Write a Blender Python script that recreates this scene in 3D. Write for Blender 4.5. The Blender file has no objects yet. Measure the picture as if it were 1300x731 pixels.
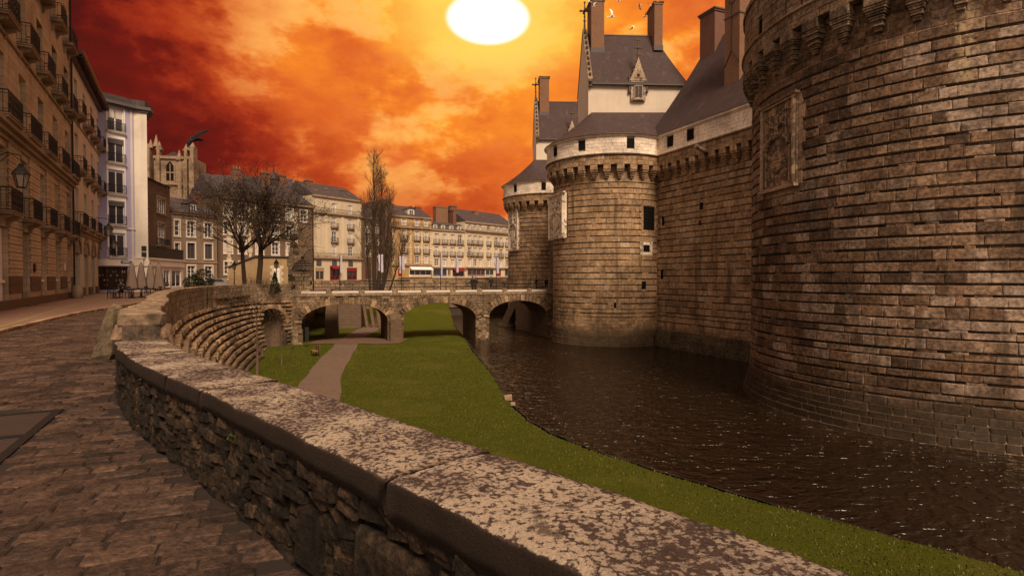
import bpy, math, random
import numpy as np
from mathutils import Vector, Matrix
R = math.radians
sc = bpy.context.scene
C = sc.collection
# ------------------------------------------------------------------ camera
CAMZ = 1.7
PITCH = R(1.075)
cam_d = bpy.data.cameras.new('camera'); cam = bpy.data.objects.new('camera', cam_d); C.objects.link(cam)
cam_d.sensor_width = 36.0; cam_d.lens = 36.0*720/1300
cam_d.clip_start = 0.05; cam_d.clip_end = 3000
cam.location = (0, 0, CAMZ); cam.rotation_euler = (math.pi/2-PITCH, 0, 0)
sc.camera = cam
sc.view_settings.view_transform = 'Standard'; sc.view_settings.look = 'None'
sc.view_settings.exposure = 0.0; sc.view_settings.gamma = 1.0
sc.render.engine = 'CYCLES'

# ------------------------------------------------------------------ node helpers
def nd(nt, typ, ins=None, **props):
    n = nt.nodes.new(typ)
    for k, v in props.items(): setattr(n, k, v)
    for k, v in (ins or {}).items():
        s = n.inputs[k]
        if isinstance(v, bpy.types.NodeSocket): nt.links.new(v, s)
        elif isinstance(v, bpy.types.Node): nt.links.new(v.outputs[0], s)
        else: s.default_value = v
    return n
def mth(nt, op, a, b=0.0, c=0.0, clamp=False):
    return nd(nt, 'ShaderNodeMath', {0: a, 1: b, 2: c}, operation=op, use_clamp=clamp).outputs[0]
def ramp(nt, fac, stops, interp='LINEAR'):
    n = nd(nt, 'ShaderNodeValToRGB', {0: fac}); cr = n.color_ramp; cr.interpolation = interp
    while len(cr.elements) < len(stops): cr.elements.new(0.5)
    while len(cr.elements) > len(stops): cr.elements.remove(cr.elements[-1])
    for e, (p, c) in zip(cr.elements, stops):
        e.position = p; e.color = (*c, 1) if len(c) == 3 else c
    return n.outputs[0]
def mixc(nt, fac, a, b, blend='MIX'):
    n = nt.nodes.new('ShaderNodeMix'); n.data_type = 'RGBA'; n.blend_type = blend
    for s, v in ((0, fac), (6, a), (7, b)):
        if isinstance(v, bpy.types.NodeSocket): nt.links.new(v, n.inputs[s])
        elif s and len(v) == 3: n.inputs[s].default_value = (*v, 1)
        else: n.inputs[s].default_value = v
    return n.outputs[2]
def sstep(nt, x, lo, hi):
    n = nd(nt, 'ShaderNodeMapRange', {0: x, 1: lo, 2: hi, 3: 0.0, 4: 1.0}, interpolation_type='SMOOTHSTEP')
    return n.outputs[0]
def noise(nt, vec, scale, detail=5, rough=.55, dist=0.0):
    return nd(nt, 'ShaderNodeTexNoise', {'Vector': vec, 'Scale': scale, 'Detail': detail, 'Roughness': rough, 'Distortion': dist}).outputs[0]

# ------------------------------------------------------------------ world: sunset sky with clouds
w = bpy.data.worlds.new('World'); sc.world = w; w.use_nodes = True
nt = w.node_tree; nt.nodes.clear()
tc = nd(nt, 'ShaderNodeTexCoord').outputs['Generated']
sep = nd(nt, 'ShaderNodeSeparateXYZ', {0: tc})
dx, dy, dz = sep.outputs
DEG = 57.29578
az = mth(nt, 'MULTIPLY', mth(nt, 'ARCTAN2', dx, dy), DEG)
el = mth(nt, 'MULTIPLY', mth(nt, 'ARCSINE', dz), DEG)
mp = nd(nt, 'ShaderNodeMapping', {'Vector': tc, 'Scale': (1, 1, 2.1)}).outputs[0]
n_big = noise(nt, mp, 2.4, 8, .56, .15)
mp2 = nd(nt, 'ShaderNodeMapping', {'Vector': tc, 'Scale': (1, 1, 1.8), 'Location': (3.1, 1.7, .4)}).outputs[0]
n_puff = noise(nt, mp2, 6.0, 10, .58, .12)
mp3 = nd(nt, 'ShaderNodeMapping', {'Vector': tc, 'Scale': (1, 1, 2.3), 'Location': (.3, 5.7, 1.4)}).outputs[0]
n_fine = noise(nt, mp3, 8, 10, .62, .15)
SAZ, SEL = -2.4, 24.3
da = mth(nt, 'SUBTRACT', az, SAZ); de = mth(nt, 'SUBTRACT', el, SEL)
# distance from the sun, the glow spreading wider than high; dimmer towards the left
D = mth(nt, 'SQRT', mth(nt, 'ADD', mth(nt, 'POWER', mth(nt, 'ABSOLUTE', da), 2.0), mth(nt, 'POWER', mth(nt, 'MULTIPLY', mth(nt, 'ABSOLUTE', de), 2.15), 2.0)))
left = mth(nt, 'ADD', mth(nt, 'MULTIPLY', mth(nt, 'MAXIMUM', mth(nt, 'SUBTRACT', -9.0, az), 0.0), .7), mth(nt, 'MULTIPLY', sstep(nt, az, -20.0, -31.0), 18.0))
D2 = mth(nt, 'ADD', mth(nt, 'ADD', D, left), mth(nt, 'MULTIPLY', mth(nt, 'SUBTRACT', n_big, .5), 50.0))
D2 = mth(nt, 'ADD', D2, mth(nt, 'MULTIPLY', mth(nt, 'SUBTRACT', n_fine, .5), 26.0))
mp4 = nd(nt, 'ShaderNodeMapping', {'Vector': tc, 'Scale': (1, 1, 1.7), 'Location': (7.3, 2.2, 3.4)}).outputs[0]
n_tiny = noise(nt, mp4, 19, 8, .62, .1); n_mid = noise(nt, mp4, 4.2, 9, .60, .1)
D2 = mth(nt, 'ADD', D2, mth(nt, 'MULTIPLY', mth(nt, 'SUBTRACT', n_tiny, .5), 17.0))
D2 = mth(nt, 'ADD', D2, mth(nt, 'MULTIPLY', mth(nt, 'SUBTRACT', .45, sstep(nt, n_puff, .44, .60)), 13.0))
D2 = mth(nt, 'ADD', D2, mth(nt, 'MULTIPLY', mth(nt, 'SUBTRACT', sstep(nt, n_mid, .42, .62), .5), 7.0))
t = mth(nt, 'DIVIDE', D2, 100.0)
sky = ramp(nt, t, [(0.0, (1.0, .62, .06)), (.10, (1.0, .44, .035)), (.20, (.98, .27, .025)), (.32, (.76, .145, .022)), (.44, (.55, .075, .015)),
                   (.55, (.36, .032, .010)), (.66, (.17, .012, .007)), (.8, (.075, .008, .006)), (1.0, (.12, .022, .016))])
# pale sunlit cloud puffs round the sun
cl = mth(nt, 'MULTIPLY', sstep(nt, n_puff, .49, .60), sstep(nt, D2, 50.0, 12.0))
sky = mixc(nt, mth(nt, 'MULTIPLY', cl, .72), sky, (1.0, .50, .13))
cl2 = mth(nt, 'MULTIPLY', sstep(nt, n_fine, .50, .62), sstep(nt, D2, 60.0, 20.0))
sky = mixc(nt, mth(nt, 'MULTIPLY', cl2, .28), sky, (.95, .26, .06))
# the sky away from the sunset is a dull, even, pale cloud cover
ang = mth(nt, 'MULTIPLY', mth(nt, 'ARCCOSINE', nd(nt, 'ShaderNodeVectorMath', {0: tc, 1: (math.sin(R(SAZ))*math.cos(R(SEL)), math.cos(R(SAZ))*math.cos(R(SEL)), math.sin(R(SEL)))}, operation='DOT_PRODUCT').outputs['Value']), DEG)
far_ = sstep(nt, ang, 38.0, 85.0)
far_ = mth(nt, 'MULTIPLY', far_, sstep(nt, mth(nt, 'ADD', mth(nt, 'ABSOLUTE', az), mth(nt, 'MULTIPLY', el, .9)), 42.0, 85.0))
pale = mixc(nt, n_big, (.55, .375, .285), (.82, .57, .44))
sky = mixc(nt, far_, sky, pale)
below = sstep(nt, el, -1.0, -6.0)
sky = mixc(nt, below, sky, (.06, .035, .02))
# the sun's overexposed disc with its glow
sd = mth(nt, 'SQRT', mth(nt, 'ADD', mth(nt, 'POWER', mth(nt, 'DIVIDE', mth(nt, 'ABSOLUTE', da), 3.75), 2.0), mth(nt, 'POWER', mth(nt, 'DIVIDE', mth(nt, 'ABSOLUTE', de), 2.0), 2.0)))
glow = sstep(nt, sd, 3.6, .9)
sky = mixc(nt, mth(nt, 'MULTIPLY', glow, .8), sky, (1.0, .72, .12))
disc = sstep(nt, sd, 1.20, .90)
sky = mixc(nt, disc, sky, (1.6, 1.6, 1.5))
bg = nd(nt, 'ShaderNodeBackground', {0: sky, 1: 1.0})
nt.links.new(bg.outputs[0], nd(nt, 'ShaderNodeOutputWorld').inputs[0])
w.cycles.sampling_method = 'MANUAL'; w.cycles.sample_map_resolution = 512

# soft daylight through the cloud, high behind the camera
sun_d = bpy.data.lights.new('sun', 'SUN'); sun = bpy.data.objects.new('sun', sun_d); C.objects.link(sun)
sun_d.energy = 4.3; sun_d.angle = R(20); sun_d.color = (1.0, .78, .57)
sdir = Vector((-math.sin(R(22))*math.cos(R(46)), math.cos(R(22))*math.cos(R(46)), -math.sin(R(46))))  # travel direction
sun.rotation_euler = sdir.to_track_quat('-Z', 'Y').to_euler()

# ------------------------------------------------------------------ geometry helpers
def at(px, py, Y):
    "world point seen at photo pixel (px,py) at depth Y"
    x = (px-650)/720; y = (365.5-py)/720
    f = Vector((0, math.cos(PITCH), -math.sin(PITCH))); u = Vector((0, math.sin(PITCH), math.cos(PITCH)))
    d = f + Vector((1, 0, 0))*x + u*y
    return Vector((0, 0, CAMZ)) + d*(Y/d.y)
def atz(px, py, z):
    p = at(px, py, 1.0) - Vector((0, 0, CAMZ)); k = (z-CAMZ)/p.z
    return Vector((0, 0, CAMZ)) + p*k
def proj(p):
    f = Vector((0, math.cos(PITCH), -math.sin(PITCH))); u = Vector((0, math.sin(PITCH), math.cos(PITCH)))
    q = Vector(p) - Vector((0, 0, CAMZ)); d = q.dot(f)
    if d < .05: return None
    return 650+720*q.x/d, 365.5-720*q.dot(u)/d, d
ROOT = {}
def tag(o, label=None, cat=None, group=None, kind=None):
    if label: o['label'] = label
    if cat: o['category'] = cat
    if group: o['group'] = group
    if kind: o['kind'] = kind
    return o
def thing(name, loc=(0, 0, 0), rz=0.0, label=None, cat=None, group=None):
    o = bpy.data.objects.new(name, None); C.objects.link(o)
    o.location = loc; o.rotation_euler = (0, 0, rz); o.empty_display_size = .3
    ROOT[o.name] = Matrix.Translation(Vector(loc)) @ Matrix.Rotation(rz, 4, 'Z')
    return tag(o, label, cat, group)
def link(name, me, parent=None, M=None):
    o = bpy.data.objects.new(name, me); C.objects.link(o)
    if parent: o.parent = parent
    if M is not None: o.matrix_basis = M
    return o
def copy_tree(o, parent=None):
    c = o.copy(); C.objects.link(c)
    if parent: c.parent = parent
    for ch in list(o.children): copy_tree(ch, c)
    return c
class MB:
    def __init__(s): s.v = []; s.f = []; s.m = []; s.mats = []
    def mi(s, mat):
        if mat is None: return 0
        if mat not in s.mats: s.mats.append(mat)
        return s.mats.index(mat)
    def add(s, vs, fs, mat=None):
        b = len(s.v); k = s.mi(mat)
        s.v.extend([tuple(p) for p in vs]); s.f.extend([tuple(b+i for i in f) for f in fs]); s.m.extend([k]*len(fs))
    def box(s, c, size, rz=0, mat=None, M=None, taper=1.0):
        hx, hy, hz = size[0]/2, size[1]/2, size[2]/2
        vs = []
        for z in (-1, 1):
            k = taper if z > 0 else 1
            for x, y in ((-1, -1), (1, -1), (1, 1), (-1, 1)): vs.append(Vector((x*hx*k, y*hy*k, z*hz)))
        if rz: rm = Matrix.Rotation(rz, 3, 'Z'); vs = [rm @ p for p in vs]
        if M is not None: vs = [M @ p for p in vs]
        c = Vector(c); vs = [p+c for p in vs]
        s.add(vs, [(3, 2, 1, 0), (4, 5, 6, 7), (0, 1, 5, 4), (1, 2, 6, 5), (2, 3, 7, 6), (3, 0, 4, 7)], mat)
        return s
    def b2(s, x0, x1, y0, y1, z0, z1, mat=None):
        return s.box(((x0+x1)/2, (y0+y1)/2, (z0+z1)/2), (abs(x1-x0), abs(y1-y0), abs(z1-z0)), mat=mat)
    def tube(s, pts, rad, n=6, cap=True, mat=None):
        pts = [Vector(p) for p in pts]
        if not hasattr(rad, '__len__'): rad = [rad]*len(pts)
        vs = []; fs = []
        ref = None
        for i, p in enumerate(pts):
            d = (pts[min(i+1, len(pts)-1)]-pts[max(i-1, 0)])
            if d.length < 1e-9: d = Vector((0, 0, 1))
            d.normalize()
            if ref is None: ref = Vector((0, 0, 1)) if abs(d.z) < .9 else Vector((1, 0, 0))
            a = d.cross(ref).normalized(); b = d.cross(a)
            ref = b.cross(d) if False else ref
            for k in range(n):
                t = 2*math.pi*k/n; vs.append(p+(a*math.cos(t)+b*math.sin(t))*rad[i])
        for i in range(len(pts)-1):
            for k in range(n):
                k2 = (k+1) % n; fs.append((i*n+k, i*n+k2, (i+1)*n+k2, (i+1)*n+k))
        if cap:
            fs.append(tuple(range(n))); fs.append(tuple((len(pts)-1)*n+k for k in reversed(range(n))))
        s.add(vs, fs, mat); return s
    def lathe(s, c, prof, n=12, mat=None, a0=0, a1=2*math.pi):
        c = Vector(c); full = abs(a1-a0-2*math.pi) < 1e-6; m = n if full else n+1
        vs = []; fs = []
        for r_, z in prof:
            for k in range(m):
                t = a0+(a1-a0)*k/n; vs.append(c+Vector((r_*math.cos(t), r_*math.sin(t), z)))
        for i in range(len(prof)-1):
            for k in range(n):
                k2 = (k+1) % m; fs.append((i*m+k, i*m+k2, (i+1)*m+k2, (i+1)*m+k))
        s.add(vs, fs, mat); return s
    def prism(s, poly, z0, z1, mat=None):
        n = len(poly); vs = [Vector((p[0], p[1], z0)) for p in poly]+[Vector((p[0], p[1], z1)) for p in poly]
        s.add(vs, [tuple(reversed(range(n))), tuple(range(n, 2*n))]+[(i, (i+1) % n, n+(i+1) % n, n+i) for i in range(n)], mat); return s
    def xprism(s, poly, y0, y1, mat=None):
        "polygon in xz extruded along y"
        n = len(poly); vs = [Vector((p[0], y0, p[1])) for p in poly]+[Vector((p[0], y1, p[1])) for p in poly]
        s.add(vs, [tuple(range(n)), tuple(reversed(range(n, 2*n)))]+[(i, (i+1) % n, n+(i+1) % n, n+i) for i in range(n)], mat); return s
    def yprism(s, poly, x0, x1, mat=None):
        "polygon in yz extruded along x"
        n = len(poly); vs = [Vector((x0, p[0], p[1])) for p in poly]+[Vector((x1, p[0], p[1])) for p in poly]
        s.add(vs, [tuple(range(n)), tuple(reversed(range(n, 2*n)))]+[(i, (i+1) % n, n+(i+1) % n, n+i) for i in range(n)], mat); return s
    def sphere(s, c, r, n=8, m=6, mat=None, scale=(1, 1, 1)):
        c = Vector(c); vs = []; fs = []
        for i in range(m+1):
            a = math.pi*i/m
            for k in range(n):
                t = 2*math.pi*k/n
                vs.append(c+Vector((r*math.sin(a)*math.cos(t)*scale[0], r*math.sin(a)*math.sin(t)*scale[1], r*math.cos(a)*scale[2])))
        for i in range(m):
            for k in range(n): fs.append((i*n+k, (i+1)*n+k, (i+1)*n+(k+1) % n, i*n+(k+1) % n))
        s.add(vs, fs, mat); return s
    def mesh(s, name, mat=None, smooth=False):
        me = bpy.data.meshes.new(name); me.from_pydata(s.v, [], s.f)
        ms = s.mats or [mat]
        for m_ in ms: me.materials.append(m_)
        if len(ms) > 1: me.polygons.foreach_set('material_index', s.m)
        if smooth: me.polygons.foreach_set('use_smooth', [True]*len(me.polygons))
        me.validate(); me.update(); return me
    def build(s, name, mat=None, parent=None, M=None, smooth=False, kind=None):
        o = link(name, s.mesh(name, mat, smooth), parent, M)
        if kind: o['kind'] = kind
        return o
def catmull(P, step=.5):
    P = [Vector((p[0], p[1], 0)) for p in P]; out = []
    for i in range(len(P)-1):
        p0 = P[max(i-1, 0)]; p1 = P[i]; p2 = P[i+1]; p3 = P[min(i+2, len(P)-1)]
        n = max(2, int((p2-p1).length/step))
        for k in range(n):
            t = k/n; t2 = t*t; t3 = t2*t
            out.append(.5*((2*p1)+(-p0+p2)*t+(2*p0-5*p1+4*p2-p3)*t2+(-p0+3*p1-3*p2+p3)*t3))
    out.append(P[-1]); return out
class Curve:
    def __init__(s, P, step=.4):
        s.p = catmull(P, step); s.l = [0]
        for a, b in zip(s.p, s.p[1:]): s.l.append(s.l[-1]+(b-a).length)
        s.L = s.l[-1]
    def at(s, d):
        d = max(0, min(s.L-1e-6, d))
        i = int(np.searchsorted(s.l, d, side='right'))-1; i = min(i, len(s.p)-2)
        t = (d-s.l[i])/(s.l[i+1]-s.l[i]); p = s.p[i].lerp(s.p[i+1], t)
        j0 = max(0, i-1); j1 = min(len(s.p)-1, i+2)
        return p, (s.p[j1]-s.p[j0]).normalized()
    def near(s, x, y):
        q = Vector((x, y, 0)); i = min(range(len(s.p)), key=lambda i: (s.p[i]-q).length_squared); return s.l[i]
# unit stones: chamfered, slightly irregular blocks shared by all the masonry
def stone_variant(seed, jit=.03, ch=.05, name='stone'):
    rnd = random.Random(seed); vs = []; fs = []
    b = MB()
    h = .5
    rings = []
    # 24-vert chamfered box
    idx = {}
    for sx in (-1, 1):
        for sy in (-1, 1):
            for sz in (-1, 1):
                j = [rnd.uniform(-jit, jit) for _ in range(3)]
                for a in range(3):
                    p = [sx*h, sy*h, sz*h]
                    for c_ in range(3):
                        if c_ != a: p[c_] -= math.copysign(ch, p[c_])
                    idx[(sx, sy, sz, a)] = len(vs); vs.append(Vector(p)+Vector(j))
    S = (-1, 1)
    for a in range(3):
        o = [0, 1, 2]; o.remove(a)
        for sa in S:
            q = []
            for (p1, p2) in ((-1, -1), (1, -1), (1, 1), (-1, 1)):
                k = [0, 0, 0]; k[a] = sa; k[o[0]] = p1; k[o[1]] = p2; q.append(idx[(*k, a)])
            fs.append(q)
    for a in range(3):        # edges along axis a
        o = [0, 1, 2]; o.remove(a)
        for p1 in S:
            for p2 in S:
                k0 = [0, 0, 0]; k1 = [0, 0, 0]
                k0[a] = -1; k1[a] = 1; k0[o[0]] = k1[o[0]] = p1; k0[o[1]] = k1[o[1]] = p2
                fs.append([idx[(*k0, o[0])], idx[(*k1, o[0])], idx[(*k1, o[1])], idx[(*k0, o[1])]])
    for sx in S:
        for sy in S:
            for sz in S: fs.append([idx[(sx, sy, sz, 0)], idx[(sx, sy, sz, 1)], idx[(sx, sy, sz, 2)]])
    # consistent outward orientation
    out = []
    for f in fs:
        c = sum((vs[i] for i in f), Vector())/len(f)
        n = (vs[f[1]]-vs[f[0]]).cross(vs[f[2]]-vs[f[0]])
        out.append(f if n.dot(c) > 0 else list(reversed(f)))
    return vs, out
VAR = [stone_variant(i) for i in range(8)]                       # dressed blocks
RUB = [stone_variant(50+i, jit=.10, ch=.09) for i in range(10)]  # rubble
COB = [stone_variant(80+i, jit=.045, ch=.07) for i in range(8)]   # setts
_mesh = {}
def vmesh(kind, i, mat, name):
    key = (kind, i, mat.name, name)
    if key not in _mesh:
        vs, fs = {'v': VAR, 'r': RUB, 'c': COB}[kind][i]
        b = MB(); b.add(vs, fs, mat); _mesh[key] = b.mesh(name, mat)
    return _mesh[key]
def frame(t, n):
    "matrix with x = along t, y = inward (-n), z = up"
    t = Vector(t).normalized(); n = Vector(n).normalized(); up = t.cross(-n).normalized()
    if up.z < 0: up = -up
    return Matrix((t, -n, up)).transposed()
def emit(recs, name, parent, stuff, kind='v', limit=300, minpx=0.0):
    "recs: (pos, R3x3, (w,d,h), mat). the largest in view become parts, the rest one stuff part"
    rnd = random.Random(hash(name) % 1000 + len(recs)); nv = len({'v': VAR, 'r': RUB, 'c': COB}[kind])
    sc_ = []
    for r in recs:
        q = proj(r[0])
        s = 0
        if q and -10 < q[0] < 1310 and -10 < q[1] < 741:
            nrm = -(r[1].col[1]); v = (Vector((0, 0, CAMZ))-r[0]).normalized()
            if kind == 'c': nrm = r[1].col[2]; area = r[2][0]*r[2][1]
            else: area = r[2][0]*r[2][2]
            s = max(0, nrm.dot(v))*area*720*720/q[2]**2
        sc_.append(s)
    order = sorted(range(len(recs)), key=lambda i: -sc_[i])
    pick = set(i for i in order[:limit] if sc_[i] > minpx)
    inv = ROOT[parent.name].inverted() if parent else Matrix.Identity(4)
    rest = MB(); rs = None
    for i, (pos, Rm, size, mat) in enumerate(recs):
        k = rnd.randrange(nv)
        if i in pick:
            M = inv @ Matrix.Translation(pos) @ (Rm @ Matrix.Diagonal(size)).to_4x4()
            link(name, vmesh(kind, k, mat, name), parent, M)
        else:
            vs, fs = {'v': VAR, 'r': RUB, 'c': COB}[kind][k]
            Q = Rm @ Matrix.Diagonal(size)
            i3 = inv
            rest.add([i3 @ (Q @ p + pos) for p in vs], fs, mat)
    if rest.v: tag(rest.build(stuff, None, parent), kind='stuff')
# ------------------------------------------------------------------ materials
def base(name):
    m = bpy.data.materials.new(name); m.use_nodes = True; t = m.node_tree
    return m, t, t.nodes['Principled BSDF']
def rnd_val(t):
    a = nd(t, 'ShaderNodeObjectInfo').outputs['Random']; b = nd(t, 'ShaderNodeNewGeometry').outputs['Random Per Island']
    return mth(t, 'FRACT', mth(t, 'ADD', a, b))
def gpos(t): return nd(t, 'ShaderNodeNewGeometry').outputs['Position']
def lpos(t): return nd(t, 'ShaderNodeTexCoord').outputs['Object']
def setbump(t, b, h, strength=.5, dist=.02):
    n = nd(t, 'ShaderNodeBump', {'Height': h, 'Strength': strength, 'Distance': dist}); t.links.new(n.outputs[0], b.inputs['Normal'])
def stone_mat(name, cols, patch=None, patch_scale=.35, patch_lo=.52, patch_hi=.66, moss=None, rough=.92, grain=9.0, bump=.6, var=.55, bd=.02, streak=None):
    m, t, b = base(name)
    r_ = rnd_val(t); n = len(cols)
    c = ramp(t, r_, [(i/(n-1) if n > 1 else 0, k) for i, k in enumerate(cols)])
    P = gpos(t)
    n1 = noise(t, P, grain, 6, .65); n2 = noise(t, P, .5, 4, .6)
    n3 = noise(t, P, grain*.28, 5, .7)
    k = mth(t, 'ADD', mth(t, 'MULTIPLY', sstep(t, n1, .30, .72), var*1.9), 1-var*.85)
    k = mth(t, 'MULTIPLY', k, mth(t, 'ADD', mth(t, 'MULTIPLY', sstep(t, n3, .32, .68), var*.9), 1-var*.45))
    k = mth(t, 'MULTIPLY', k, mth(t, 'ADD', mth(t, 'MULTIPLY', sstep(t, n2, .3, .7), .5), .78))
    if patch:
        pn = noise(t, P, patch_scale, 5, .6)
        pm = sstep(t, mth(t, 'ADD', pn, mth(t, 'MULTIPLY', mth(t, 'SUBTRACT', mth(t, 'FRACT', mth(t, 'MULTIPLY', r_, 7.3)), .5), .26)), patch_lo, patch_hi)
        pc = mixc(t, n1, patch, tuple(x*.7 for x in patch))
        c = mixc(t, mth(t, 'MULTIPLY', pm, .8), c, pc)
    c = mixc(t, 1.0, c, nd(t, 'ShaderNodeCombineXYZ', {0: k, 1: k, 2: k}).outputs[0], 'MULTIPLY')
    if streak:
        mpp = nd(t, 'ShaderNodeMapping', {'Vector': P, 'Scale': (1.2, 1.2, .12)}).outputs[0]
        sn = noise(t, mpp, 1.0, 5, .6); c = mixc(t, mth(t, 'MULTIPLY', sstep(t, sn, .54, .70), .75), c, streak)
    if moss:      # growth just above the waterline
        z = nd(t, 'ShaderNodeSeparateXYZ', {0: P}).outputs[2]
        mm = mth(t, 'MULTIPLY', sstep(t, mth(t, 'ADD', z, mth(t, 'MULTIPLY', n2, -1.6)), moss[1], moss[0]), moss[3])
        c = mixc(t, mm, c, moss[2])
    t.links.new(c, b.inputs['Base Color']); b.inputs['Roughness'].default_value = rough
    b.inputs['Specular IOR Level'].default_value = .25
    h = mth(t, 'ADD', noise(t, P, grain*2.2, 5, .7), mth(t, 'MULTIPLY', noise(t, P, grain*.6, 4, .6), 1.2))
    setbump(t, b, h, bump, bd); return m
def plain(name, col, rough=.7, var=.25, scale=3.0, bump=.15, metal=0.0, spec=.4, dirt=None):
    m, t, b = base(name); P = gpos(t)
    n1 = noise(t, P, scale, 6, .6); n2 = noise(t, P, scale*.15, 4, .6)
    k = mth(t, 'ADD', mth(t, 'MULTIPLY', mth(t, 'ADD', n1, n2), var), 1-var)
    c = mixc(t, 1.0, col, nd(t, 'ShaderNodeCombineXYZ', {0: k, 1: k, 2: k}).outputs[0], 'MULTIPLY')
    if dirt:
        mpp = nd(t, 'ShaderNodeMapping', {'Vector': P, 'Scale': (1.5, 1.5, .2)}).outputs[0]
        sn = noise(t, mpp, 1.0, 6, .65); c = mixc(t, mth(t, 'MULTIPLY', sstep(t, sn, .48, .72), dirt[1]), c, dirt[0])
    t.links.new(c, b.inputs['Base Color']); b.inputs['Roughness'].default_value = rough
    b.inputs['Metallic'].default_value = metal; b.inputs['Specular IOR Level'].default_value = spec
    if bump: setbump(t, b, n1, bump, .01)
    return m
WL = -5.8
M = {}
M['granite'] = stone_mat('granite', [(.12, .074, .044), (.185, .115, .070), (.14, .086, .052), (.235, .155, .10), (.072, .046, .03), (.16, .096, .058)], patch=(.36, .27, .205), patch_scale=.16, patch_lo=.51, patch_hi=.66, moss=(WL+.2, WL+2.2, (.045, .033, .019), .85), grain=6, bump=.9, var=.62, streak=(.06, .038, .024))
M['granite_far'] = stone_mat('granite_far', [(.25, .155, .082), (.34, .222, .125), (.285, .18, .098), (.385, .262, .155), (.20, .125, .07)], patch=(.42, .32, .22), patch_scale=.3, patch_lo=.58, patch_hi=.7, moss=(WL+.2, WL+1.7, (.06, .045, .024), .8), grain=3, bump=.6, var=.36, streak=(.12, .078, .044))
m = M['granite']; t = m.node_tree; b = t.nodes['Principled BSDF']       # pale lime run-off below the parapet of the near tower
P = gpos(t); src = b.inputs['Base Color'].links[0].from_socket; z = nd(t, 'ShaderNodeSeparateXYZ', {0: P})
dd = mth(t, 'ADD', mth(t, 'ABSOLUTE', mth(t, 'SUBTRACT', z.outputs[0], 19.9)), mth(t, 'MULTIPLY', noise(t, P, 1.6, 5, .65), .9))
sm = mth(t, 'MULTIPLY', sstep(t, dd, .95, .55), mth(t, 'MULTIPLY', sstep(t, z.outputs[2], 8.8, 11.0), sstep(t, noise(t, P, 3.0, 6, .7), .38, .58)))
t.links.new(mixc(t, mth(t, 'MULTIPLY', sm, .75), src, (.50, .38, .22)), b.inputs['Base Color'])
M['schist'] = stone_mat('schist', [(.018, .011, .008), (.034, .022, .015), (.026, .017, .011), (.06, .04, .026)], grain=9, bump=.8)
M['schist_and_shade_far'] = stone_mat('schist_and_shade_far', [(.026, .016, .010), (.042, .027, .017), (.065, .043, .027)], grain=6, bump=.6)
M['mortar'] = stone_mat('mortar', [(.34, .24, .155)], grain=14, bump=.5)
M['bridge_stone'] = stone_mat('bridge_stone', [(.15, .098, .056), (.22, .148, .088), (.18, .118, .068), (.12, .08, .048)], grain=4, bump=.7, var=.45, streak=(.07, .047, .028), patch=(.09, .062, .036), patch_scale=.6)
M['mortar_dark'] = stone_mat('mortar_dark', [(.07, .05, .035)], grain=14, bump=.5)
M['corbel'] = stone_mat('corbel_stone', [(.17, .12, .08), (.26, .19, .125)], patch=(.08, .06, .04), patch_scale=1.4, patch_lo=.5, patch_hi=.6, grain=8, streak=(.06, .045, .03))
M['parapet_old'] = stone_mat('old_parapet_stone', [(.16, .11, .07), (.25, .18, .115), (.2, .14, .09)], grain=7, streak=(.045, .035, .022), patch=(.30, .22, .14))
M['plinth'] = stone_mat('mossy_plinth', [(.075, .06, .035), (.1, .075, .045), (.06, .05, .03)], grain=6, patch=(.14, .105, .06), patch_scale=.8)
M['tuffeau'] = stone_mat('white_limestone', [(.72, .61, .49), (.78, .67, .55), (.68, .57, .45)], grain=4, var=.14, bump=.15, bd=.01)
M['tuffeau_joint'] = plain('white_limestone_joint', (.60, .50, .40), .9, .12, 5)
M['carved'] = stone_mat('carved_pale_stone', [(.74, .63, .50), (.62, .52, .40)], grain=9, var=.25, bump=.5, patch=(.2, .15, .11), patch_scale=2.2, patch_lo=.55, patch_hi=.62)
M['carved_dark'] = stone_mat('carved_brown_stone', [(.40, .28, .19), (.33, .23, .155)], grain=10, var=.35, bump=.7, patch=(.10, .07, .045), patch_scale=2.5, patch_lo=.52, patch_hi=.62)
M['carved_mid'] = stone_mat('carved_weathered_stone', [(.46, .36, .26), (.38, .29, .205)], grain=9, var=.35, bump=.6, patch=(.15, .11, .08), patch_scale=2.4, patch_lo=.5, patch_hi=.6)
M['crocket'] = plain('weathered_crocket_stone', (.11, .08, .06), .95, .4, 9)
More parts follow.
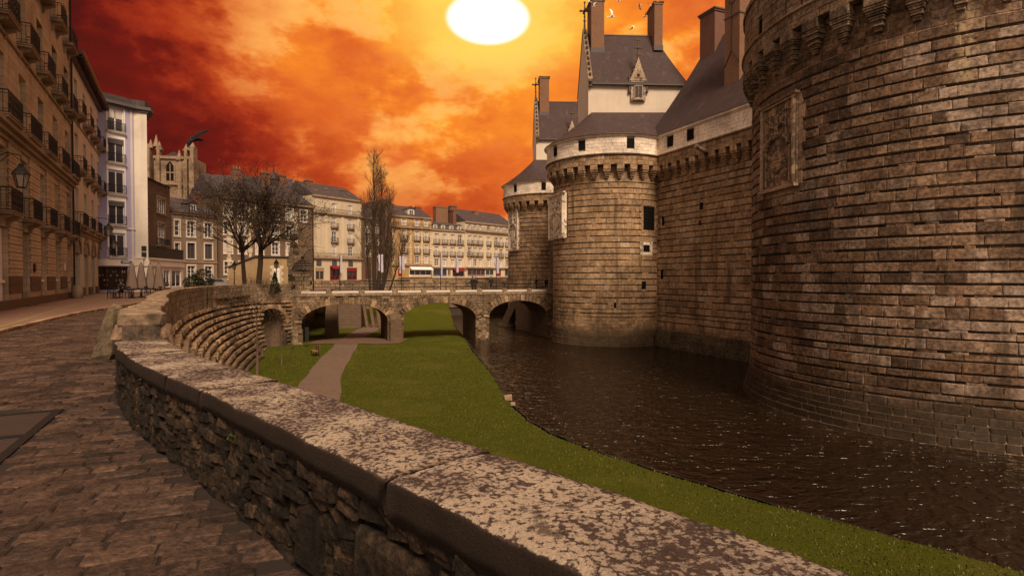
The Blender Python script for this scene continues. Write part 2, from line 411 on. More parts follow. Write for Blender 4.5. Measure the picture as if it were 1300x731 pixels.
def slate_mat(name, c0, c1, sx=.28, sz=.16):
    m, t, b = base(name); P = gpos(t)
    s = nd(t, 'ShaderNodeSeparateXYZ', {0: P})
    row = mth(t, 'DIVIDE', s.outputs[2], sz); rf = mth(t, 'FLOOR', row)
    xx = mth(t, 'ADD', mth(t, 'DIVIDE', mth(t, 'ADD', s.outputs[0], mth(t, 'MULTIPLY', s.outputs[1], .9)), sx), mth(t, 'MULTIPLY', rf, .5))
    cell = nd(t, 'ShaderNodeCombineXYZ', {0: mth(t, 'FLOOR', xx), 1: rf, 2: 0.0}).outputs[0]
    wn = nd(t, 'ShaderNodeTexWhiteNoise', {'Vector': cell}, noise_dimensions='3D').outputs['Value']
    n = noise(t, P, .8, 6, .65); mpp = nd(t, 'ShaderNodeMapping', {'Vector': P, 'Scale': (1.6, 1.6, .18)}).outputs[0]; st = noise(t, mpp, 1.0, 5, .6)
    c = mixc(t, mth(t, 'ADD', mth(t, 'MULTIPLY', wn, .45), mth(t, 'MULTIPLY', n, .55)), c0, c1)
    c = mixc(t, mth(t, 'MULTIPLY', sstep(t, st, .56, .72), .5), c, tuple(x*1.7 for x in c1))
    t.links.new(c, b.inputs['Base Color']); b.inputs['Roughness'].default_value = .75; b.inputs['Specular IOR Level'].default_value = .2
    h = mth(t, 'ADD', mth(t, 'FRACT', row), mth(t, 'MULTIPLY', wn, .5)); setbump(t, b, h, .35, .03); return m
M['slate'] = slate_mat('blue_black_slate', (.048, .031, .030), (.080, .054, .050))
M['slate_grey'] = slate_mat('grey_slate', (.05, .040, .040), (.085, .068, .068), .6, .4)
def brick_mat(name, c0, c1, cm, scale=1.0, bw=.24, bh=.075):
    m, t, b = base(name); P = lpos(t); s = nd(t, 'ShaderNodeSeparateXYZ', {0: P})
    v = nd(t, 'ShaderNodeCombineXYZ', {0: mth(t, 'ADD', s.outputs[0], s.outputs[1]), 1: s.outputs[2], 2: 0.0}).outputs[0]
    br = nd(t, 'ShaderNodeTexBrick', {'Vector': v, 'Color1': (*c0, 1), 'Color2': (*c1, 1), 'Mortar': (*cm, 1), 'Scale': scale, 'Brick Width': bw, 'Row Height': bh, 'Mortar Size': .008, 'Bias': 0.0})
    n = noise(t, P, 1.2, 5, .6); c = mixc(t, mth(t, 'MULTIPLY', n, .7), br.outputs[0], tuple(x*.45 for x in c0))
    t.links.new(c, b.inputs['Base Color']); b.inputs['Roughness'].default_value = .9
    setbump(t, b, mth(t, 'SUBTRACT', 1.0, br.outputs['Fac']), .5, .01); return m
M['brick'] = brick_mat('chimney_brick', (.27, .13, .062), (.20, .09, .045), (.30, .20, .14))
M['brick_old'] = brick_mat('old_chimney_brick', (.22, .085, .05), (.16, .065, .04), (.2, .14, .1))
M['iron'] = plain('black_iron', (.018, .016, .016), .55, .3, 20, .1, .3)
M['iron_far'] = plain('dark_iron', (.03, .024, .022), .6, .3, 20, 0, .2)
def glass_mat(name, col, rough=.06, spec=.6):
    m, t, b = base(name); P = gpos(t); n = noise(t, P, .9, 3)
    c = mixc(t, n, col, tuple(x*2.2 for x in col)); t.links.new(c, b.inputs['Base Color'])
    b.inputs['Roughness'].default_value = rough; b.inputs['Specular IOR Level'].default_value = spec
    setbump(t, b, noise(t, P, 2.0, 2), .05, .02); return m
M['glass'] = glass_mat('window_glass', (.035, .030, .035))
M['dark'] = plain('painted_opening_shade', (.010, .008, .007), .9, .2, 4, 0, spec=.1)  # near-black plates for loopholes and windows, shade inside painted as colour
M['shop_dark'] = glass_mat('shop_glass', (.018, .012, .01))
M['frame_white'] = plain('white_painted_wood', (.82, .78, .73), .6, .12, 8, .05)
M['curtain'] = plain('pale_curtain', (.55, .48, .42), .9, .3, 6)
M['wood_dark'] = plain('dark_red_door_wood', (.07, .022, .014), .5, .4, 5, .2)
M['lead'] = plain('grey_lead', (.10, .085, .08), .7, .3, 6)
def wall_mat(name, col, dirt=(.12, .08, .05), amt=.35, blocks=False, rough=.9, bw=.9, bh=.42):
    m, t, b = base(name); P = gpos(t); L = lpos(t)
    n1 = noise(t, P, 2.2, 7, .65); n2 = noise(t, P, .25, 4, .6)
    c = mixc(t, mth(t, 'MULTIPLY', n1, .45), col, tuple(x*.6 for x in col))
    c = mixc(t, mth(t, 'MULTIPLY', sstep(t, n2, .45, .7), amt), c, dirt)
    mpp = nd(t, 'ShaderNodeMapping', {'Vector': P, 'Scale': (1.4, 1.4, .12)}).outputs[0]
    c = mixc(t, mth(t, 'MULTIPLY', sstep(t, noise(t, mpp, 1.2, 6, .65), .52, .75), amt), c, dirt)
    h = n1
    if blocks:
        s = nd(t, 'ShaderNodeSeparateXYZ', {0: L}); v = nd(t, 'ShaderNodeCombineXYZ', {0: mth(t, 'ADD', s.outputs[0], s.outputs[1]), 1: s.outputs[2], 2: 0.0}).outputs[0]
        br = nd(t, 'ShaderNodeTexBrick', {'Vector': v, 'Color1': (1, 1, 1, 1), 'Color2': (.80, .78, .76, 1), 'Mortar': (.42, .38, .34, 1), 'Scale': 1.0, 'Brick Width': bw, 'Row Height': bh, 'Mortar Size': .012, 'Bias': 0.0})
        c = mixc(t, 1.0, c, br.outputs[0], 'MULTIPLY'); h = mth(t, 'SUBTRACT', mth(t, 'MULTIPLY', n1, .3), br.outputs['Fac'])
    t.links.new(c, b.inputs['Base Color']); b.inputs['Roughness'].default_value = rough; b.inputs['Specular IOR Level'].default_value = .2
    setbump(t, b, h, .35, .015); return m
M['facade'] = wall_mat('yellow_limestone_facade', (.60, .47, .32), blocks=True)
M['facade2'] = wall_mat('pale_facade', (.66, .56, .43), amt=.3)
M['trim'] = wall_mat('facade_trim_stone', (.36, .26, .17), amt=.5)
M['plinth_stone'] = wall_mat('brown_plinth_stone', (.17, .11, .07), amt=.4)
M['panel_yellow'] = wall_mat('yellow_panel', (.42, .29, .15), amt=.4)
M['lavender'] = wall_mat('lavender_render', (.44, .41, .58), amt=.1)
M['cream'] = wall_mat('cream_render', (.76, .68, .57), amt=.2)
M['cream_white'] = wall_mat('white_shop_band', (.72, .64, .54), amt=.12)
M['brown_wall'] = wall_mat('brown_rubble_house', (.19, .13, .09), amt=.5, blocks=True, bw=.5, bh=.22)
M['grey_house'] = wall_mat('grey_brown_render', (.26, .19, .135), amt=.4)
M['ochre_house'] = wall_mat('ochre_render', (.48, .30, .13), amt=.25)
M['cream_far'] = wall_mat('cream_stone_far', (.62, .52, .37), amt=.2)
M['cream_far2'] = wall_mat('yellow_cream_stone', (.68, .57, .39), amt=.2)
M['brown_end'] = wall_mat('brown_end_wall', (.19, .13, .085), amt=.3)
M['rubble_wall'] = wall_mat('rubble_stone_wall', (.17, .115, .07), amt=.5, blocks=True, bw=.55, bh=.28)
M['church'] = wall_mat('cathedral_limestone', (.33, .24, .16), amt=.8, blocks=True, bw=1.2, bh=.6)
M['fabric'] = plain('taupe_parasol_cloth', (.22, .155, .12), .9, .3, 3, .3)
M['bark'] = plain('dark_bark', (.040, .024, .014), .95, .5, 12, .6)
M['bark_grey'] = plain('grey_bark', (.10, .062, .038), .95, .5, 12, .6)
M['leaf_brown'] = plain('dry_brown_leaf', (.085, .050, .022), .8, .5, 5, 0)
M['leaf_green'] = plain('dark_green_leaf', (.030, .042, .012), .8, .5, 5, 0)
M['leaf_bright'] = plain('fresh_green_leaf', (.09, .16, .02), .7, .4, 5, 0)
M['red_paint'] = plain('dark_red_paint', (.20, .012, .014), .5, .2, 5)
M['blue_paint'] = plain('blue_paint', (.06, .11, .20), .5, .2, 5)
M['mauve_paint'] = plain('mauve_paint', (.24, .13, .14), .5, .2, 5)
M['green_paint'] = plain('pale_green_paint', (.34, .38, .26), .5, .2, 5)
M['banner'] = plain('pale_banner_cloth', (.50, .47, .55), .8, .2, 3)
M['gull'] = plain('white_feathers', (.9, .86, .8), .7, .1, 5, 0)
M['bird_black'] = plain('black_feathers', (.018, .010, .010), .8, .2, 5, 0)
M['coat'] = plain('black_coat_cloth', (.012, .011, .013), .9, .3, 6)
M['jeans'] = plain('dark_trousers_cloth', (.02, .022, .03), .9, .3, 6)
M['skin'] = plain('skin', (.42, .24, .16), .6, .1, 6, 0)
M['yellow_line'] = plain('worn_yellow_paint', (.30, .26, .05), .9, .5, 6)
# lawn
m, t, b = base('lawn_grass'); P = gpos(t)
n1 = noise(t, P, 1.3, 6, .65); n2 = noise(t, P, 14, 5, .75); n3 = noise(t, P, .22, 4, .6)
c = mixc(t, n1, (.034, .050, .003), (.088, .102, .007)); c = mixc(t, mth(t, 'MULTIPLY', sstep(t, n2, .42, .68), .7), c, (.135, .122, .012))
c = mixc(t, mth(t, 'MULTIPLY', sstep(t, n3, .50, .64), .4), c, (.14, .125, .02)); t.links.new(c, b.inputs['Base Color'])
b.inputs['Roughness'].default_value = .95; b.inputs['Specular IOR Level'].default_value = .1
setbump(t, b, mth(t, 'ADD', n2, noise(t, P, 40, 4, .7)), .9, .08); M['lawn'] = m
m, t, b = base('grass_blade'); r_ = rnd_val(t); c = ramp(t, r_, [(0, (.035, .042, .003)), (.6, (.078, .080, .005)), (1, (.12, .11, .014))]); t.links.new(c, b.inputs['Base Color']); b.inputs['Roughness'].default_value = .8; M['blade'] = m
M['path'] = plain('trodden_path_gravel', (.15, .098, .072), .95, .3, 6, .3)
M['pave'] = plain('plaza_asphalt', (.22, .132, .09), .9, .35, 1.4, .3, dirt=((.16, .10, .07), .6))
M['earth'] = plain('street_bed_grit', (.020, .012, .009), .95, .5, 8, .6)
M['far_street'] = wall_mat('worn_street_paving', (.155, .092, .064), amt=.3)
M['sett'] = stone_mat('street_sett', [(.060, .036, .026), (.092, .056, .039), (.075, .046, .033), (.118, .072, .050), (.046, .030, .023)], patch=(.030, .020, .016), patch_scale=1.3, patch_lo=.50, patch_hi=.60, grain=19, bump=1.0, rough=.55, var=.5, bd=.02)
M['rubble'] = stone_mat('dark_rubble', [(.018, .011, .007), (.038, .023, .013), (.026, .016, .009), (.075, .046, .027), (.014, .010, .006), (.03, .02, .01)], grain=18, bump=1.0, var=.9, bd=.03, patch=(.011, .009, .005), patch_scale=2.2, patch_lo=.5, patch_hi=.6)
M['rubble_bed'] = plain('rubble_mortar_bed', (.018, .013, .009), .98, .5, 12, .6)
# lichened coping
m, t, b = base('lichened_coping'); P = gpos(t)
big = noise(t, P, 1.7, 5, .6); n1 = noise(t, P, 70, 7, .72, .2); v1 = nd(t, 'ShaderNodeTexVoronoi', {'Vector': nd(t, 'ShaderNodeVectorMath', {0: P, 1: nd(t, 'ShaderNodeVectorMath', {0: nd(t, 'ShaderNodeTexNoise', {'Vector': P, 'Scale': 24.0, 'Detail': 5.0}).outputs[1], 'Scale': .045}, operation='SCALE').outputs[0]}, operation='ADD').outputs[0], 'Scale': 34.0, 'Randomness': 1.0}).outputs['Distance']
n2 = noise(t, P, 21, 8, .74, .2); n4 = noise(t, P, 90, 4, .7)
rock = mixc(t, n1, (.016, .010, .008), (.15, .095, .078))
lic = mixc(t, n4, (.20, .145, .115), (.74, .60, .44)); lic = mixc(t, sstep(t, big, .42, .6), mixc(t, .5, lic, (.20, .14, .12)), lic)
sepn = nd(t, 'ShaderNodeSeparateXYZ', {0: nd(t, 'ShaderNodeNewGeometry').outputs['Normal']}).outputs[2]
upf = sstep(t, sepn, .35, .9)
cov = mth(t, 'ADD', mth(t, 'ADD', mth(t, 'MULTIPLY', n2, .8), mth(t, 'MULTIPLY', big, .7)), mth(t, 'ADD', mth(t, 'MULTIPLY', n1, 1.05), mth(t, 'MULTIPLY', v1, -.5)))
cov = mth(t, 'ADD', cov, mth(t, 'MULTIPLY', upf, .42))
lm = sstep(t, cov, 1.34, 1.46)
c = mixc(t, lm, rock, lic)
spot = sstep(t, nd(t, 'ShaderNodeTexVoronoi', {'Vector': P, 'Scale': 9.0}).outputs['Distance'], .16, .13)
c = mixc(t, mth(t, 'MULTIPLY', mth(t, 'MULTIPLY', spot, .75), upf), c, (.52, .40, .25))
sp2 = sstep(t, noise(t, P, 5.2, 8, .74), .55, .61); c = mixc(t, mth(t, 'MULTIPLY', sp2, .8), c, (.060, .038, .032)); c = mixc(t, mth(t, 'MULTIPLY', sstep(t, upf, .6, .0), .88), c, mixc(t, n1, (.008, .006, .004), (.040, .027, .018)))  # steep faces blended near-black, shade of the sides put into the colour
t.links.new(c, b.inputs['Base Color']); b.inputs['Roughness'].default_value = .95; b.inputs['Specular IOR Level'].default_value = .2
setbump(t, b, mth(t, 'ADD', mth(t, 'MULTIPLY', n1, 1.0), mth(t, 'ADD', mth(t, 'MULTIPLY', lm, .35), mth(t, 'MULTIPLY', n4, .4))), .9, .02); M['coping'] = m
# moat water
m, t, b = base('moat_water'); P = gpos(t)
mpp = nd(t, 'ShaderNodeMapping', {'Vector': P, 'Rotation': (0, 0, R(12)), 'Scale': (1.0, 1.5, 1.0)}).outputs[0]
h = mth(t, 'ADD', mth(t, 'MULTIPLY', sstep(t, noise(t, mpp, 1.5, 2, .5, .5), .42, .62), .55), mth(t, 'ADD', noise(t, mpp, 1.1, 2, .5, .3), mth(t, 'MULTIPLY', noise(t, mpp, 5.0, 2, .5), .22)))
c = mixc(t, noise(t, P, .3, 3), (.010, .0055, .003), (.020, .011, .0055)); t.links.new(c, b.inputs['Base Color'])
b.inputs['Roughness'].default_value = .045; b.inputs['IOR'].default_value = 1.33; b.inputs['Specular IOR Level'].default_value = .5
setbump(t, b, h, 1.0, .18); M['water'] = m
# ------------------------------------------------------------------ plan curves
S = Curve([(4.2, -2.4), (3.2, -1.2), (1.6, .35), (.22, 1.76), (-.55, 2.56), (-.89, 2.92), (-2.18, 4.26), (-3.86, 5.94), (-5.3, 7.6), (-6.35, 9.2), (-7.8, 11.4), (-11.6, 18),
           (-14.3, 22.3), (-18.5, 30), (-22.3, 38.5), (-25.0, 46.5), (-26.2, 52.5), (-26.0, 56.5), (-23.9, 60.6)])
def soff(d, off):
    p, t = S.at(d); n = Vector((t.y, -t.x, 0)); return p+n*off, t, n
WALL_PTS = [S.at(S.L*i/400)[0] for i in range(401)]
_wy = [p.y for p in WALL_PTS]; _wx = [p.x for p in WALL_PTS]
def XL(Y):
    if Y > 60.6: return float(np.interp(Y, [60.6, 75, 95, 130], [-23.9, -27, -36, -46]))
    return float(np.interp(Y, _wy, _wx))
_gy = [-6, 0, 6, 10.5, 14.2, 16, 17.9, 21.3, 24.1, 25.9, 29.9, 36, 42.7, 53, 64.9, 70, 109, 113, 117, 170]
_gx = [34, 26, 20, 16, 12.8, 11, 9.0, 5.7, 3.6, 1.98, .66, -.5, -1.3, -3.2, -5.05, -6, -12.5, -9, 14, 14]
def XR(Y):
    if Y < 100: return sum(float(np.interp(Y+k, _gy, _gx)) for k in (-3.2, -1.6, 0, 1.6, 3.2))/5+.05*math.sin(Y*2.3)+.04*math.sin(Y*5.1)
    return float(np.interp(Y, _gy, _gx))
def gz(x, y):
    z = -5.5 + .06*math.sin(x*.5+1)*math.cos(y*.33) + .03*math.sin(x*1.7+y*1.3)
    e = XR(y)-x
    if e < .8 and y < 112: z -= .30*(1-max(0, e)/.8)**1.5
    if y > 88: z += min(3.6, (y-88)*.15)
    return z
def loft(name, ys, xl, xr, zf, n, mat, kind='structure'):
    b = MB(); vs = []
    for y in ys:
        a, c = xl(y), xr(y)
        for i in range(n+1):
            x = a+(c-a)*i/n; vs.append((x, y, zf(x, y)))
    fs = [(j*(n+1)+i, j*(n+1)+i+1, (j+1)*(n+1)+i+1, (j+1)*(n+1)+i) for j in range(len(ys)-1) for i in range(n)]
    b.add(vs, fs); return b.build(name, mat, smooth=True, kind=kind)
ys = list(np.arange(-6, 72, .6))+list(np.arange(72, 128, 1.5))
lawn_y = [y for y in ys]
loft('lawn', lawn_y, lambda y: XL(y)+(.3 if y < 60 else 0), XR, gz, 60, M['lawn'])
loft('moat_bed', [-30, 400], lambda y: -90, lambda y: 120, lambda x, y: -7.2, 2, M['earth'])
loft('moat_water', [-30, 0, 30, 60, 119], lambda y: -45, lambda y: 80, lambda x, y: WL, 4, M['water'])
loft('muddy_bank', list(np.arange(6, 110, .4)), lambda y: XR(y)-.10-.05*math.sin(y*3.3), lambda y: XR(y)+.16+.06*math.sin(y*4.1+1), lambda x, y: -5.68 if x < XR(y)+.05 else -5.84, 4, M['earth'])
# grass blades and clumps on the near part of the lawn (nobody could count them)
rnd = random.Random(5); b = MB()
N = 0
vs_, fs_ = [], []
while N < 30000:
    y = 13+45*(rnd.random()**1.9); xl_, xr_ = XL(y)+.6, XR(y)-.02
    x = rnd.uniform(max(xl_, -.45*y), min(xr_, .95*y))
    if x < xl_ or x > xr_: continue
    z = gz(x, y); h = rnd.uniform(.02, .065)*(1+y*.010); a = rnd.uniform(0, 6.28); wd = rnd.uniform(.010, .022)*(1+y*.03)
    dx_, dy_ = math.cos(a)*wd, math.sin(a)*wd; lx, ly = rnd.uniform(-.05, .05), rnd.uniform(-.05, .05)
    k = len(vs_); vs_ += [(x-dx_, y-dy_, z-.01), (x+dx_, y+dy_, z-.01), (x+lx, y+ly, z+h)]; fs_.append((k, k+1, k+2)); N += 1
b.add(vs_, fs_); b.build('grass_tufts', M['blade'], kind='stuff')
# footpath through the moat and under the bridge
PL = [(-1.4, 8), (-6.2, 15), (-10.6, 24), (-14.1, 37.2), (-16.6, 48.4), (-19.2, 61.7), (-20.8, 72), (-21.5, 82), (-22.6, 95)]
PR = [(1.8, 8), (-2.2, 15), (-6.4, 24), (-9.98, 32.8), (-12.7, 42.1), (-16.7, 61.7), (-18.0, 72), (-18.8, 82), (-19.9, 95)]
fl = lambda P: (lambda y: float(np.interp(y, [p[1] for p in P], [p[0] for p in P])))
loft('path', list(np.arange(8, 96, .8)), lambda y: fl(PL)(y)+.05*math.sin(y*1.1), lambda y: fl(PR)(y)+.05*math.sin(y*.9+1), lambda x, y: gz(x, y)+.03, 8, M['path'])
# cobbled apron of the bridge piers
loft('cobbled_apron', [61.0, 62.5, 64.2, 66.5], lambda y: -22.2, lambda y: -12.2, lambda x, y: gz(x, y)+.05, 20, M['far_street'])
# street
KB = [(-8, 2), (-12, 10), (-15.8, 17.5), (-19.8, 25.5), (-22.7, 33), (-25.2, 39.5), (-25.6, 45)]
kbx = lambda y: float(np.interp(y, [p[1] for p in KB], [p[0] for p in KB]))
loft('street', list(np.arange(-12, 46, 1.0)), lambda y: -40, lambda y: XL(y)+.2, lambda x, y: -.011 if not (-7.5 < x < -4 and 3 < y < 8) else -.011, 6, M['earth'])
loft('street_far', list(np.arange(26, 46, 1.0)), lambda y: kbx(y)-.3, lambda y: XL(y)+.2, lambda x, y: -.008 if y > 31.5 else -.03, 6, M['far_street'])
KC = Curve(KB, 1.0)
b = MB(); vs = []; ysp = list(np.arange(2, 45.5, .75))+list(np.arange(46, 62, 2.0))+[75, 100, 130]
def plx(y): return kbx(y) if y < 45 else (XL(y)+.2 if y < 61 else (-24 if y < 76 else -30))
loft('plaza', ysp, lambda y: -110, plx, lambda x, y: .10, 4, M['pave'])
b = MB()
root = thing('kerb', (0, 0, 0), 0); root['label'] = 'low stone kerb curving between the cobbled street and the cafe terrace'; root['category'] = 'kerb'
recs = []; d = 0; rnd = random.Random(3)
while d < KC.L-.9:
    l = rnd.uniform(.8, 1.1); p, t_ = KC.at(d+l/2); n_ = Vector((t_.y, -t_.x, 0))
    recs.append((Vector((p.x, p.y, .035))+n_*(.08+rnd.uniform(-.01, .01)), frame(t_, n_), (l-.02, .2, .15), M['granite_far'])); d += l
emit(recs, 'kerb_stone', root, 'kerb_stones', 'v')
# worn yellow line
YL = Curve([(-11.8, 9), (-16.7, 18.5), (-21, 25.5), (-25.8, 33.5), (-30.6, 42), (-33.5, 48)], 1.0)
b = MB(); vs = []; nseg = 60
for i in range(nseg+1):
    p, t_ = YL.at(YL.L*i/nseg); n_ = Vector((t_.y, -t_.x, 0))
    vs += [(p-n_*.045)+Vector((0, 0, .106)), (p+n_*.045)+Vector((0, 0, .106))]
b.add(vs, [(2*i, 2*i+1, 2*i+3, 2*i+2) for i in range(nseg)]); b.build('painted_line', M['yellow_line'], kind='structure')
# setts of the street: irregular rows running across the street
GR = [(-5.75, 7.30), (-6.6, 7.05), (-6.2, 3.2), (-4.62, 5.1)]   # zone of the iron grating
def in_grate(x, y):
    # parallelogram left of the line (-5.78,7.28)-(-4.6,5.0)
    e = (x+5.78)*(5.0-7.28)-(y-7.28)*(-4.6+5.78)
    return e < 0.0 if False else (y < 7.28 and y > 4.0 and -3.4 < x+5.78-(7.28-y)*(1.18/2.28) < .02)
recs = []; rnd = random.Random(11); ang = R(17); cu, su = math.cos(ang), math.sin(ang)
v = -6.0
while v < 42:
    near = v < 20
    h = rnd.uniform(.11, .22); u_ = -46+rnd.uniform(0, .3)
    while u_ < 14:
        l = rnd.uniform(.14, .42); uc, vc = u_+l/2, v+h/2
        a2 = .5*math.sin(uc*.16+.3)+.18*math.sin(vc*.5); vc2 = vc+a2
        x, y = uc*cu-vc2*su, uc*su+vc2*cu; u_ += l
        if y < -2.5 or y > 33 or x < -1.05*y-3.5: continue
        if x > XL(y)-.04: continue
        if x < kbx(y)+.12: continue
        if in_grate(x, y): continue
        if rnd.random() < .004: continue
        rot = ang+math.atan(.5*.16*math.cos(uc*.16+.3))+rnd.uniform(-.045, .045)
        Rm = Matrix.Rotation(rot, 3, 'Z') @ Matrix.Rotation(rnd.uniform(-.035, .035), 3, 'X') @ Matrix.Rotation(rnd.uniform(-.02, .02), 3, 'Y')
        g = rnd.uniform(.002, .014)
        recs.append((Vector((x, y, -.058+rnd.uniform(-.005, .004))), Rm, (l-g, h-g*.8, .12), M['sett']))
    v += h
pav = thing('paving_setts', (0, 0, 0), 0)
tag(pav, 'worn reddish stone setts paving the street beside the parapet', 'paving')
pav['kind'] = 'structure'
if 'category' in pav: del pav['category']
emit(recs, 'sett', pav, 'setts', 'c', 300)
# iron grating let into the street
root = thing('iron_grating', (-5.78, 7.28, 0), math.atan2(-2.28, 1.18), 'dark ribbed iron cover let into the setts at the left edge of the street', 'grating')
# local x runs towards the camera along its right edge, local y to the right; body lies at y<0
b = MB(); b.b2(0, 3.6, -.09, 0, -.06, .008); b.b2(0, .09, -3, -.09, -.06, .008); b.b2(1.25, 1.33, -3, -.09, -.06, .004); b.build('grating_frame', M['iron'], root)
b = MB()
for i in range(38):
    x0 = .12+i*.092
    if abs(x0-1.29) < .06: continue
    b.b2(x0, x0+.035, -3, -.1, -.05, .002)
tag(b.build('ribs', plain('rusty_iron_ribs', (.050, .030, .022), .7, .5, 9, .3, .0), root), kind='stuff')
b = MB(); b.b2(.05, 3.6, -3, -.05, -.10, -.07); b.build('grating_plate', M['rubble_bed'], root)

# ------------------------------------------------------------------ near parapet wall
STEP_D = S.near(-5.45, 7.9)      # where the coping steps up
WT = .58
par = thing('parapet_wall', (0, 0, 0), 0, 'long curved stone parapet with lichened coping beside the cobbled street', 'wall')
def topz(d): return .80 if d < STEP_D else 1.12-.14*min(1, (d-STEP_D)/8)
# inner core
def core(name, d0, d1, zf, mat, inset=.05, z0=-.3, parent=par, step=.5, o0=0, o1=WT):
    b = MB(); n = max(2, int((d1-d0)/step)); vs = []
    for i in range(n+1):
        d = d0+(d1-d0)*i/n; a, _, _ = soff(d, o0+inset); c, _, _ = soff(d, o1-inset); z1 = zf(d)
        vs += [Vector((a.x, a.y, z0)), Vector((c.x, c.y, z0)), Vector((c.x, c.y, z1)), Vector((a.x, a.y, z1))]
    fs = []
    for i in range(n):
        for k in range(4): k2 = (k+1) % 4; fs.append((4*i+k, 4*(i+1)+k, 4*(i+1)+k2, 4*i+k2))
    fs += [(0, 1, 2, 3), (4*n+3, 4*n+2, 4*n+1, 4*n)]
    b.add(vs, fs); return b.build(name, mat, parent)
core('wall_core', 0, STEP_D, lambda d: .63, M['rubble_bed'])
# coping slabs with worn edges
def coping_slab(d0, d1, z0, z1, seed, over=.03):
    rnd = random.Random(seed); nx = max(6, int((d1-d0)/.07)); ny = 9
    pr = []      # cross-section parameters around: top from street side to moat side
    b = MB(); vs = []; fs = []
    def nz(x, y, s): return (math.sin(x*s*1.3+seed)+math.sin(y*s*1.7+seed*2)+math.sin((x+y)*s*2.3+seed*3))/3
    import mathutils
    for i in range(nx+1):
        d = d0+.0015+(d1-d0-.003)*i/nx
        e = min(i, nx-i)
        sec = [(-over+.01, z0), (-over, z0+(z1-z0)*.35), (-over+.003, z1-.035), (-over+.008, z1-.008), (-over+.022, z1-.001)]
        for k in range(1, ny): sec.append((-over+(WT+2*over)*k/ny, z1))
        sec += [(WT+over-.012, z1-.010), (WT+over, z0+(z1-z0)*.5), (WT+over-.01, z0)]
        for k, (o, z) in enumerate(sec):
            q = mathutils.noise.noise(Vector((d*3.1, o*4, z*5+seed*7)))*.5+mathutils.noise.noise(Vector((d*11, o*11, z*9+seed)))*.35
            q2 = mathutils.noise.noise(Vector((d*2.3, 0, seed*3.3 + (5 if o > .3 else 0))))
            zz = z+q*.016 - (.006 if e == 0 else 0)
            oo = o+(q*.02 if 0 < k < len(sec)-1 else 0)
            if k in (0, 1, 2, 3, 4): oo += q2*.022+mathutils.noise.noise(Vector((d*9, z*8, seed)))*.014
            if k in (3, 4): zz -= max(0, mathutils.noise.noise(Vector((d*5, 1, seed)))) * .03
            p, _, _ = soff(d, oo); vs.append(Vector((p.x, p.y, zz)))
    m_ = len(sec)
    for i in range(nx):
        for k in range(m_-1): fs.append((i*m_+k, (i+1)*m_+k, (i+1)*m_+k+1, i*m_+k+1))
        fs.append((i*m_+m_-1, (i+1)*m_+m_-1, (i+1)*m_, i*m_))
    fs.append(tuple(reversed(range(m_)))); fs.append(tuple(nx*m_+k for k in range(m_)))
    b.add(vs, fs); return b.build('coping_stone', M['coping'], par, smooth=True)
rnd = random.Random(8); d = .0; k = 0
cuts = [0, 1.9, S.near(.75, 1.22), S.near(-.56, 2.57), S.near(-2.5, 4.58), S.near(-3.3, 5.38), S.near(-4.35, 6.5), STEP_D]
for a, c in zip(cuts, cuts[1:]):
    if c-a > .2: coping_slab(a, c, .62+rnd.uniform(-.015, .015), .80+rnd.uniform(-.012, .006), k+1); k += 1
# rubble of the street face
recs = []; rnd = random.Random(21)
BIG = [(S.near(-.42, 2.42), .62, 0.0, .50), (S.near(-1.22, 3.3), .34, 0.0, .40), (S.near(-4.6, 6.75), .32, .02, .40), (S.near(-5.1, 7.35), .5, .0, .32), (S.near(-5.1, 7.3), .6, .34, .58)]
for (dd, l, z0_, z1_) in BIG:
    p, t_, n_ = soff(dd, 0); 
    recs.append((Vector((p.x, p.y, (z0_+z1_)/2))+n_*.12, frame(t_, -n_), (l, .28, z1_-z0_), M['rubble']))
z = -.03
while z < .64:
    h = rnd.uniform(.045, .085); d = 0
    while d < STEP_D:
        l = rnd.uniform(.07, .28)
        hh = h*rnd.uniform(.8, 1.35); zz = z+h/2+rnd.uniform(-.02, .02)
        if not any(abs(d+l/2-B[0]) < B[1]/2+.03 and B[2]-.02 < zz < B[3]+.02 for B in BIG):
            p, t_, n_ = soff(d+l/2, 0)
            Rm = frame(t_, -n_) @ Matrix.Rotation(rnd.uniform(-.16, .16), 3, 'Y') @ Matrix.Rotation(rnd.uniform(-.08, .08), 3, 'Z')
            recs.append((Vector((p.x, p.y, min(zz, .60)))+n_*(.075+rnd.uniform(-.012, .016)), Rm, (l*1.0, .16, hh*1.02), M['rubble']))
        d += l
    z += h*.92
emit(recs, 'rubble_stone', par, 'rubble_stones', 'r', 300)
# moss tufts growing in joints of the wall
for (px, py, Y) in ((184, 478, 5.95), (296, 556, 4.1)):
    b = MB(); rnd = random.Random(px)
    c0 = at(px, py, Y)
    for i in range(46):
        a = rnd.uniform(0, 6.28); r_ = rnd.uniform(0, .05); p = c0+Vector((math.cos(a)*r_, math.sin(a)*r_, rnd.uniform(-.02, .03)))
        d1 = Vector((rnd.uniform(-1, 1), rnd.uniform(-1, .2), rnd.uniform(-.2, 1))).normalized()*rnd.uniform(.015, .035); d2 = d1.cross(Vector((0, 0, 1))).normalized()*.010
        b.add([p-d2, p+d2, p+d1], [(0, 1, 2)])
    o = b.build('wall_weed', M['leaf_bright']); tag(o, 'small green weed sprouting from the parapet just below the coping joint' if px < 200 else 'tiny green weed in the dark rubble of the parapet, nearer the camera', 'weed')
# raised end block and the farther parapet
rnd = random.Random(4)
recs = []
p, t_, n_ = soff(STEP_D+.30, WT/2)
recs.append((Vector((p.x, p.y, .90))+Vector((0, 0, 0)), frame(t_, -n_), (.55, .66, .22), M['granite']))
recs.append((Vector((p.x, p.y, 1.08))+n_*.0-t_*.0, frame(t_, -n_), (.62, .60, .17), M['parapet_old']))
emit(recs, 'end_block', par, 'end_blocks', 'r', 10)
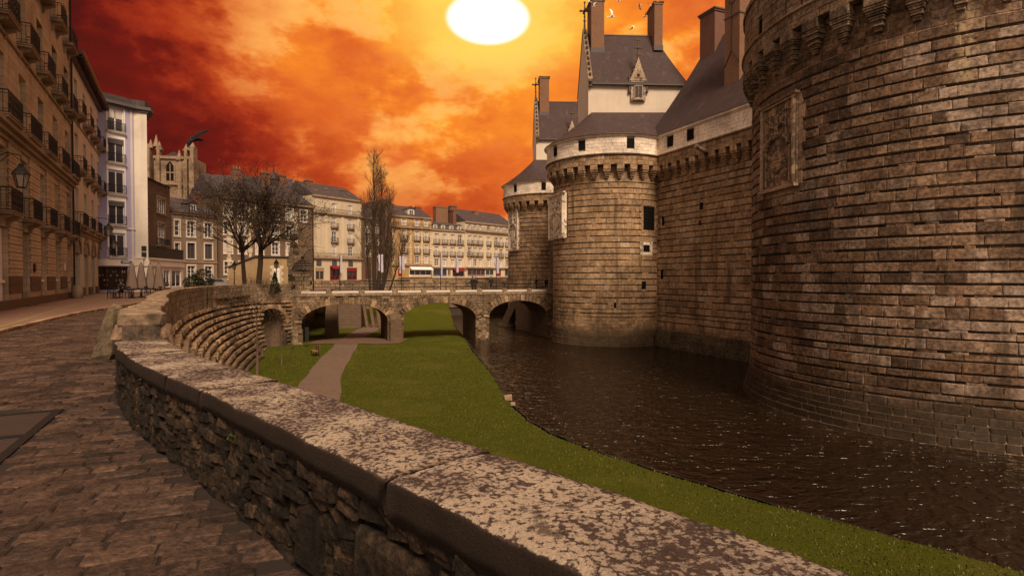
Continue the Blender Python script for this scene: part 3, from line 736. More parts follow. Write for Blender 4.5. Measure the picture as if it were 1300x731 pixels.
# stones of the parapet beyond: street face, crown and moat face
def is_clear(z): return True
recs = []; d = STEP_D+.6
core('wall_core', STEP_D, S.L, lambda d: topz(d)-.1, M['mortar_dark'], inset=.06)
while d < S.L-.3:
    l = rnd.uniform(.45, .85); p, t_, n_ = soff(d+l/2, WT/2); tz = topz(d)
    recs.append((Vector((p.x, p.y, tz-.10+rnd.uniform(-.015, .015))), frame(t_, -n_), (l-.015, WT+.03, .24), M['parapet_old'])); d += l
for face, off in ((1, WT-.09), (-1, .09)):
    z = -.70 if face > 0 else 0.0
    while z < .84:
        h = min(rnd.uniform(.26, .44), .86-z)
        if h < .1: break
        d = STEP_D+.05+rnd.uniform(0, .3)
        while d < S.L-.2:
            l = rnd.uniform(.25, .62); p, t_, n_ = soff(d+l/2, off+rnd.uniform(-.015, .015)*1)
            recs.append((Vector((p.x, p.y, z+h/2)), frame(t_, n_*face), (l-.02, .2, h-.02), M['parapet_old'])); d += l
        z += h
emit(recs, 'parapet_stone', par, 'parapet_stones', 'v', 300)
# ------------------------------------------------------------------ retaining wall of the moat below the parapet, stepping outwards
ret = thing('retaining_wall', (0, 0, 0), 0, 'curved moat retaining wall of banded stone courses below the parapet, ending at a small arch', 'wall')
def batter(d):
    x = (d/S.L); return .40*min(1, max(0, (1-x)/.16))*min(1, max(0.15, x/.3))
D_ARCH0 = S.near(-26.0, 56.3); D_ARCH1 = S.near(-24.35, 59.8)
recs = []; rnd = random.Random(31); NST = 12; hs = 4.9/NST
_d0 = STEP_D+1.0
for k in range(NST):
    z1 = -.70-k*hs
    for (kind_, za, zb, back) in (('g', z1-hs*.62, z1, 0.0), ('s', z1-hs, z1-hs*.62, .13)):  # recessed bands laid in near-black stone, recess shade put into its colour
        d = _d0+rnd.uniform(0, .4)
        while d < S.L-.1:
            l = rnd.uniform(.45, .95) if kind_ == 'g' else rnd.uniform(.3, .7)
            dm = d+l/2
            if D_ARCH0 < dm < D_ARCH1:
                xa = (dm-D_ARCH0)/(D_ARCH1-D_ARCH0)*2-1
                if (za+zb)/2 < -3.1+1.6*math.sqrt(max(0, 1-xa*xa)): d += l; continue
            o = WT+batter(dm)*(k+.6)*8/12-back; p, t_, n_ = soff(dm, o-.17+rnd.uniform(-.05, .05))
            Rm = frame(t_, n_) @ Matrix.Rotation(rnd.uniform(-.03, .03), 3, 'Y') @ Matrix.Rotation(-.18 if kind_ == 'g' and batter(dm) > .1 else 0, 3, 'X')
            recs.append((Vector((p.x, p.y, (za+zb)/2)), Rm, (l-.035, .42, (zb-za-.01)*rnd.uniform(.86, 1.04)), (M['granite_far'] if rnd.random() < .55 else M['bridge_stone']) if kind_ == 'g' else M['schist_and_shade_far'])); d += l
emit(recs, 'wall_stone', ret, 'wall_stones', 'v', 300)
b = MB(); vs = []; n = 120
for i in range(n+1):
    d = S.L*i/n
    row = [(.2, .5, ), ] 
    d_ = d
    ins = 2.2 if D_ARCH0 < d < D_ARCH1 else 0
    for (o, z) in ((.1, -.3), (WT-.12, -.3), (WT-.12, -.72), (WT-.16+batter(d)*8-ins*0, -5.7), (.1, -5.7)):
        p, _, _ = soff(d_, o); vs.append(Vector((p.x, p.y, z)))
skip = [i for i in range(n) if D_ARCH0 < S.L*(i+.5)/n < D_ARCH1]
fs = []
for i in range(n):
    for k in range(4):
        if i in skip and k == 2: continue
        fs.append((5*i+k, 5*(i+1)+k, 5*(i+1)+k+1, 5*i+k+1))
b.add(vs, fs); b.build('wall_core', M['mortar_dark'], ret)
# arched recess near the bridge: voussoirs, and a dark back wall set 1.6 m inside
b = MB()
p0, t0, n0 = soff((D_ARCH0+D_ARCH1)/2, WT)
aw = (D_ARCH1-D_ARCH0)/2
Ra = frame(t0, n0)
for i in range(11):
    a = math.pi*(i+.5)/11; q = Vector((math.cos(a)*(aw+.22), -.02, -3.1+1.6*math.sin(a)+.22*math.sin(a)))
    Rm = Ra @ Matrix.Rotation(-(a-math.pi/2), 3, 'Y')
    Mv = (Matrix.Translation(p0+Ra @ q) @ (Rm @ Matrix.Diagonal((aw*math.pi/11*1.08, .5, .42))).to_4x4())
    link('voussoir', vmesh('v', i % 8, M['granite_far'], 'voussoir'), ret, Mv)
b.b2(-aw-.3, aw+.3, 1.4, 1.6, -5.6, -.8); b.b2(-aw-.2, -aw, 0.1, 1.6, -5.6, -.8); b.b2(aw, aw+.2, 0.1, 1.6, -5.6, -.8); b.b2(-aw, aw, 0.1, 1.6, -1.1, -.8)
b.build('recess', M['brown_wall'], ret, M=Matrix.Translation(p0) @ Ra.to_4x4())
# leaning guard stone against the street side
b = MB(); vs, fs = RUB[3]
c0 = Vector((-8.35, 11.9, .50)); vs2 = []
for p in vs:
    k = .5-p.z; vs2.append(c0+Vector((p.x*(.20+.28*k)-(.16*k), p.y*(.30+.3*k), p.z*1.08)))
b.add(vs2, fs); o = b.build('guard_stone', M['plinth'])
tag(o, 'leaning stained guard stone standing against the street side of the parapet', 'stone bollard')
# ------------------------------------------------------------------ castle
T1 = (5.9, 96.0); T2 = (11.52, 67.7); T3 = (26.5, 34.1)
def hit(px, c, r):
    u = (px-650)/720.0; A = 1+u*u; B = u*c[0]+c[1]; q = B*B-A*(c[0]**2+c[1]**2-r*r); q = max(q, 0)
    Y = (B-math.sqrt(q))/A; X = u*Y; a = math.atan2(Y-c[1], X-c[0]); am = math.atan2(-c[1], -c[0])
    while a-am > math.pi: a -= 2*math.pi
    while a-am < -math.pi: a += 2*math.pi
    return a, X, Y
def zat(px, py, Y): return at(px, py, Y).z
def circ(c, rf):
    def f(s, z):   # s is the angle times the nominal radius
        r = rf(z); a = s/rf(0); n = Vector((math.cos(a), math.sin(a), 0)); t = Vector((-math.sin(a), math.cos(a), 0))
        return Vector((c[0], c[1], 0))+n*r+Vector((0, 0, z)), t, n
    return f
def line(p, d, n):
    p, d, n = Vector((*p, 0)), Vector((*d, 0)), Vector((*n, 0))
    return lambda s, z: (p+d*s+Vector((0, 0, z)), d, n)
def masonry(surf, s0, s1, courses, holes=(), seed=1, depth=.34):
    rnd = random.Random(seed); out = []
    for (z0, z1, mat, wmin, wmax, back) in courses:
        s = s0-rnd.uniform(0, wmax)
        while s < s1:
            l = rnd.uniform(wmin, wmax); a, c = max(s, s0), min(s+l, s1); s += l
            if c-a < .08: continue
            segs = [(a, c)]
            for (h0, h1, hz0, hz1) in holes:
                if z1 > hz0+.02 and z0 < hz1-.02:
                    ns = []
                    for (x, y) in segs:
                        if y <= h0 or x >= h1: ns.append((x, y)); continue
                        if x < h0: ns.append((x, h0))
                        if y > h1: ns.append((h1, y))
                    segs = ns
            for (x, y) in segs:
                if y-x < .06: continue
                m_ = mat(x, (z0+z1)/2, rnd) if callable(mat) else mat
                bk = back(rnd) if callable(back) else back
                if m_[1] is not None: bk = m_[1]
                p, t, n = surf((x+y)/2, (z0+z1)/2)
                out.append((p-n*(depth/2+bk+rnd.uniform(-.010, .010)), frame(t, n), (y-x-.02, depth, z1-z0-.014), m_[0]))
    return out
def banded(z0, z1, seed, g, s_, hg=(.40, .52), hs=(.09, .13), w=(.6, 1.25), mix=.22, zplain=-3.6):
    rnd = random.Random(seed); z = z0; out = []
    def lightmix(x, zz, r):
        v = math.sin(x*.55+zz*1.3+seed)+math.sin(x*.9-zz*.7)+(zplain+5.5-zz)*.14
        return (g, -.01) if r.random() < mix+(.30 if v > 1.1 else 0) else (s_, None)
    while z < z1-.1:
        if z < zplain+rnd.uniform(-.3, .6):
            h = rnd.uniform(.26, .42); out.append((z, min(z+h, z1), (lambda x, zz, r: (g, None)), .45, 1.1, -.02)); z += h; continue
        h = rnd.uniform(*hg)
        if z < zplain+4 and rnd.random() < .4: h *= .62
        out.append((z, min(z+h, z1), (lambda x, zz, r: (g, None)), w[0], w[1], -.035)); z += h
        if z >= z1-.1: break
        h = rnd.uniform(*hs); out.append((z, min(z+h, z1), lightmix, .35, .9, .02)); z += h
    return out
def backing(c, prof, name, mat, parent, n=96, smooth=True):
    b = MB(); b.lathe((c[0], c[1], 0), prof, n); return b.build(name, mat, parent, smooth=smooth)
def corbel_mesh(name, wtop, proj, nst, sh, blk, mat):
    b = MB()
    for k in range(nst):
        f = (k+1)/nst; wk = wtop*(.16+.78*f) ; pk = proj*(.22+.70*f)
        vs, fs = VAR[k % 8]
        b.add([Vector((p.x*wk, -pk/2+p.y*pk+.02, k*sh+sh/2+p.z*(sh*.96))) for p in vs], fs)
        # roll moulding lip on every step
        b.b2(-wk*.53, wk*.53, -pk*1.04, 0, k*sh+sh*.62, k*sh+sh*.86)
    vs, fs = VAR[5]; z0 = nst*sh
    b.add([Vector((p.x*wtop, -proj/2+p.y*proj, z0+blk/2+p.z*blk)) for p in vs], fs)
    return b.mesh(name, mat)
def corbel_ring(parent, surf, svals, z, me):
    for s in svals:
        p, t, n = surf(s, z); link('corbel', me, parent, ROOT[parent.name].inverted() @ Matrix.Translation(p) @ frame(t, n).to_4x4())
def panel_px(c, r, pxa, pxb, pya, pyb):
    a0, X0, Y0 = hit(pxa, c, r); a1, X1, Y1 = hit(pxb, c, r)
    am = (a0+a1)/2; Ym = (Y0+Y1)/2; return am, abs(a1-a0)*r, zat((pxa+pxb)/2, pyb, Ym), zat((pxa+pxb)/2, pya, Ym)
EYE2 = 16.9; BAND0 = 14.8

def heraldic_panel(parent, c, r, am, wd, z0, z1, mat, seed):
    n = Vector((math.cos(am), math.sin(am), 0)); t = Vector((-math.sin(am), math.cos(am), 0)); F = frame(t, n)
    Mp = ROOT[parent.name].inverted() @ Matrix.Translation(Vector((c[0], c[1], z0))+n*(r+.02)) @ F.to_4x4()
    H = z1-z0; W = wd; rnd = random.Random(seed)
    b = MB(); b.b2(-W/2, W/2, -.02, .3, 0, H); pn = b.build('heraldic_panel', mat, parent, M=Mp)
    b = MB()       # frame mouldings, shafts, projecting sill and cornice
    for sx in (-1, 1):
        b.tube([(sx*W*.46, -.10, .02*H), (sx*W*.46, -.10, .97*H)], .055*W/1.6, 8); b.tube([(sx*W*.34, -.06, .05*H), (sx*W*.34, -.06, .46*H)], .05, 6)
        for q in (.12, .3, .5, .7, .9): b.sphere((sx*W*.46, -.12, q*H), .085, 6, 4)
        b.sphere((sx*W*.46, -.12, .99*H), .10, 6, 4)
    b.b2(-W*.54, W*.54, -.22, .05, -.10, .05); b.b2(-W*.50, W*.50, -.16, .05, .05, .12)
    b.b2(-W*.56, W*.56, -.24, .05, H-.04, H+.10); b.b2(-W*.50, W*.50, -.15, .05, H-.16, H-.04)
    b.build('moulding', mat, pn)
    b = MB()       # flattened arch canopy over the shield
    for i in range(13):
        a = math.pi*i/12; x = math.cos(a)*W*.34; z = .50*H+math.sin(a)*.10*H
        b.box((x, -.14, z), (.16, .22, .10), M=Matrix.Rotation(-(a-math.pi/2), 3, 'Y'))
        b.box((x*.86, -.12, z-.07), (.13, .14, .06), M=Matrix.Rotation(-(a-math.pi/2), 3, 'Y'))
        b.sphere((x*1.08, -.14, z+.09), .06, 6, 4)
    b.build('canopy', mat, pn)
    b = MB()       # shield with three bars, crown and side scrolls
    sh = [(-.5, 1.0), (.5, 1.0), (.5, .42), (.36, .16), (0, -.05), (-.36, .16), (-.5, .42)]
    k = W*.17/.5; kz = H*.20
    b.xprism([(x*k, .20*H+z*kz) for x, z in sh], -.16, 0); 
    for q in (.25, .5, .75): b.b2(-k*.4, k*.4, -.19, -.15, .20*H+q*kz-.02, .20*H+q*kz+.04)
    for i in range(5): b.box((-k*.4+i*k*.2, -.14, .20*H+kz*1.14), (.06, .12, .16), taper=.3)
    b.b2(-k*.5, k*.5, -.17, 0, .20*H+kz*1.02, .20*H+kz*1.09)
    for sx in (-1, 1):
        for i in range(9):
            a = i*.7; b.sphere((sx*W*(.23+.035*math.sin(a)), -.08, (.13+.032*i)*H), .055+.02*math.sin(a*2), 6, 4)
    b.sphere((0, -.1, .14*H), .08, 6, 4)
    b.build('shield', mat, pn)
    b = MB()       # weathered figures and tracery of the upper field
    for i in range(6): x = -W*.38+i*W*.152; b.tube([(x, -.05, .62*H), (x, -.07, .93*H)], .035, 5)
    b.sphere((0, -.13, .80*H), .13, 8, 6, scale=(1, .8, 1.1)); b.tube([(0, -.10, .62*H), (0, -.14, .78*H)], [.17, .10], 8)
    for sx in (-1, 1):
        b.tube([(sx*.08, -.12, .70*H), (sx*W*.17, -.14, .74*H), (sx*W*.26, -.10, .70*H)], [.07, .06, .04], 6)
        b.tube([(sx*W*.12, -.10, .63*H), (sx*W*.2, -.12, .68*H), (sx*W*.12, -.10, .75*H), (sx*W*.22, -.10, .82*H)], [.06, .07, .05, .03], 6)
        for i in range(5): b.sphere((sx*W*(.10+.07*i), -.10, (.86+.012*(i % 2))*H), .06, 6, 4)
    for i in range(12): b.sphere((rnd.uniform(-W*.36, W*.36), -.05, rnd.uniform(.62, .92)*H), rnd.uniform(.04, .08), 6, 4)
    b.build('relief_figures', mat, pn)
    # ragged surround blocks of the same stone
    return (am*r-(W/2+.04), am*r+(W/2+.04), z0-.08, z1+.1)

def limestone_band(parent, surf, s0, s1, z0, z1, holes, seed):
    cs = []; z = z0; n = 5; h = (z1-z0)/n
    for i in range(n): cs.append((z0+i*h, z0+(i+1)*h, lambda x, zz, r: (M['tuffeau'], None), .6, 1.0, 0.0))
    emit(masonry(surf, s0, s1, cs, holes, seed, .26), 'limestone_block', parent, 'limestone_blocks', 'v', 120)
def slot_windows(parent, surf, holes, name='slot_window', depth=.22):
    for (a, c, z0, z1) in holes:
        p, t, n = surf((a+c)/2, z0); w_ = c-a; h_ = z1-z0
        F = ROOT[parent.name].inverted() @ Matrix.Translation(p) @ frame(t, n).to_4x4()
        b = MB(); b.b2(-w_/2, w_/2, .06 if name == 'slot_window' else .02, .10, 0, h_); o = b.build(name, M['dark'], parent, M=F)

def mid_tower(c, label, seed, panel=None, extra=None, limit=300, roof_rect=None, ha=78):
    rb, ru = 6.60, 7.35
    tw = thing('castle_tower', (c[0], c[1], WL), 0, label, 'tower')
    a0 = math.atan2(-c[1], -c[0]); sa, sb = (a0-R(ha))*rb, (a0+R(ha))*rb
    rf = lambda z: rb+(max(0, (-4.9-z))*.22 if z < -4.9 else 0)
    surf = circ(c, rf)
    loc = (0, 0, 0)
    bk = MB(); bk.lathe((0, 0, 0), [(rb+.21, -.5), (rb+.155, 0), (rb-.045, .9), (rb-.045, 14.0-WL)], 96); bk.build('tower_core', M['mortar'], tw, smooth=True)
    holes = []
    if panel:
        am, wd, z0, z1 = panel_px(c, rb, *panel); holes.append(heraldic_panel(tw, c, rb, am, wd, z0, z1, M['carved'], seed))
    slots = []
    for e in (extra or []):
        (pxa, pxb, pya, pyb, kind_) = e
        am, wd, z0, z1 = panel_px(c, rb, pxa, pxb, pya, pyb); am_s = am*rb
        holes.append((am_s-wd/2, am_s+wd/2, z0, z1)); slots.append((am, wd, z0, z1, kind_))
    recs = masonry(surf, sa, sb, banded(WL-.3, 12.3, seed, M['granite_far'], M['schist_and_shade_far'], hg=(.50, .60), hs=(.07, .12), w=(.5, 1.05), mix=.08), holes, seed)
    # plain ashlar behind and above the corbels, then the projecting course
    recs += masonry(surf, sa, sb, [(12.3+.35*i, 12.3+.35*(i+1), (lambda x, zz, r: (M['granite_far'], None)), .5, .9, .02) for i in range(4)], [], seed+1)
    up = circ(c, lambda z: ru)
    ua, ub = (a0-R(ha+6))*ru, (a0+R(ha+6))*ru
    recs += masonry(up, ua, ub, [(13.7, 14.2, (lambda x, zz, r: (M['granite_far'], None)), .5, .95, 0), (14.2, 14.72, (lambda x, zz, r: (M['granite_far'], None)), .5, .95, 0)], [], seed+2, .5)
    emit(recs, 'stone', tw, 'stones', 'v', limit)
    for (am, wd, z0, z1, kind_) in slots:
        n = Vector((math.cos(am), math.sin(am), 0)); t = Vector((-math.sin(am), math.cos(am), 0))
        Mw = ROOT[tw.name].inverted() @ Matrix.Translation(Vector((c[0], c[1], z0))+n*(rb-.03)) @ frame(t, n).to_4x4(); h_ = z1-z0
        wn = MB().b2(-wd/2, wd/2, -.01, .06, 0, h_).build('window' if kind_ != 'loop' else 'loophole', M['dark'], tw, M=Mw)
        if kind_ == 'bars':
            b = MB()
            for i in range(5): x = -wd/2+wd*(i+.5)/5; b.tube([(x, -.05, 0), (x, -.05, h_)], .03, 5)
            for i in range(7): z = h_*(i+.5)/7; b.tube([(-wd/2, -.05, z), (wd/2, -.05, z)], .025, 5)
            b.build('bars', M['iron'], wn)
            b = MB()
            for sx in (-1, 1):
                for i in range(8): vs, fs = VAR[i % 8]; w_ = .3 if i % 2 else .5; b.add([Vector((sx*(wd/2+w_/2)+p.x*w_, .10+p.y*.3, (i+.5)*h_/8+p.z*(h_/8-.015))) for p in vs], fs)
            b.b2(-wd/2-.3, wd/2+.3, -.06, .2, -.3, -.02); b.b2(-wd/2-.25, wd/2+.25, -.03, .2, h_, h_+.3); b.build('window_surround', M['granite_far'], wn)
        if kind_ == 'square':
            b = MB()
            for (x0, x1, za, zb) in ((-wd/2-.42, -wd/2, -.35, h_+.35), (wd/2, wd/2+.42, -.35, h_+.35), (-wd/2, wd/2, -.35, 0), (-wd/2, wd/2, h_, h_+.35)): b.b2(x0, x1, -.05, .2, za, zb)
            b.build('window_surround', M['carved'], wn)
        if kind_ == 'loop':
            MB().b2(-wd*1.1, wd*1.1, -.02, .05, h_*.35, h_*.60).build('cross_slot', M['dark'], wn)
    me = corbel_mesh('corbel', .80, .76, 4, .22, .52, M['granite_far'])
    rsurf = circ(c, lambda z: rb-.02); st = 1.37*rb/7.0
    k0 = int(sa/st); corbel_ring(tw, rsurf, [k*st for k in range(k0, int(sb/st)+1)], 12.3, me)
    # underside slab of the gallery, the limestone gallery itself and its cornice
    MB().lathe((0, 0, 0), [(ru-.05, 13.74-WL), (rb-.5, 13.74-WL)], 96).build('gallery_floor', M['mortar_dark'], tw)
    MB().lathe((0, 0, 0), [(ru-.14, 13.74-WL), (ru-.14, 16.7-WL)], 96).build('gallery_core', M['tuffeau_joint'], tw, smooth=True)
    MB().lathe((0, 0, 0), [(ru, 14.70-WL), (ru+.16, 14.74-WL), (ru+.16, 14.84-WL), (ru+.02, 14.88-WL)], 96).build('string_course', M['corbel'], tw)
    MB().lathe((0, 0, 0), [(ru-.02, 16.60-WL), (ru+.10, 16.64-WL), (ru+.22, 16.78-WL), (ru+.24, 16.92-WL), (ru-.1, 16.96-WL)], 96).build('cornice', M['tuffeau'], tw, smooth=True)
    return tw, up, ua, ub, ru, rb, a0
def skirt_roof(tw, c, ru, x0, x1, y0, y1, ztop, n=96):
    b = MB(); vs = []; 
    for j in range(7):
        f = j/6
        for i in range(n):
            a = 2*math.pi*i/n; p = Vector((math.cos(a)*(ru+.34), math.sin(a)*(ru+.34), 0)); q = Vector((min(max(c[0]+p.x, x0), x1)-c[0], min(max(c[1]+p.y, y0), y1)-c[1], 0))
            fz = f**.9*.86+.14*f*f if False else (f*.82+.18*f*f)
            r_ = p.lerp(q, f); r_.z = 16.86-WL+(ztop-16.86)*fz; vs.append(r_)
    fs = [(j*n+i, j*n+(i+1) % n, (j+1)*n+(i+1) % n, (j+1)*n+i) for j in range(6) for i in range(n)]
    b.add(vs, fs); b.build('slate_skirt_roof', M['slate'], tw, smooth=False)

def finial_cross(b, x, y, z, h, mat=None):
    b.tube([(x, y, z), (x, y, z+h*.35)], [.16, .09], 6); b.sphere((x, y, z+h*.35), .17, 6, 5); b.tube([(x, y, z+h*.35), (x, y, z+h)], [.10, .07], 6)
    b.sphere((x, y, z+h*.5), .13, 6, 4)
    zc = z+h*.70; b.b2(x-.09, x+.09, y-.6, y+.6, zc-.09, zc+.09); b.b2(x-.5, x+.5, y-.08, y+.08, zc-.09, zc+.09)
    for s in (-1, 1):
        b.sphere((x, y+s*.6, zc), .15, 6, 4); b.sphere((x+s*.5, y, zc), .15, 6, 4)
    b.sphere((x, y, z+h), .14, 6, 4)

def pavilion(x, y, rz, label, W=10.9, D=7.0, ridge=8.4, z0=20.5, ze=24.1, zr=31.1, chim2=True, dorm=5.4):
    pv = thing('gabled_pavilion', (x, y, 15.5), rz, label, 'castle pavilion'); Z = -15.5
    z0 += Z; ze += Z; zr += Z
    MB().b2(0, W, 0, D, 0, ze).build('wall', M['tuffeau_wall'], pv)
    b = MB(); g = .36     # gable wall, raised above the roof, shallow corbelled shoulders
    b.yprism([(-.02, 0), (D+.02, 0), (D+.02, ze-.3), (D+.2, ze), (D+.2, ze+.45), (D/2, zr+.55), (-.2, ze+.45), (-.2, ze), (-.02, ze-.3)], -.38, 0.02)
    b.build('gable_wall', M['tuffeau_wall'], pv)
    b = MB()
    for (ya, za, yb_, zb_) in ((-.26, ze+.36, D/2, zr+.52), (D+.26, ze+.36, D/2, zr+.52)):
        b.add([(x_, y_, z_) for x_ in (-.46, .08) for (y_, z_) in ((ya, za), (yb_, zb_), (yb_, zb_+.16), (ya, za+.16))], [(0, 1, 2, 3), (7, 6, 5, 4), (0, 4, 5, 1), (3, 2, 6, 7), (0, 3, 7, 4)])
    b.build('rake_coping', M['corbel'], pv)
    b = MB()      # crockets up both rakes
    for sgn in (0, 1):
        for i in range(9):
            f = (i+.6)/9.2; yy = (-.2+(D/2+.2)*f) if sgn == 0 else (D+.2-(D/2+.2)*f); zz = ze+.45+(zr+.1-ze)*f
            b.sphere((-.2, yy+(-.12 if sgn == 0 else .12), zz+.05), .20, 6, 4, scale=(.8, 1, 1.1)); b.sphere((-.2, yy+(-.26 if sgn == 0 else .26), zz+.16), .12, 6, 4)
    for yy in (-.25, D+.25): b.sphere((-.2, yy, ze+.15), .26, 6, 5); b.box((-.2, yy, ze-.2), (.4, .35, .5), taper=.6)
    b.tube([(-.2, -.3, ze-.1), (-.35, -.75, ze+.05)], [.17, .1], 6)
    b.build('crocket', M['crocket'], pv)
    b = MB(); finial_cross(b, -.2, D/2, zr+.5, 3.4); b.build('cross_finial', M['crocket'], pv)
    # roof with a slight kick at the eaves, hipped at the right end
    def lev(f):  # f 0 at eave .. 1 at ridge
        e = .42*(1-f); zz = ze-.05+(zr-ze+.05)*(f*.9+.1*f*f) ; return e, zz
    b = MB(); vs = []; K = 8
    for j in range(K+1):
        f = j/K; e, zz = lev(f); yf = -e+(D/2+0)*f; yb = D+e-(D/2)*f; xr = W+e-(W-ridge)*f
        vs += [(0, yf, zz), (xr, yf, zz), (xr, yb, zz), (0, yb, zz)]
    fs = []
    for j in range(K):
        a, c_ = 4*j, 4*(j+1)
        for k in range(3): fs.append((a+k, a+k+1, c_+k+1, c_+k))
    fs.append((0, 3, 2, 1))
    b.add(vs, fs); b.build('roof', M['slate'], pv)
    b = MB(); b.b2(0, W+.42, -.46, -.30, ze-.22, ze-.06); b.b2(W+.28, W+.44, -.46, D+.4, ze-.22, ze-.06); b.build('gutter', M['lead'], pv)
    b = MB(); b.tube([(0, D/2, zr+.02), (ridge, D/2, zr+.02)], .09, 6)
    for i in range(int(ridge/.28)): b.box((.14+i*.28, D/2, zr+.14), (.12, .05, .16), taper=.4)
    b.build('ridge_crest', M['lead'], pv)
    # chimneys: tall brick shafts with stone caps
    def chimney(cx, cy, w_, d_, zb, zt):
        b = MB(); b.b2(cx-w_/2, cx+w_/2, cy-d_/2, cy+d_/2, zb, zt-.3); ch = b.build('chimney', M['brick'], pv)
        b = MB(); b.b2(cx-w_/2-.08, cx+w_/2+.08, cy-d_/2-.08, cy+d_/2+.08, zt-.3, zt-.12); b.b2(cx-w_/2-.16, cx+w_/2+.16, cy-d_/2-.16, cy+d_/2+.16, zt-.12, zt); b.build('chimney_cap', M['corbel'], ch)
        MB().b2(cx-w_/2-.06, cx+w_/2+.06, cy-d_/2-.06, cy+d_/2+.06, zb, zb+.6).build('chimney_base', M['lead'], ch)
    chimney(1.15, 3.5, 1.55, 2.6, zr-2.6, 34.9+Z); 
    if chim2: chimney(ridge+.1, 3.6, 1.0, 2.9, zr-2.2, 34.7+Z)
    # gothic dormer with window, gablet, pinnacles
    dm = MB().b2(dorm-.85, dorm+.85, -.30, .5, ze-2.0, ze+.35).build('dormer', M['carved_mid'], pv)
    b = MB(); b.xprism([(dorm-1.02, ze+.3), (dorm+1.02, ze+.3), (dorm+.42, ze+1.7), (dorm, ze+3.0), (dorm-.42, ze+1.7)], -.34, .0); b.xprism([(dorm-.75, ze+.35), (dorm+.75, ze+.35), (dorm, ze+2.6)], .0, 2.0); b.build('gablet', M['carved_mid'], dm)
    b = MB()
    for sx in (-1, 1):
        b.box((dorm+sx*1.02, -.2, ze-.2), (.22, .24, 1.5)); b.box((dorm+sx*1.02, -.2, ze+1.0), (.2, .2, .9), taper=.15); b.sphere((dorm+sx*1.02, -.2, ze+.6), .17, 6, 4)
        b.sphere((dorm+sx*1.02, -.22, ze-.95), .19, 6, 4)
        for i in range(5): f = i/4.6; b.sphere((dorm+sx*(.98-.9*f), -.2, ze+.5+2.3*f), .15, 6, 4)
    b.tube([(dorm, -.18, ze+2.8), (dorm, -.18, ze+5.0)], [.13, .06], 6)
    for (zz, r_) in ((3.3, .26), (4.1, .32), (5.0, .15)): b.sphere((dorm, -.18, ze+zz), r_*.6, 6, 4); b.b2(dorm-r_*1.3, dorm+r_*1.3, -.25, -.12, ze+zz-.07, ze+zz+.07)
    b.build('pinnacle', M['crocket'], dm)
    MB().b2(dorm-.42, dorm+.42, -.36, -.28, ze-1.62, ze-.35).build('dormer_window', M['glass'], dm)
    b = MB()
    for (x0, x1, za, zb) in ((-.5, -.4, -1.7, -.3), (.4, .5, -1.7, -.3), (-.5, .5, -1.8, -1.66), (-.5, .5, -.36, -.22), (-.03, .03, -1.66, -.36)): b.b2(dorm+x0, dorm+x1, -.42, -.3, ze+za, ze+zb)
    b.b2(dorm-.62, dorm+.62, -.48, -.3, ze-1.92, ze-1.78)
    b.build('dormer_frame', M['carved_mid'], dm)
    b = MB(); b.xprism([(dorm-.5, ze+.6), (dorm+.5, ze+.6), (dorm, ze+1.9)], -.40, -.33); b.sphere((dorm, -.4, ze+.95), .2, 8, 5); b.build('tympanum', M['carved_dark'], dm)
    return pv
M['tuffeau_wall'] = wall_mat('white_limestone_ashlar', (.74, .63, .50), amt=.12, blocks=False)

# far tower
tw, up, ua, ub, ru, rb, a0 = mid_tower(T1, 'far round castle tower rising behind the bridge end, with slate roof and pale gallery', 7, panel=(647.5, 659, 262, 318), limit=300)
hl = []
for px in (654, 690): a_, _, _ = hit(px, T1, ru); hl.append((a_*ru-.35, a_*ru+.35, 15.35, 16.45))
limestone_band(tw, up, ua, ub, 14.88, 16.62, hl, 5); slot_windows(tw, up, hl)
skirt_roof(tw, T1, ru, 3.6, 12, 92.2, 99.2, 20.7)
pavilion(4.3, 92.3, R(2), 'farther gabled pavilion on the far tower, with one visible chimney beside its cross')
# middle tower
tw, up, ua, ub, ru, rb, a0 = mid_tower(T2, 'middle round castle tower with barred window and white carved panel', 2, panel=(701.5, 720.5, 248, 303),
    extra=[(816, 830, 262, 292, 'bars'), (816.5, 824.5, 311, 320, 'square'), (814.5, 820, 357, 367, 'loop'), (779.5, 782.5, 384, 391, 'loop')])
hl = []
for (px, ya, yb) in ((704.5, 191, 203), (738, 181, 193), (800, 177, 189)):
    a_, _, _ = hit(px, T2, ru); hl.append((a_*ru-.42, a_*ru+.42, 15.45, 16.45))
limestone_band(tw, up, ua, ub, 14.88, 16.62, hl, 6); slot_windows(tw, up, hl)
skirt_roof(tw, T2, ru, 9.2, 20.2, 66.0, 73.0, 20.75)
pavilion(9.2, 66.0, R(3.0), 'nearer gabled white pavilion of the castle with ornate dormer, cross and two brick chimneys')

# curtain wall between the middle and the near tower
J = Vector((16.1, 62.8, 0)); dC = Vector((.394, -.919, 0)).normalized(); nC = Vector((-dC.y, dC.x, 0))  # into the castle
cu_ = thing('curtain_wall', (J.x, J.y, WL), 0, 'straight castle curtain wall between the middle tower and the big near tower', 'castle wall')
surf = line((J.x, J.y), (dC.x, dC.y), (-nC.x, -nC.y))
def lhole(pxa, pxb, pya, pyb, kind_='w'):
    def tt(px):
        u = (px-650)/720; return (u*J.y-J.x)/(dC.x-u*dC.y)
    a, c_ = sorted((tt(pxa), tt(pxb))); Ym = J.y+dC.y*(a+c_)/2
    return (a, c_, zat((pxa+pxb)/2, pyb, Ym), zat((pxa+pxb)/2, pya, Ym))
wh = [lhole(887.5, 892, 257, 266), lhole(886.8, 889.3, 280, 286), lhole(839.8, 843, 275, 286), lhole(838.5, 842, 342, 354)]
recs = masonry(surf, -1.2, 16.5, banded(WL+1.5, 12.3, 4, M['granite_far'], M['schist_and_shade_far'], hg=(.50, .60), hs=(.07, .12), w=(.5, 1.0), mix=.08), wh, 4)
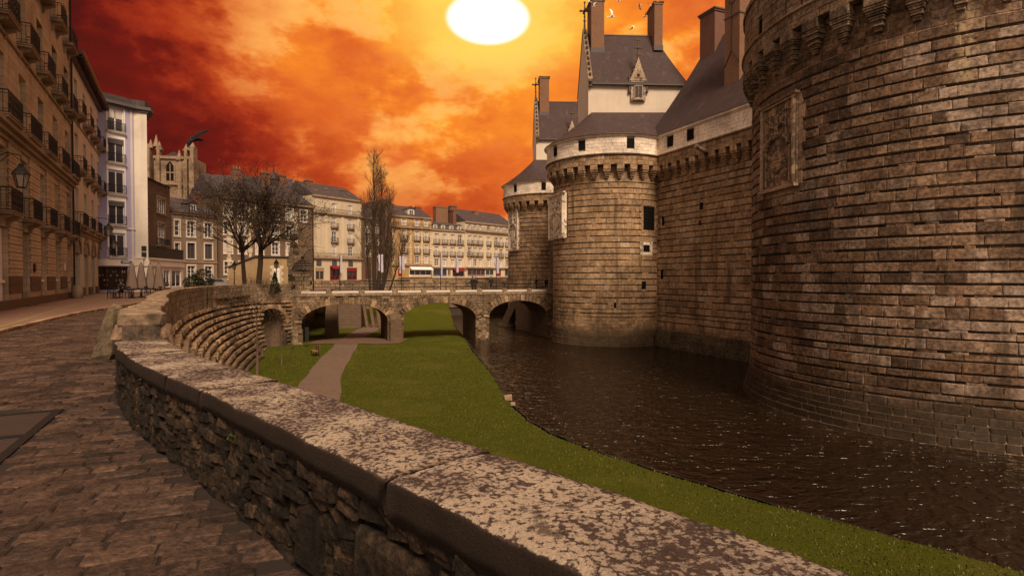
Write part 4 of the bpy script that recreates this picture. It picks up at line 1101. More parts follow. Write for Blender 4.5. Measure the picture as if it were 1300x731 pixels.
recs += masonry(surf, -1.2, 16.5, [(12.3+.35*i, 12.3+.35*(i+1), (lambda x, zz, r: (M['granite_far'], None)), .5, .9, .02) for i in range(4)], [], 41)
surf_u = line((J.x-nC.x*.72, J.y-nC.y*.72), (dC.x, dC.y), (-nC.x, -nC.y))
recs += masonry(surf_u, -1.0, 16.5, [(13.7, 14.2, (lambda x, zz, r: (M['granite_far'], None)), .5, .95, 0), (14.2, 14.72, (lambda x, zz, r: (M['granite_far'], None)), .5, .95, 0)], [], 42, .5)
surf_p = line((J.x-nC.x*.5, J.y-nC.y*.5), (dC.x, dC.y), (-nC.x, -nC.y))
recs += masonry(surf_p, .4, 16.5, [(WL-.3+.42*i, WL-.3+.42*(i+1), (lambda x, zz, r: (M['plinth'], None)), .5, 1.1, -.03*(5-i)) for i in range(5)], [], 43, .6)
emit(recs, 'stone', cu_, 'stones', 'v', 300)
FC = ROOT[cu_.name].inverted() @ Matrix.Translation(J) @ frame(dC, -nC).to_4x4()   # local x along, y inward
b = MB(); b.b2(-1.5, 17, .045, 1.6, WL-.5, 16.5); b.build('wall_core', M['mortar'], cu_, M=FC)
b = MB(); b.b2(-1.0, 17, -.58, .3, 13.74, 16.7); b.build('gallery_core', M['tuffeau_joint'], cu_, M=FC)
b = MB(); b.b2(-.9, 17, -.88, -.5, 14.71, 14.86); b.build('string_course', M['corbel'], cu_, M=FC)
b = MB(); b.b2(-.9, 17, -.80, -.5, 16.60, 16.72); b.b2(-.9, 17, -.94, -.5, 16.72, 16.95); b.build('cornice', M['tuffeau'], cu_, M=FC)
hl = [lhole(853.5, 860, 168, 181), lhole(878.5, 886, 154, 168)]; hl = [(a-.1, c_+.1, 15.45, 16.5) for (a, c_, _, _) in hl]
limestone_band(cu_, surf_u, -.6, 16.5, 14.88, 16.62, hl, 8); slot_windows(cu_, surf_u, hl); slot_windows(cu_, surf, wh, 'loophole')
me = corbel_mesh('corbel', .80, .76, 4, .22, .52, M['granite_far'])
corbel_ring(cu_, surf, [.75+1.37*k for k in range(11)], 12.3, me)
g = [(8.2, -.6, 13.9), (8.2, -1.1, 13.95), (8.25, -1.75, 14.15)]
b = MB(); b.tube(g, [.26, .22, .17], 8); b.sphere((8.27, -1.85, 14.2), .24, 8, 6); b.tube([(8.27, -1.95, 14.15), (8.27, -2.2, 14.05)], [.14, .07], 6); b.build('gargoyle', M['corbel'], cu_, M=FC)

# wing with the big slate roof behind the curtain wall
wg = thing('castle_wing', (J.x, J.y, 16.9), 0, 'steep slate roof of the castle wing behind the curtain wall with two tall brick chimneys', 'castle wing')
FW = Matrix.Translation(Vector((0, 0, -16.9))) @ Matrix.Rotation(0, 4, 'Z') @ frame(dC, -nC).to_4x4()
b = MB(); vs = []; K = 8; T0, T1_ = -4.0, 24.0
for j in range(K+1):
    f = j/K; o = -1.0+7.2*f; z = 16.92+11.2*(f*.86+.14*f*f); t0 = T0+4.6*f if True else 0
    vs += [(-.9 + 2.0*f - 3.0*(f > 0)*0, o, z), (T1_, o, z), (T1_, 12.4-o+1.0-1.0, z), (-.9+2.0*f, 13.4-o-1.0, z)]
fs = []
for j in range(K):
    a, c_ = 4*j, 4*(j+1)
    fs += [(a, a+1, c_+1, c_), (a+2, a+3, c_+3, c_+2), (a+3, a, c_, c_+3), (a+1, a+2, c_+2, c_+1)]
b.add(vs, fs); b.build('roof', M['slate'], wg, M=FW)
b = MB(); b.b2(0, 22, .5, 11.5, 5, 16.85); b.build('wall', M['tuffeau_wall'], wg, M=FW)
def wchim(t, o, w_, d_, zb, zt, mat, band=None):
    b = MB(); b.b2(t-w_/2, t+w_/2, o-d_/2, o+d_/2, zb, zt-.35); ch = b.build('chimney', mat, wg, M=FW)
    b = MB(); b.b2(t-w_/2-.1, t+w_/2+.1, o-d_/2-.1, o+d_/2+.1, zt-.35, zt-.15); b.b2(t-w_/2-.2, t+w_/2+.2, o-d_/2-.2, o+d_/2+.2, zt-.15, zt)
    if band:
        for zz in band: b.b2(t-w_/2-.07, t+w_/2+.07, o-d_/2-.07, o+d_/2+.07, zz, zz+.14)
    b.build('chimney_cap', M['crocket'], ch)
    if band:
        b = MB(); y = o-d_/2-.03; z0 = band[-1]-.0
        for xx in (t,): b.tube([(xx, y, z0-3.2), (xx, y, zt-1.0)], .05, 5); b.tube([(xx-.35, y, zt-.8), (xx-.3, y, zt-1.1), (xx, y, zt-1.25), (xx+.3, y, zt-1.1), (xx+.35, y, zt-.8)], .045, 5)
        b.tube([(t-w_/2, y, z0-4.6), (t, y, z0-3.2), (t+w_/2, y, z0-4.6)], .05, 5); b.build('iron_tie', M['iron'], ch)
wchim(2.0, 6.0, 2.3, 2.0, 24.5, 30.9, M['brick_old'])
wchim(9.4, 2.3, 1.9, 1.9, 19.4, 29.0, M['brick'], band=(26.6,))

# big near tower
tw = thing('castle_tower', (T3[0], T3[1], WL), 0, 'huge near round castle tower of banded granite and dark stone filling the right side', 'tower')
rb, ru = 11.15, 11.75; c = T3
rf3 = lambda z: rb+(.45*min(1, max(0, (-3.7-z)/2.1))**1.2 if z < -3.7 else 0)
surf = circ(c, rf3); a0 = math.atan2(-c[1], -c[0]); sa, sb = (a0-R(80))*rb, (a0+R(75))*rb
MB().lathe((0, 0, 0), [(rf3(z_)-.045, z_-WL) for z_ in (-6.2, -5.8, -5.3, -4.9, -4.4, -4.0, -3.7, 15.4)], 160).build('tower_core', M['mortar'], tw, smooth=True)
am, wd, z0, z1 = panel_px(c, rb, 968.5, 1014.5, 130, 240)
print('T3 panel', math.degrees(am), wd, z0, z1)
hole = heraldic_panel(tw, c, rb, am, wd*.94, z0, z1, M['carved_dark'], 3)
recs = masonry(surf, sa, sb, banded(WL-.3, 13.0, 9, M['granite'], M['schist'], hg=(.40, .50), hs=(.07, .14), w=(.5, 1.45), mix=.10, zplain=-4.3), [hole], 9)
recs += masonry(surf, sa, sb, [(13.0+.36*i, 13.0+.36*(i+1), (lambda x, zz, r: (M['granite'], None)), .5, 1.0, .02) for i in range(6)], [], 91)
# quoin blocks of pale stone framing the panel at the right
for i in range(7):
    zz = z0+(i+.5)*(z1-z0)/7; s_ = am*rb+wd*.47+(.24 if i % 2 else .15)
    p, t, n = surf(s_, zz); recs.append((p-n*.12, frame(t, n), (.46 if i % 2 else .28, .34, (z1-z0)/7-.02), M['carved_dark']))
emit(recs, 'stone', tw, 'stones', 'v', 300)
up = circ(c, lambda z: ru); ua, ub = (a0-R(84))*ru, (a0+R(80))*ru
old = lambda x, zz, r: (M['parapet_old'], None)
hs_ = []
for px in (961, 993, 1013):
    a_, X_, Y_ = hit(px, c, ru); w_ = .5 if px == 961 else .12; hs_.append((a_*ru-w_/2, a_*ru+w_/2, 16.35 if px != 961 else 16.2, 17.6 if px != 961 else 17.1))
recs = masonry(up, ua, ub, [(15.1, 15.5, old, .5, 1.0, 0), (15.5, 15.92, old, .5, 1.0, 0), (16.05, 16.45, old, .4, .9, .06), (16.45, 16.85, old, .4, .9, .06), (16.85, 17.25, old, .4, .9, .06), (17.25, 17.65, old, .4, .9, .06), (17.65, 18.1, old, .4, .9, .06), (18.1, 18.55, old, .4, .9, .06), (18.55, 18.85, old, .6, 1.2, -.04)], hs_, 92, .5)
emit(recs, 'parapet_stone', tw, 'parapet_stones', 'v', 300)
slot_windows(tw, circ(c, lambda z: ru-.1), hs_, 'loophole')
MB().lathe((0, 0, 0), [(ru-.2, 15.1-WL), (ru-.2, 18.7-WL), (ru-.7, 18.7-WL), (ru-.7, 15.1-WL)], 160).build('parapet_core', M['mortar_dark'], tw, smooth=False)
MB().lathe((0, 0, 0), [(ru-.05, 15.14-WL), (rb-.5, 15.14-WL)], 160).build('gallery_floor', M['mortar_dark'], tw)
MB().lathe((0, 0, 0), [(ru-.02, 15.90-WL), (ru+.10, 15.93-WL), (ru+.13, 16.0-WL), (ru+.06, 16.07-WL), (ru-.1, 16.09-WL)], 160).build('string_course', M['parapet_old'], tw, smooth=True)
MB().lathe((0, 0, 0), [(0, 17.0-WL), (ru-.6, 17.0-WL)], 64).build('terrace', M['far_street'], tw)
me = corbel_mesh('corbel', 1.0, .66, 5, .235, .52, M['corbel'])
am2, _, _ = hit(1036, c, rb); st = R(7.95)
corbel_ring(tw, circ(c, lambda z: rb-.02), [(am2+k*st)*rb for k in range(-9, 12)], 13.40, me)
# entrance wall between the two farther towers, behind the bridge end
ew = thing('gate_wall', (7.5, 74, WL), math.atan2(90-74, 6.0-7.5), 'castle wall carrying the gate between the middle and far towers', 'castle wall')
MB().b2(-1, 18, -1.2, 0, 0, 19).build('wall', M['brown_wall'], ew)
MB().b2(4, 7, 0, .15, 5.8, 10).build('gate', M['wood_dark'], ew)
# ------------------------------------------------------------------ stone bridge to the castle gate
BO = Vector((-22.9, 60.5, 0)); BA = math.atan2(.3533, .9354); BW = 5.8
br = thing('stone_bridge', BO, BA, 'stone bridge on three arches crossing the moat to the castle gate', 'bridge')
MBr = ROOT[br.name]
def bs(px):
    u = (px-650)/720; return (u*60.5+22.9)/(.9354-.3533*u)
def bz(px, py):
    s = bs(px); return at(px, py, 60.5+.3533*s).z
ARCH = [(bs(382.5), bs(492), bz(437, 409), bz(437, 386)), (bs(512), bs(604), bz(558, 405), bz(558, 384.5)), (bs(621), bs(621)+7.6, bz(640, 402), bz(665, 381.5))]
BL = 34.0
def arcz(a, x):
    xa, xb, zs, zc = a; k = (x-(xa+xb)/2)/((xb-xa)/2); return zs+(zc-zs)*math.sqrt(max(0, 1-abs(k)**2.2))
b = MB()
ys2 = (.08, BW-.08)
def addcol(x0, x1, za0, za1, ztop=-.32):
    y0, y1 = ys2
    b.add([(x0, y0, za0), (x1, y0, za1), (x1, y0, ztop), (x0, y0, ztop), (x0, y1, za0), (x1, y1, za1), (x1, y1, ztop), (x0, y1, ztop)],
          [(0, 1, 2, 3), (5, 4, 7, 6), (4, 5, 1, 0), (3, 2, 6, 7)])
addcol(-3.0, 0.0, -6.4, -6.4)
xs = [0.0]
for a in ARCH:
    addcol(xs[-1], a[0], -6.4, -6.4); b.add([(a[0], .08, -6.4), (a[0], BW-.08, -6.4), (a[0], BW-.08, a[2]), (a[0], .08, a[2])], [(0, 1, 2, 3)])
    n = 28
    for i in range(n):
        k0 = -math.cos(math.pi*i/n); k1 = -math.cos(math.pi*(i+1)/n); m_ = (a[0]+a[1])/2; h_ = (a[1]-a[0])/2
        addcol(m_+k0*h_, m_+k1*h_, arcz(a, m_+k0*h_), arcz(a, m_+k1*h_))
    b.add([(a[1], .08, -6.4), (a[1], BW-.08, -6.4), (a[1], BW-.08, a[2]), (a[1], .08, a[2])], [(0, 3, 2, 1)])
    xs.append(a[1])
addcol(xs[-1], BL, -6.4, -6.4)
b.build('bridge_body', M['rubble_wall'], br)
# voussoirs, face stones
recs = []; rnd = random.Random(77)
Rb = Matrix.Rotation(BA, 3, 'Z')
def brec(x, z, w_, h_, d_, rot=0, mat='bridge_stone', y=.10):
    p = BO + Rb @ Vector((x, y, z)); recs.append((p, Rb @ Matrix.Rotation(rot, 3, 'Y'), (w_, d_, h_), M[mat]))
for a in ARCH:
    m_, h_ = (a[0]+a[1])/2, (a[1]-a[0])/2; n = 23
    for i in range(n):
        k = -math.cos(math.pi*(i+.5)/n); x = m_+k*h_; z = arcz(a, x)
        x2 = x+.01; tz = (arcz(a, min(x2, a[1]-.001))-arcz(a, x-.01))/.02
        nx, nz = -tz, 1.0; L_ = math.hypot(nx, nz); nx /= L_; nz /= L_
        x0_ = m_-math.cos(math.pi*i/n)*h_; x1_ = m_-math.cos(math.pi*(i+1)/n)*h_
        ln = math.hypot(x1_-x0_, arcz(a, x1_)-arcz(a, x0_))
        hh = .72+.1*(i % 2)
        brec(x+nx*hh/2, min(z+nz*hh/2, -.75), ln*.98, hh, .42, math.atan2(nx, nz), 'bridge_stone' if i % 4 else 'granite_far', y=.13)
def open_at(x, z, g=.75):
    for a in ARCH:
        if a[0] < x < a[1] and z < arcz(a, x)+g: return True
        if a[0]-g*.8 < x < a[1]+g*.8 and a[2]-.1 < z < a[3]+g:
            m_, h_ = (a[0]+a[1])/2, (a[1]-a[0])/2+g*.8
            if z < a[2]+(a[3]-a[2]+g)*math.sqrt(max(0, 1-((x-m_)/h_)**2)): return True
    return False
z = -6.0
while z < -.5:
    h_ = rnd.uniform(.30, .42); x = rnd.uniform(-1.1, -.7)
    while x < BL:
        l = rnd.uniform(.4, .95)
        if not open_at(x+l/2, z+h_/2) and not open_at(x+.05, z+h_/2, .1) and not open_at(x+l-.05, z+h_/2, .1):
            brec(x+l/2, min(z+h_/2, -.5), l-.015, h_-.015, .32, 0, rnd.choice(['bridge_stone', 'bridge_stone', 'bridge_stone', 'parapet_old']))
        x += l
    z += h_
emit(recs, 'bridge_stone', br, 'bridge_stones', 'v', 300)
# pier buttress fronts with slanting heads
for px in (501.5, 612):
    x = bs(px)
    b = MB(); b.b2(x-.62, x+.62, -.55, .1, -6.4, -3.0); b.add([(x-.62, -.55, -3.0), (x+.62, -.55, -3.0), (x+.62, .0, -2.4), (x-.62, .0, -2.4), (x-.62, .1, -3), (x+.62, .1, -3)], [(0, 1, 2, 3), (0, 3, 4), (1, 5, 2)])
    if px == 501.5: b.build('pier_buttress', M['rubble_wall'], br)
b = MB(); b.b2(-1.2, BL, -.12, .35, -.34, -.06); b.b2(-3, BL, -.05, BW, -.30, -.02); b.build('string_course', M['parapet_old'], br)
b = MB(); b.b2(0, BL, .3, BW-.3, -.02, .03); b.build('deck', M['pave'], br)
xp = [bs(p) for p in (378, 417.5, 459, 501.5, 538, 575, 609, 641, 672)]+[29.4]
for x0_, x1_ in zip(xp, xp[1:]):
    MB().b2(x0_+.32, x1_-.32, .02, .34, -.05, .20).build('pale_kerb', M['cream_white'], br)
for x0_ in xp: MB().box((x0_, .16, .14), (.6, .42, .46), taper=.9).build('kerb_post', M['parapet_old'], br)
def rail(x0_, x1_, y, zs, name='railing', zt=1.0, step=2.4):
    b = MB()
    for zz in zs: b.tube([(x0_, y, zz), (x1_, y, zz)], .022, 5)
    n = max(1, int((x1_-x0_)/step))
    for i in range(n+1): b.tube([(x0_+(x1_-x0_)*i/n, y, 0), (x0_+(x1_-x0_)*i/n, y, zt)], .03, 5)
    b.build(name, M['iron'], br)
rail(bs(396), bs(642), .25, (.62, .98)); rail(1.2, 26, BW-.3, (.5, 1.0))
rail(bs(645), bs(672), .25, (.55, .95, 1.35, 1.62), 'tall_railing', 1.62, 2.6); rail(bs(674), 30.2, .25, (.55, .95, 1.35, 1.62), 'tall_railing', 1.62, 2.4)
MB().b2(27.4, BL+1, 1.0, BW, -1.2, -.04).build('gate_landing', M['rubble_wall'], br)
# ruined half arch and side wall seen through the third arch
ha = thing('half_arch', (-1.6, 86.5, WL), math.atan2(-6, 7.0), 'leaning half arch of stone in the water behind the bridge, propping the castle side', 'stone arch')
b = MB(); pts = [(0, 0), (.35, 1.4), (1.6, 3.4), (3.2, 4.8), (5.2, 5.5)]
pt2 = [(1.1, 0), (1.5, 1.0), (2.5, 2.6), (3.9, 3.9), (5.2, 4.4)]
poly = [pts[0]]+pts[1:]+list(reversed(pt2))
for (a, c_, e, f) in zip(pts, pts[1:], pt2, pt2[1:]):
    b.xprism([a, e, f, c_], 0, 1.6)
b.b2(-.5, 1.3, -.3, 1.9, -.5, .35); b.build('arch_rib', M['rubble_wall'], ha)
sw = thing('abutment_wall', (1.0, 81.5, WL), math.atan2(-7.5, 4.0), 'dark stained abutment wall standing in the moat under the right end of the bridge', 'wall')
b = MB(); b.b2(-1, 9.5, 0, 1.2, -.6, 5.0); b.build('wall', M['brown_wall'], sw)
for i in range(3): MB().b2(3.2+i*2.3, 3.9+i*2.3, -.35, 0, -.5, 4.7).build('buttress', M['plinth'], sw)
# wall of the moat behind the bridge, with a leaning buttress and a dark recess
bw = thing('moat_wall', (-24.3, 60.7, WL), math.atan2(33, -8.5), 'retaining wall continuing behind the bridge with a slanting buttress', 'wall')
recs = []; rnd = random.Random(9)
b = MB(); b.b2(-.5, 36, 0, 1.5, -.4, 5.5); b.build('wall_core', M['mortar_dark'], bw)
Rw = ROOT[bw.name].to_3x3(); 
z = 0
while z < 5.4:
    x = -.5
    while x < 34:
        l = rnd.uniform(.6, 1.1); p = ROOT[bw.name] @ Vector((x+l/2, -.02, z+.22)); recs.append((p, Rw, (l-.02, .4, .38), M['granite_far'])); x += l
    z += .60
emit(recs, 'wall_stone', bw, 'wall_stones', 'v', 120)
c0 = at(421, 419, 70); 
bt = thing('leaning_buttress', (c0.x, c0.y, -5.6), R(15), 'pale leaning stone buttress seen under the first bridge arch', 'buttress')
b = MB(); b.add([(-.8, -.9, 0), (.8, -.9, 0), (.8, 2.5, 0), (-.8, 2.5, 0), (-.6, .6, 5.3), (.6, .6, 5.3), (.6, 2.5, 5.3), (-.6, 2.5, 5.3)], [(3, 2, 1, 0), (4, 5, 6, 7), (0, 1, 5, 4), (1, 2, 6, 5), (2, 3, 7, 6), (3, 0, 4, 7)]); b.build('shaft', M['rubble_wall'], bt)
c0 = at(437, 414, 80)
rc = thing('stone_stair', (c0.x, c0.y, -5.5), R(8), 'dark stair block with slanting stone strings under the bridge', 'stair')
b = MB(); b.b2(-2.6, 2.3, 0, 5, 0, 5.6); b.build('block', M['brown_wall'], rc)
for k in range(3):
    b = MB(); x0_ = 2.3+k*.9; b.add([(x0_+.7, 0, 0), (x0_+1.1, 0, 0), (x0_+.1, 2, 5), (x0_-.3, 2, 5), (x0_+.7, .5, 0), (x0_+1.1, .5, 0), (x0_+.1, 2.5, 5), (x0_-.3, 2.5, 5)], [(0, 1, 2, 3), (5, 4, 7, 6), (1, 5, 6, 2), (4, 0, 3, 7), (3, 2, 6, 7)]); b.build('stair_string', M['rubble_wall'], rc)
# flag poles with banners on the far side of the deck
def pole(px, ytop, label, banners):
    u = (px-650)/720; y0 = BW-.5
    ox, oy = BO.x-.3533*y0, BO.y+.9354*y0; s = (u*oy-ox)/(.9354-.3533*u); X, Y = ox+.9354*s, oy+.3533*s
    t_ = thing('flag_pole', (X, Y, 0), 0, label, 'flag pole', 'slim flag poles along the bridge'); zt = at(px, ytop, Y).z
    MB().tube([(0, 0, 0), (0, 0, zt)], [.055, .035], 6).build('pole', M['iron'], t_)
    for (sx, z0_, w_) in banners:
        b = MB(); n = 6; vs = []
        for i in range(n+1):
            zz = zt-.1-(zt-.1-z0_)*i/n
            for k in range(4): x = sx*(.06+w_*k/3); vs.append((x, .05*math.sin(i*1.1+k), zz))
        for i in range(n+1):
            for k in range(4): q = vs[i*4+k]; vs.append((q[0], q[1]+.012, q[2]))
        o_ = 4*(n+1); fs = []
        for i in range(n):
            for k in range(3): a = i*4+k; fs += [(a, a+1, a+5, a+4), (o_+a, o_+a+4, o_+a+5, o_+a+1)]
        b.add(vs, fs); b.build('banner', M['banner'], t_)
pole(431.5, 323.5, 'leftmost flag pole of the bridge with one pale banner', [(1, 2.2, .24)])
pole(483.2, 322, 'flag pole with two pale banners right beside the poplar trunks', [(1, 2.3, .26), (-1, 2.5, .18)])
pole(510, 324, 'flag pole with two banners before the ochre house', [(-1, 2.2, .2), (1, 2.6, .3)])
pole(559.3, 321, 'tallest thin pole in front of the blue shop', [(1, 1.9, .18)])
pole(579, 326, 'thin pole with narrow banner before the red shop awning', [(1, 2.3, .26)])
pole(630, 326, 'rightmost flag pole with white banner near the far tower', [(1, 2.2, .3), (-1, 2.9, .2)])
# iron fence posts / lamp on the bridge
# ------------------------------------------------------------------ houses
_wm = {}
def key_mesh(key, fn):
    if key not in _wm: _wm[key] = fn()
    return _wm[key]
def wall_quads(b, W, z0, H, ops, rec=.24, y=0.0, mat=None):
    xs = sorted(set([0, W]+[v for o in ops for v in (o[0], o[1])])); zs = sorted(set([z0, H]+[v for o in ops for v in (o[2], o[3])]))
    for xa, xb in zip(xs, xs[1:]):
        run = None
        for za, zb in zip(zs, zs[1:]):
            cx, cz = (xa+xb)/2, (za+zb)/2
            if any(o[0] < cx < o[1] and o[2] < cz < o[3] for o in ops):
                if run: b.add([(xa, y, run[0]), (xb, y, run[0]), (xb, y, run[1]), (xa, y, run[1])], [(0, 1, 2, 3)], mat); run = None
            else: run = (run[0], zb) if run else (za, zb)
        if run: b.add([(xa, y, run[0]), (xb, y, run[0]), (xb, y, run[1]), (xa, y, run[1])], [(0, 1, 2, 3)], mat)
    for (a, c, e, f) in ops:
        b.add([(a, y, e), (c, y, e), (c, y, f), (a, y, f), (a, y+rec, e), (c, y+rec, e), (c, y+rec, f), (a, y+rec, f)], [(0, 4, 5, 1), (1, 5, 6, 2), (2, 6, 7, 3), (3, 7, 4, 0)], mat)
def body(root, W, D, z0, H, ops, mat, rec=.24):
    b = MB(); wall_quads(b, W, z0, H, ops, rec)
    b.add([(0, 0, z0), (W, 0, z0), (W, D, z0), (0, D, z0), (0, 0, H), (W, 0, H), (W, D, H), (0, D, H)], [(1, 2, 6, 5), (2, 3, 7, 6), (3, 0, 4, 7), (4, 5, 6, 7)])
    return b.build('wall', mat, root)
def window(root, cx, z0, w_, h_, style='white', surround=None, y=.18, name='window', cols=2, rows=3):
    frame_m = {'white': 'frame_white', 'dark': 'wood_dark', 'grey': 'lead'}[style.split('_')[0]]
    def fr():
        b = MB(); f = .085
        b.b2(-w_/2, -w_/2+f, -.04, .05, 0, h_); b.b2(w_/2-f, w_/2, -.04, .05, 0, h_); b.b2(-w_/2+f, w_/2-f, -.04, .05, h_-f, h_); b.b2(-w_/2+f, w_/2-f, -.05, .05, 0, f*1.3)
        for i in range(1, cols): x = -w_/2+w_*i/cols; b.b2(x-.045, x+.045, -.03, .04, f*1.3, h_-f)
        for i in range(1, rows): z = h_*i/rows; b.b2(-w_/2+f, w_/2-f, -.022, .03, z-.022, z+.022)
        return b.mesh(name, M[frame_m])
    o = link(name, key_mesh(('fr', w_, h_, style, cols, rows), fr), root, Matrix.Translation((cx, y, z0)))
    link('pane', key_mesh(('pn', w_, h_), lambda: MB().b2(-w_/2+.02, w_/2-.02, .015, .028, .02, h_-.02).mesh('pane', M['glass'])), o, Matrix.Identity(4))
    if 'curt' in style:
        link('curtain', key_mesh(('ct', w_, h_), lambda: MB().b2(-w_/2+.08, -w_*.12, .004, .013, .1, h_-.08).b2(w_*.12, w_/2-.08, .004, .013, .1, h_-.08).mesh('curtain', M['curtain'])), o, Matrix.Identity(4))
    if surround:
        def sr():
            b = MB(); s = .16; d0, d1 = -.06-y, .0-y+.01
            b.b2(-w_/2-s, -w_/2, d0, d1, -.05, h_+.02); b.b2(w_/2, w_/2+s, d0, d1, -.05, h_+.02); b.b2(-w_/2-s, w_/2+s, d0-.02, d1, h_+.02, h_+.2); b.b2(-w_/2-s-.05, w_/2+s+.05, d0-.05, d1, -.17, -.05)
            return b.mesh('window_surround', M[surround])
        link('window_surround', key_mesh(('sr', w_, h_, surround, y), sr), o, Matrix.Identity(4))
    return o
def balcony(root, cx, z, w_, p=.55, h_=1.0, mat='iron', consoles=True, slab='trim', n=None, fancy=True):
    def sl():
        b = MB(); b.b2(-w_/2, w_/2, -p, 0, -.16, 0); b.b2(-w_/2-.05, w_/2+.05, -p-.05, 0, -.05, .0)
        if consoles:
            for sx in (-1, 1):
                b.yprism([(0, -.16), (-p*.85, -.16), (-p*.8, -.3), (-p*.3, -.42), (-p*.22, -.62), (0, -.75)], sx*w_*.36-.1, sx*w_*.36+.1)
        return b.mesh('balcony', M[slab])
    o = link('balcony', key_mesh(('bl', w_, p, slab, consoles), sl), root, Matrix.Translation((cx, 0, z)))
    def rl():
        b = MB(); k = n or max(5, int(w_/.13)); x0, x1, y0 = -w_/2+.04, w_/2-.04, -p+.03
        for zz, r_ in ((.06, .018), (h_, .03), (h_*.86, .014), (h_*.2, .012)):
            b.tube([(x0, 0, zz), (x0, y0, zz), (x1, y0, zz), (x1, 0, zz)], r_, 4)
        for i in range(k+1):
            x = x0+(x1-x0)*i/k; b.box((x, y0, h_/2), (.022, .022, h_))
        m_ = max(2, int(p/.16))
        for sx in (x0, x1):
            for i in range(m_): b.box((sx, y0*i/m_, h_/2), (.022, .022, h_))
        if fancy:
            q = max(2, int(w_/.42))
            for i in range(q):
                x = x0+(x1-x0)*(i+.5)/q
                for (dz, r_) in ((.36, .12), (.66, .09)):
                    pts = [(x+math.cos(a)*r_, y0-.01, h_*dz+math.sin(a)*r_) for a in [2*math.pi*j/8 for j in range(9)]]
                    b.tube(pts, .02, 4, cap=False)
        return b.mesh('railing', M[mat])
    link('railing', key_mesh(('rl', w_, p, h_, mat, n, fancy), rl), o, Matrix.Identity(4)); return o
def chim(root, x, y, z0, z1, w_=1.0, d_=.8, pots=2, mat='brick_old'):
    c_ = MB().b2(x-w_/2, x+w_/2, y-d_/2, y+d_/2, z0, z1).b2(x-w_/2-.08, x+w_/2+.08, y-d_/2-.08, y+d_/2+.08, z1-.2, z1-.02).build('chimney', M[mat], root)
    for i in range(pots): MB().tube([(x-w_/2+(i+.5)*w_/pots, y, z1-.03), (x-w_/2+(i+.5)*w_/pots, y, z1+.45)], [.13, .10], 7).build('chimney_pot', M['brick'], c_)
def gable_roof(root, W, D, ze, zr, mat='slate_grey', over=.35, hipl=0, hipr=0, yr=None):
    yr = D/2 if yr is None else yr
    b = MB(); x0, x1 = -over*.3, W+over*.3
    b.add([(x0, -over, ze), (x1, -over, ze), (x1-hipr, yr, zr), (x0+hipl, yr, zr), (x0, D+over, ze), (x1, D+over, ze)], [(0, 1, 2, 3), (5, 4, 3, 2), (0, 3, 4), (1, 5, 2), (0, 4, 5, 1)])
    r_ = b.build('roof', M[mat], root); return r_
def skylights(roof, W, D, ze, zr, n, seed):
    rnd = random.Random(seed); a = math.atan2(zr-ze, D/2+.35)
    for i in range(n):
        f = rnd.uniform(.3, .7); x = W*(i+.5)/n+rnd.uniform(-.5, .5); y = -.35+(D/2+.35)*f; z = ze+(zr-ze)*f
        b = MB(); b.box((0, 0, 0), (.8, 1.0, .12)); b.build('skylight', M['glass'], roof, M=Matrix.Translation((x, y, z+.03)) @ Matrix.Rotation(a, 4, 'X'))
def dormer(root, cx, z0, y, w_, h_, mat='cream_far', rmat='slate_grey', d=2.2):
    o = MB().b2(cx-w_/2, cx+w_/2, y, y+d, z0, z0+h_).build('dormer', M[mat], root)
    MB().xprism([(cx-w_/2-.15, z0+h_), (cx+w_/2+.15, z0+h_), (cx, z0+h_+w_*.42)], y-.15, y+d).build('dormer_roof', M[rmat], o)
    MB().b2(cx-w_*.28, cx+w_*.28, y-.03, y-.005, z0+h_*.18, z0+h_*.88).build('dormer_window', M['glass'], o)
    b = MB()
    for (a, c_, e, f) in ((-.32, -.26, .14, .92), (.26, .32, .14, .92), (-.02, .02, .14, .92), (-.32, .32, .86, .94), (-.34, .34, .10, .17)): b.b2(cx+a*w_, cx+c_*w_, y-.06, y-.01, z0+e*h_, z0+f*h_)
    b.build('dormer_frame', M['frame_white'], o)
def ends(pxa, Ya, pxb, Yb):
    A = Vector(((pxa-650)/720*Ya, Ya, 0)); B = Vector(((pxb-650)/720*Yb, Yb, 0)); return A, math.atan2(B.y-A.y, B.x-A.x), (B-A).length
def pxx(A, rz, px):     # facade coordinate of a photo column
    u = (px-650)/720; c_, s_ = math.cos(rz), math.sin(rz); return (u*A.y-A.x)/(c_-u*s_)
def zY(py, Y): return at(650, py, Y).z

# ---- left row, first house
LD = math.atan2(.866, -.5)
h1 = thing('apartment_building', (-24.5, 27, 0), LD, 'tall yellow stone apartment house nearest on the left with many black iron balconies', 'apartment building')
X0, X1 = -14.0, 21.0; bays = [-12.8, -8.2, -3.6, 1.0, 5.6, 10.2, 14.8, 19.3]
sh = Matrix.Translation((X0, 0, 0))
hb = thing('tmp', (0, 0, 0)); bpy.data.objects.remove(hb)
ops = []
for bx_ in bays:
    x = bx_-X0
    for (z0, hh, ww) in ((4.9, 3.3, 1.75), (9.45, 3.4, 1.75), (14.35, 3.3, 1.75), (19.3, 3.0, 1.75)): ops.append((x-ww/2, x+ww/2, z0, z0+hh))
    ops.append((x-.95, x+.95, .0 if bx_ == 5.6 else .45, 4.25))
b = MB(); wall_quads(b, X1-X0, 0, 24.6, ops, .42); W_ = X1-X0
b.add([(0, 0, 0), (W_, 0, 0), (W_, 12, 0), (0, 12, 0), (0, 0, 24.6), (W_, 0, 24.6), (W_, 12, 24.6), (0, 12, 24.6)], [(1, 2, 6, 5), (2, 3, 7, 6), (3, 0, 4, 7), (4, 5, 6, 7)])
b.build('wall', M['facade'], h1, M=sh)
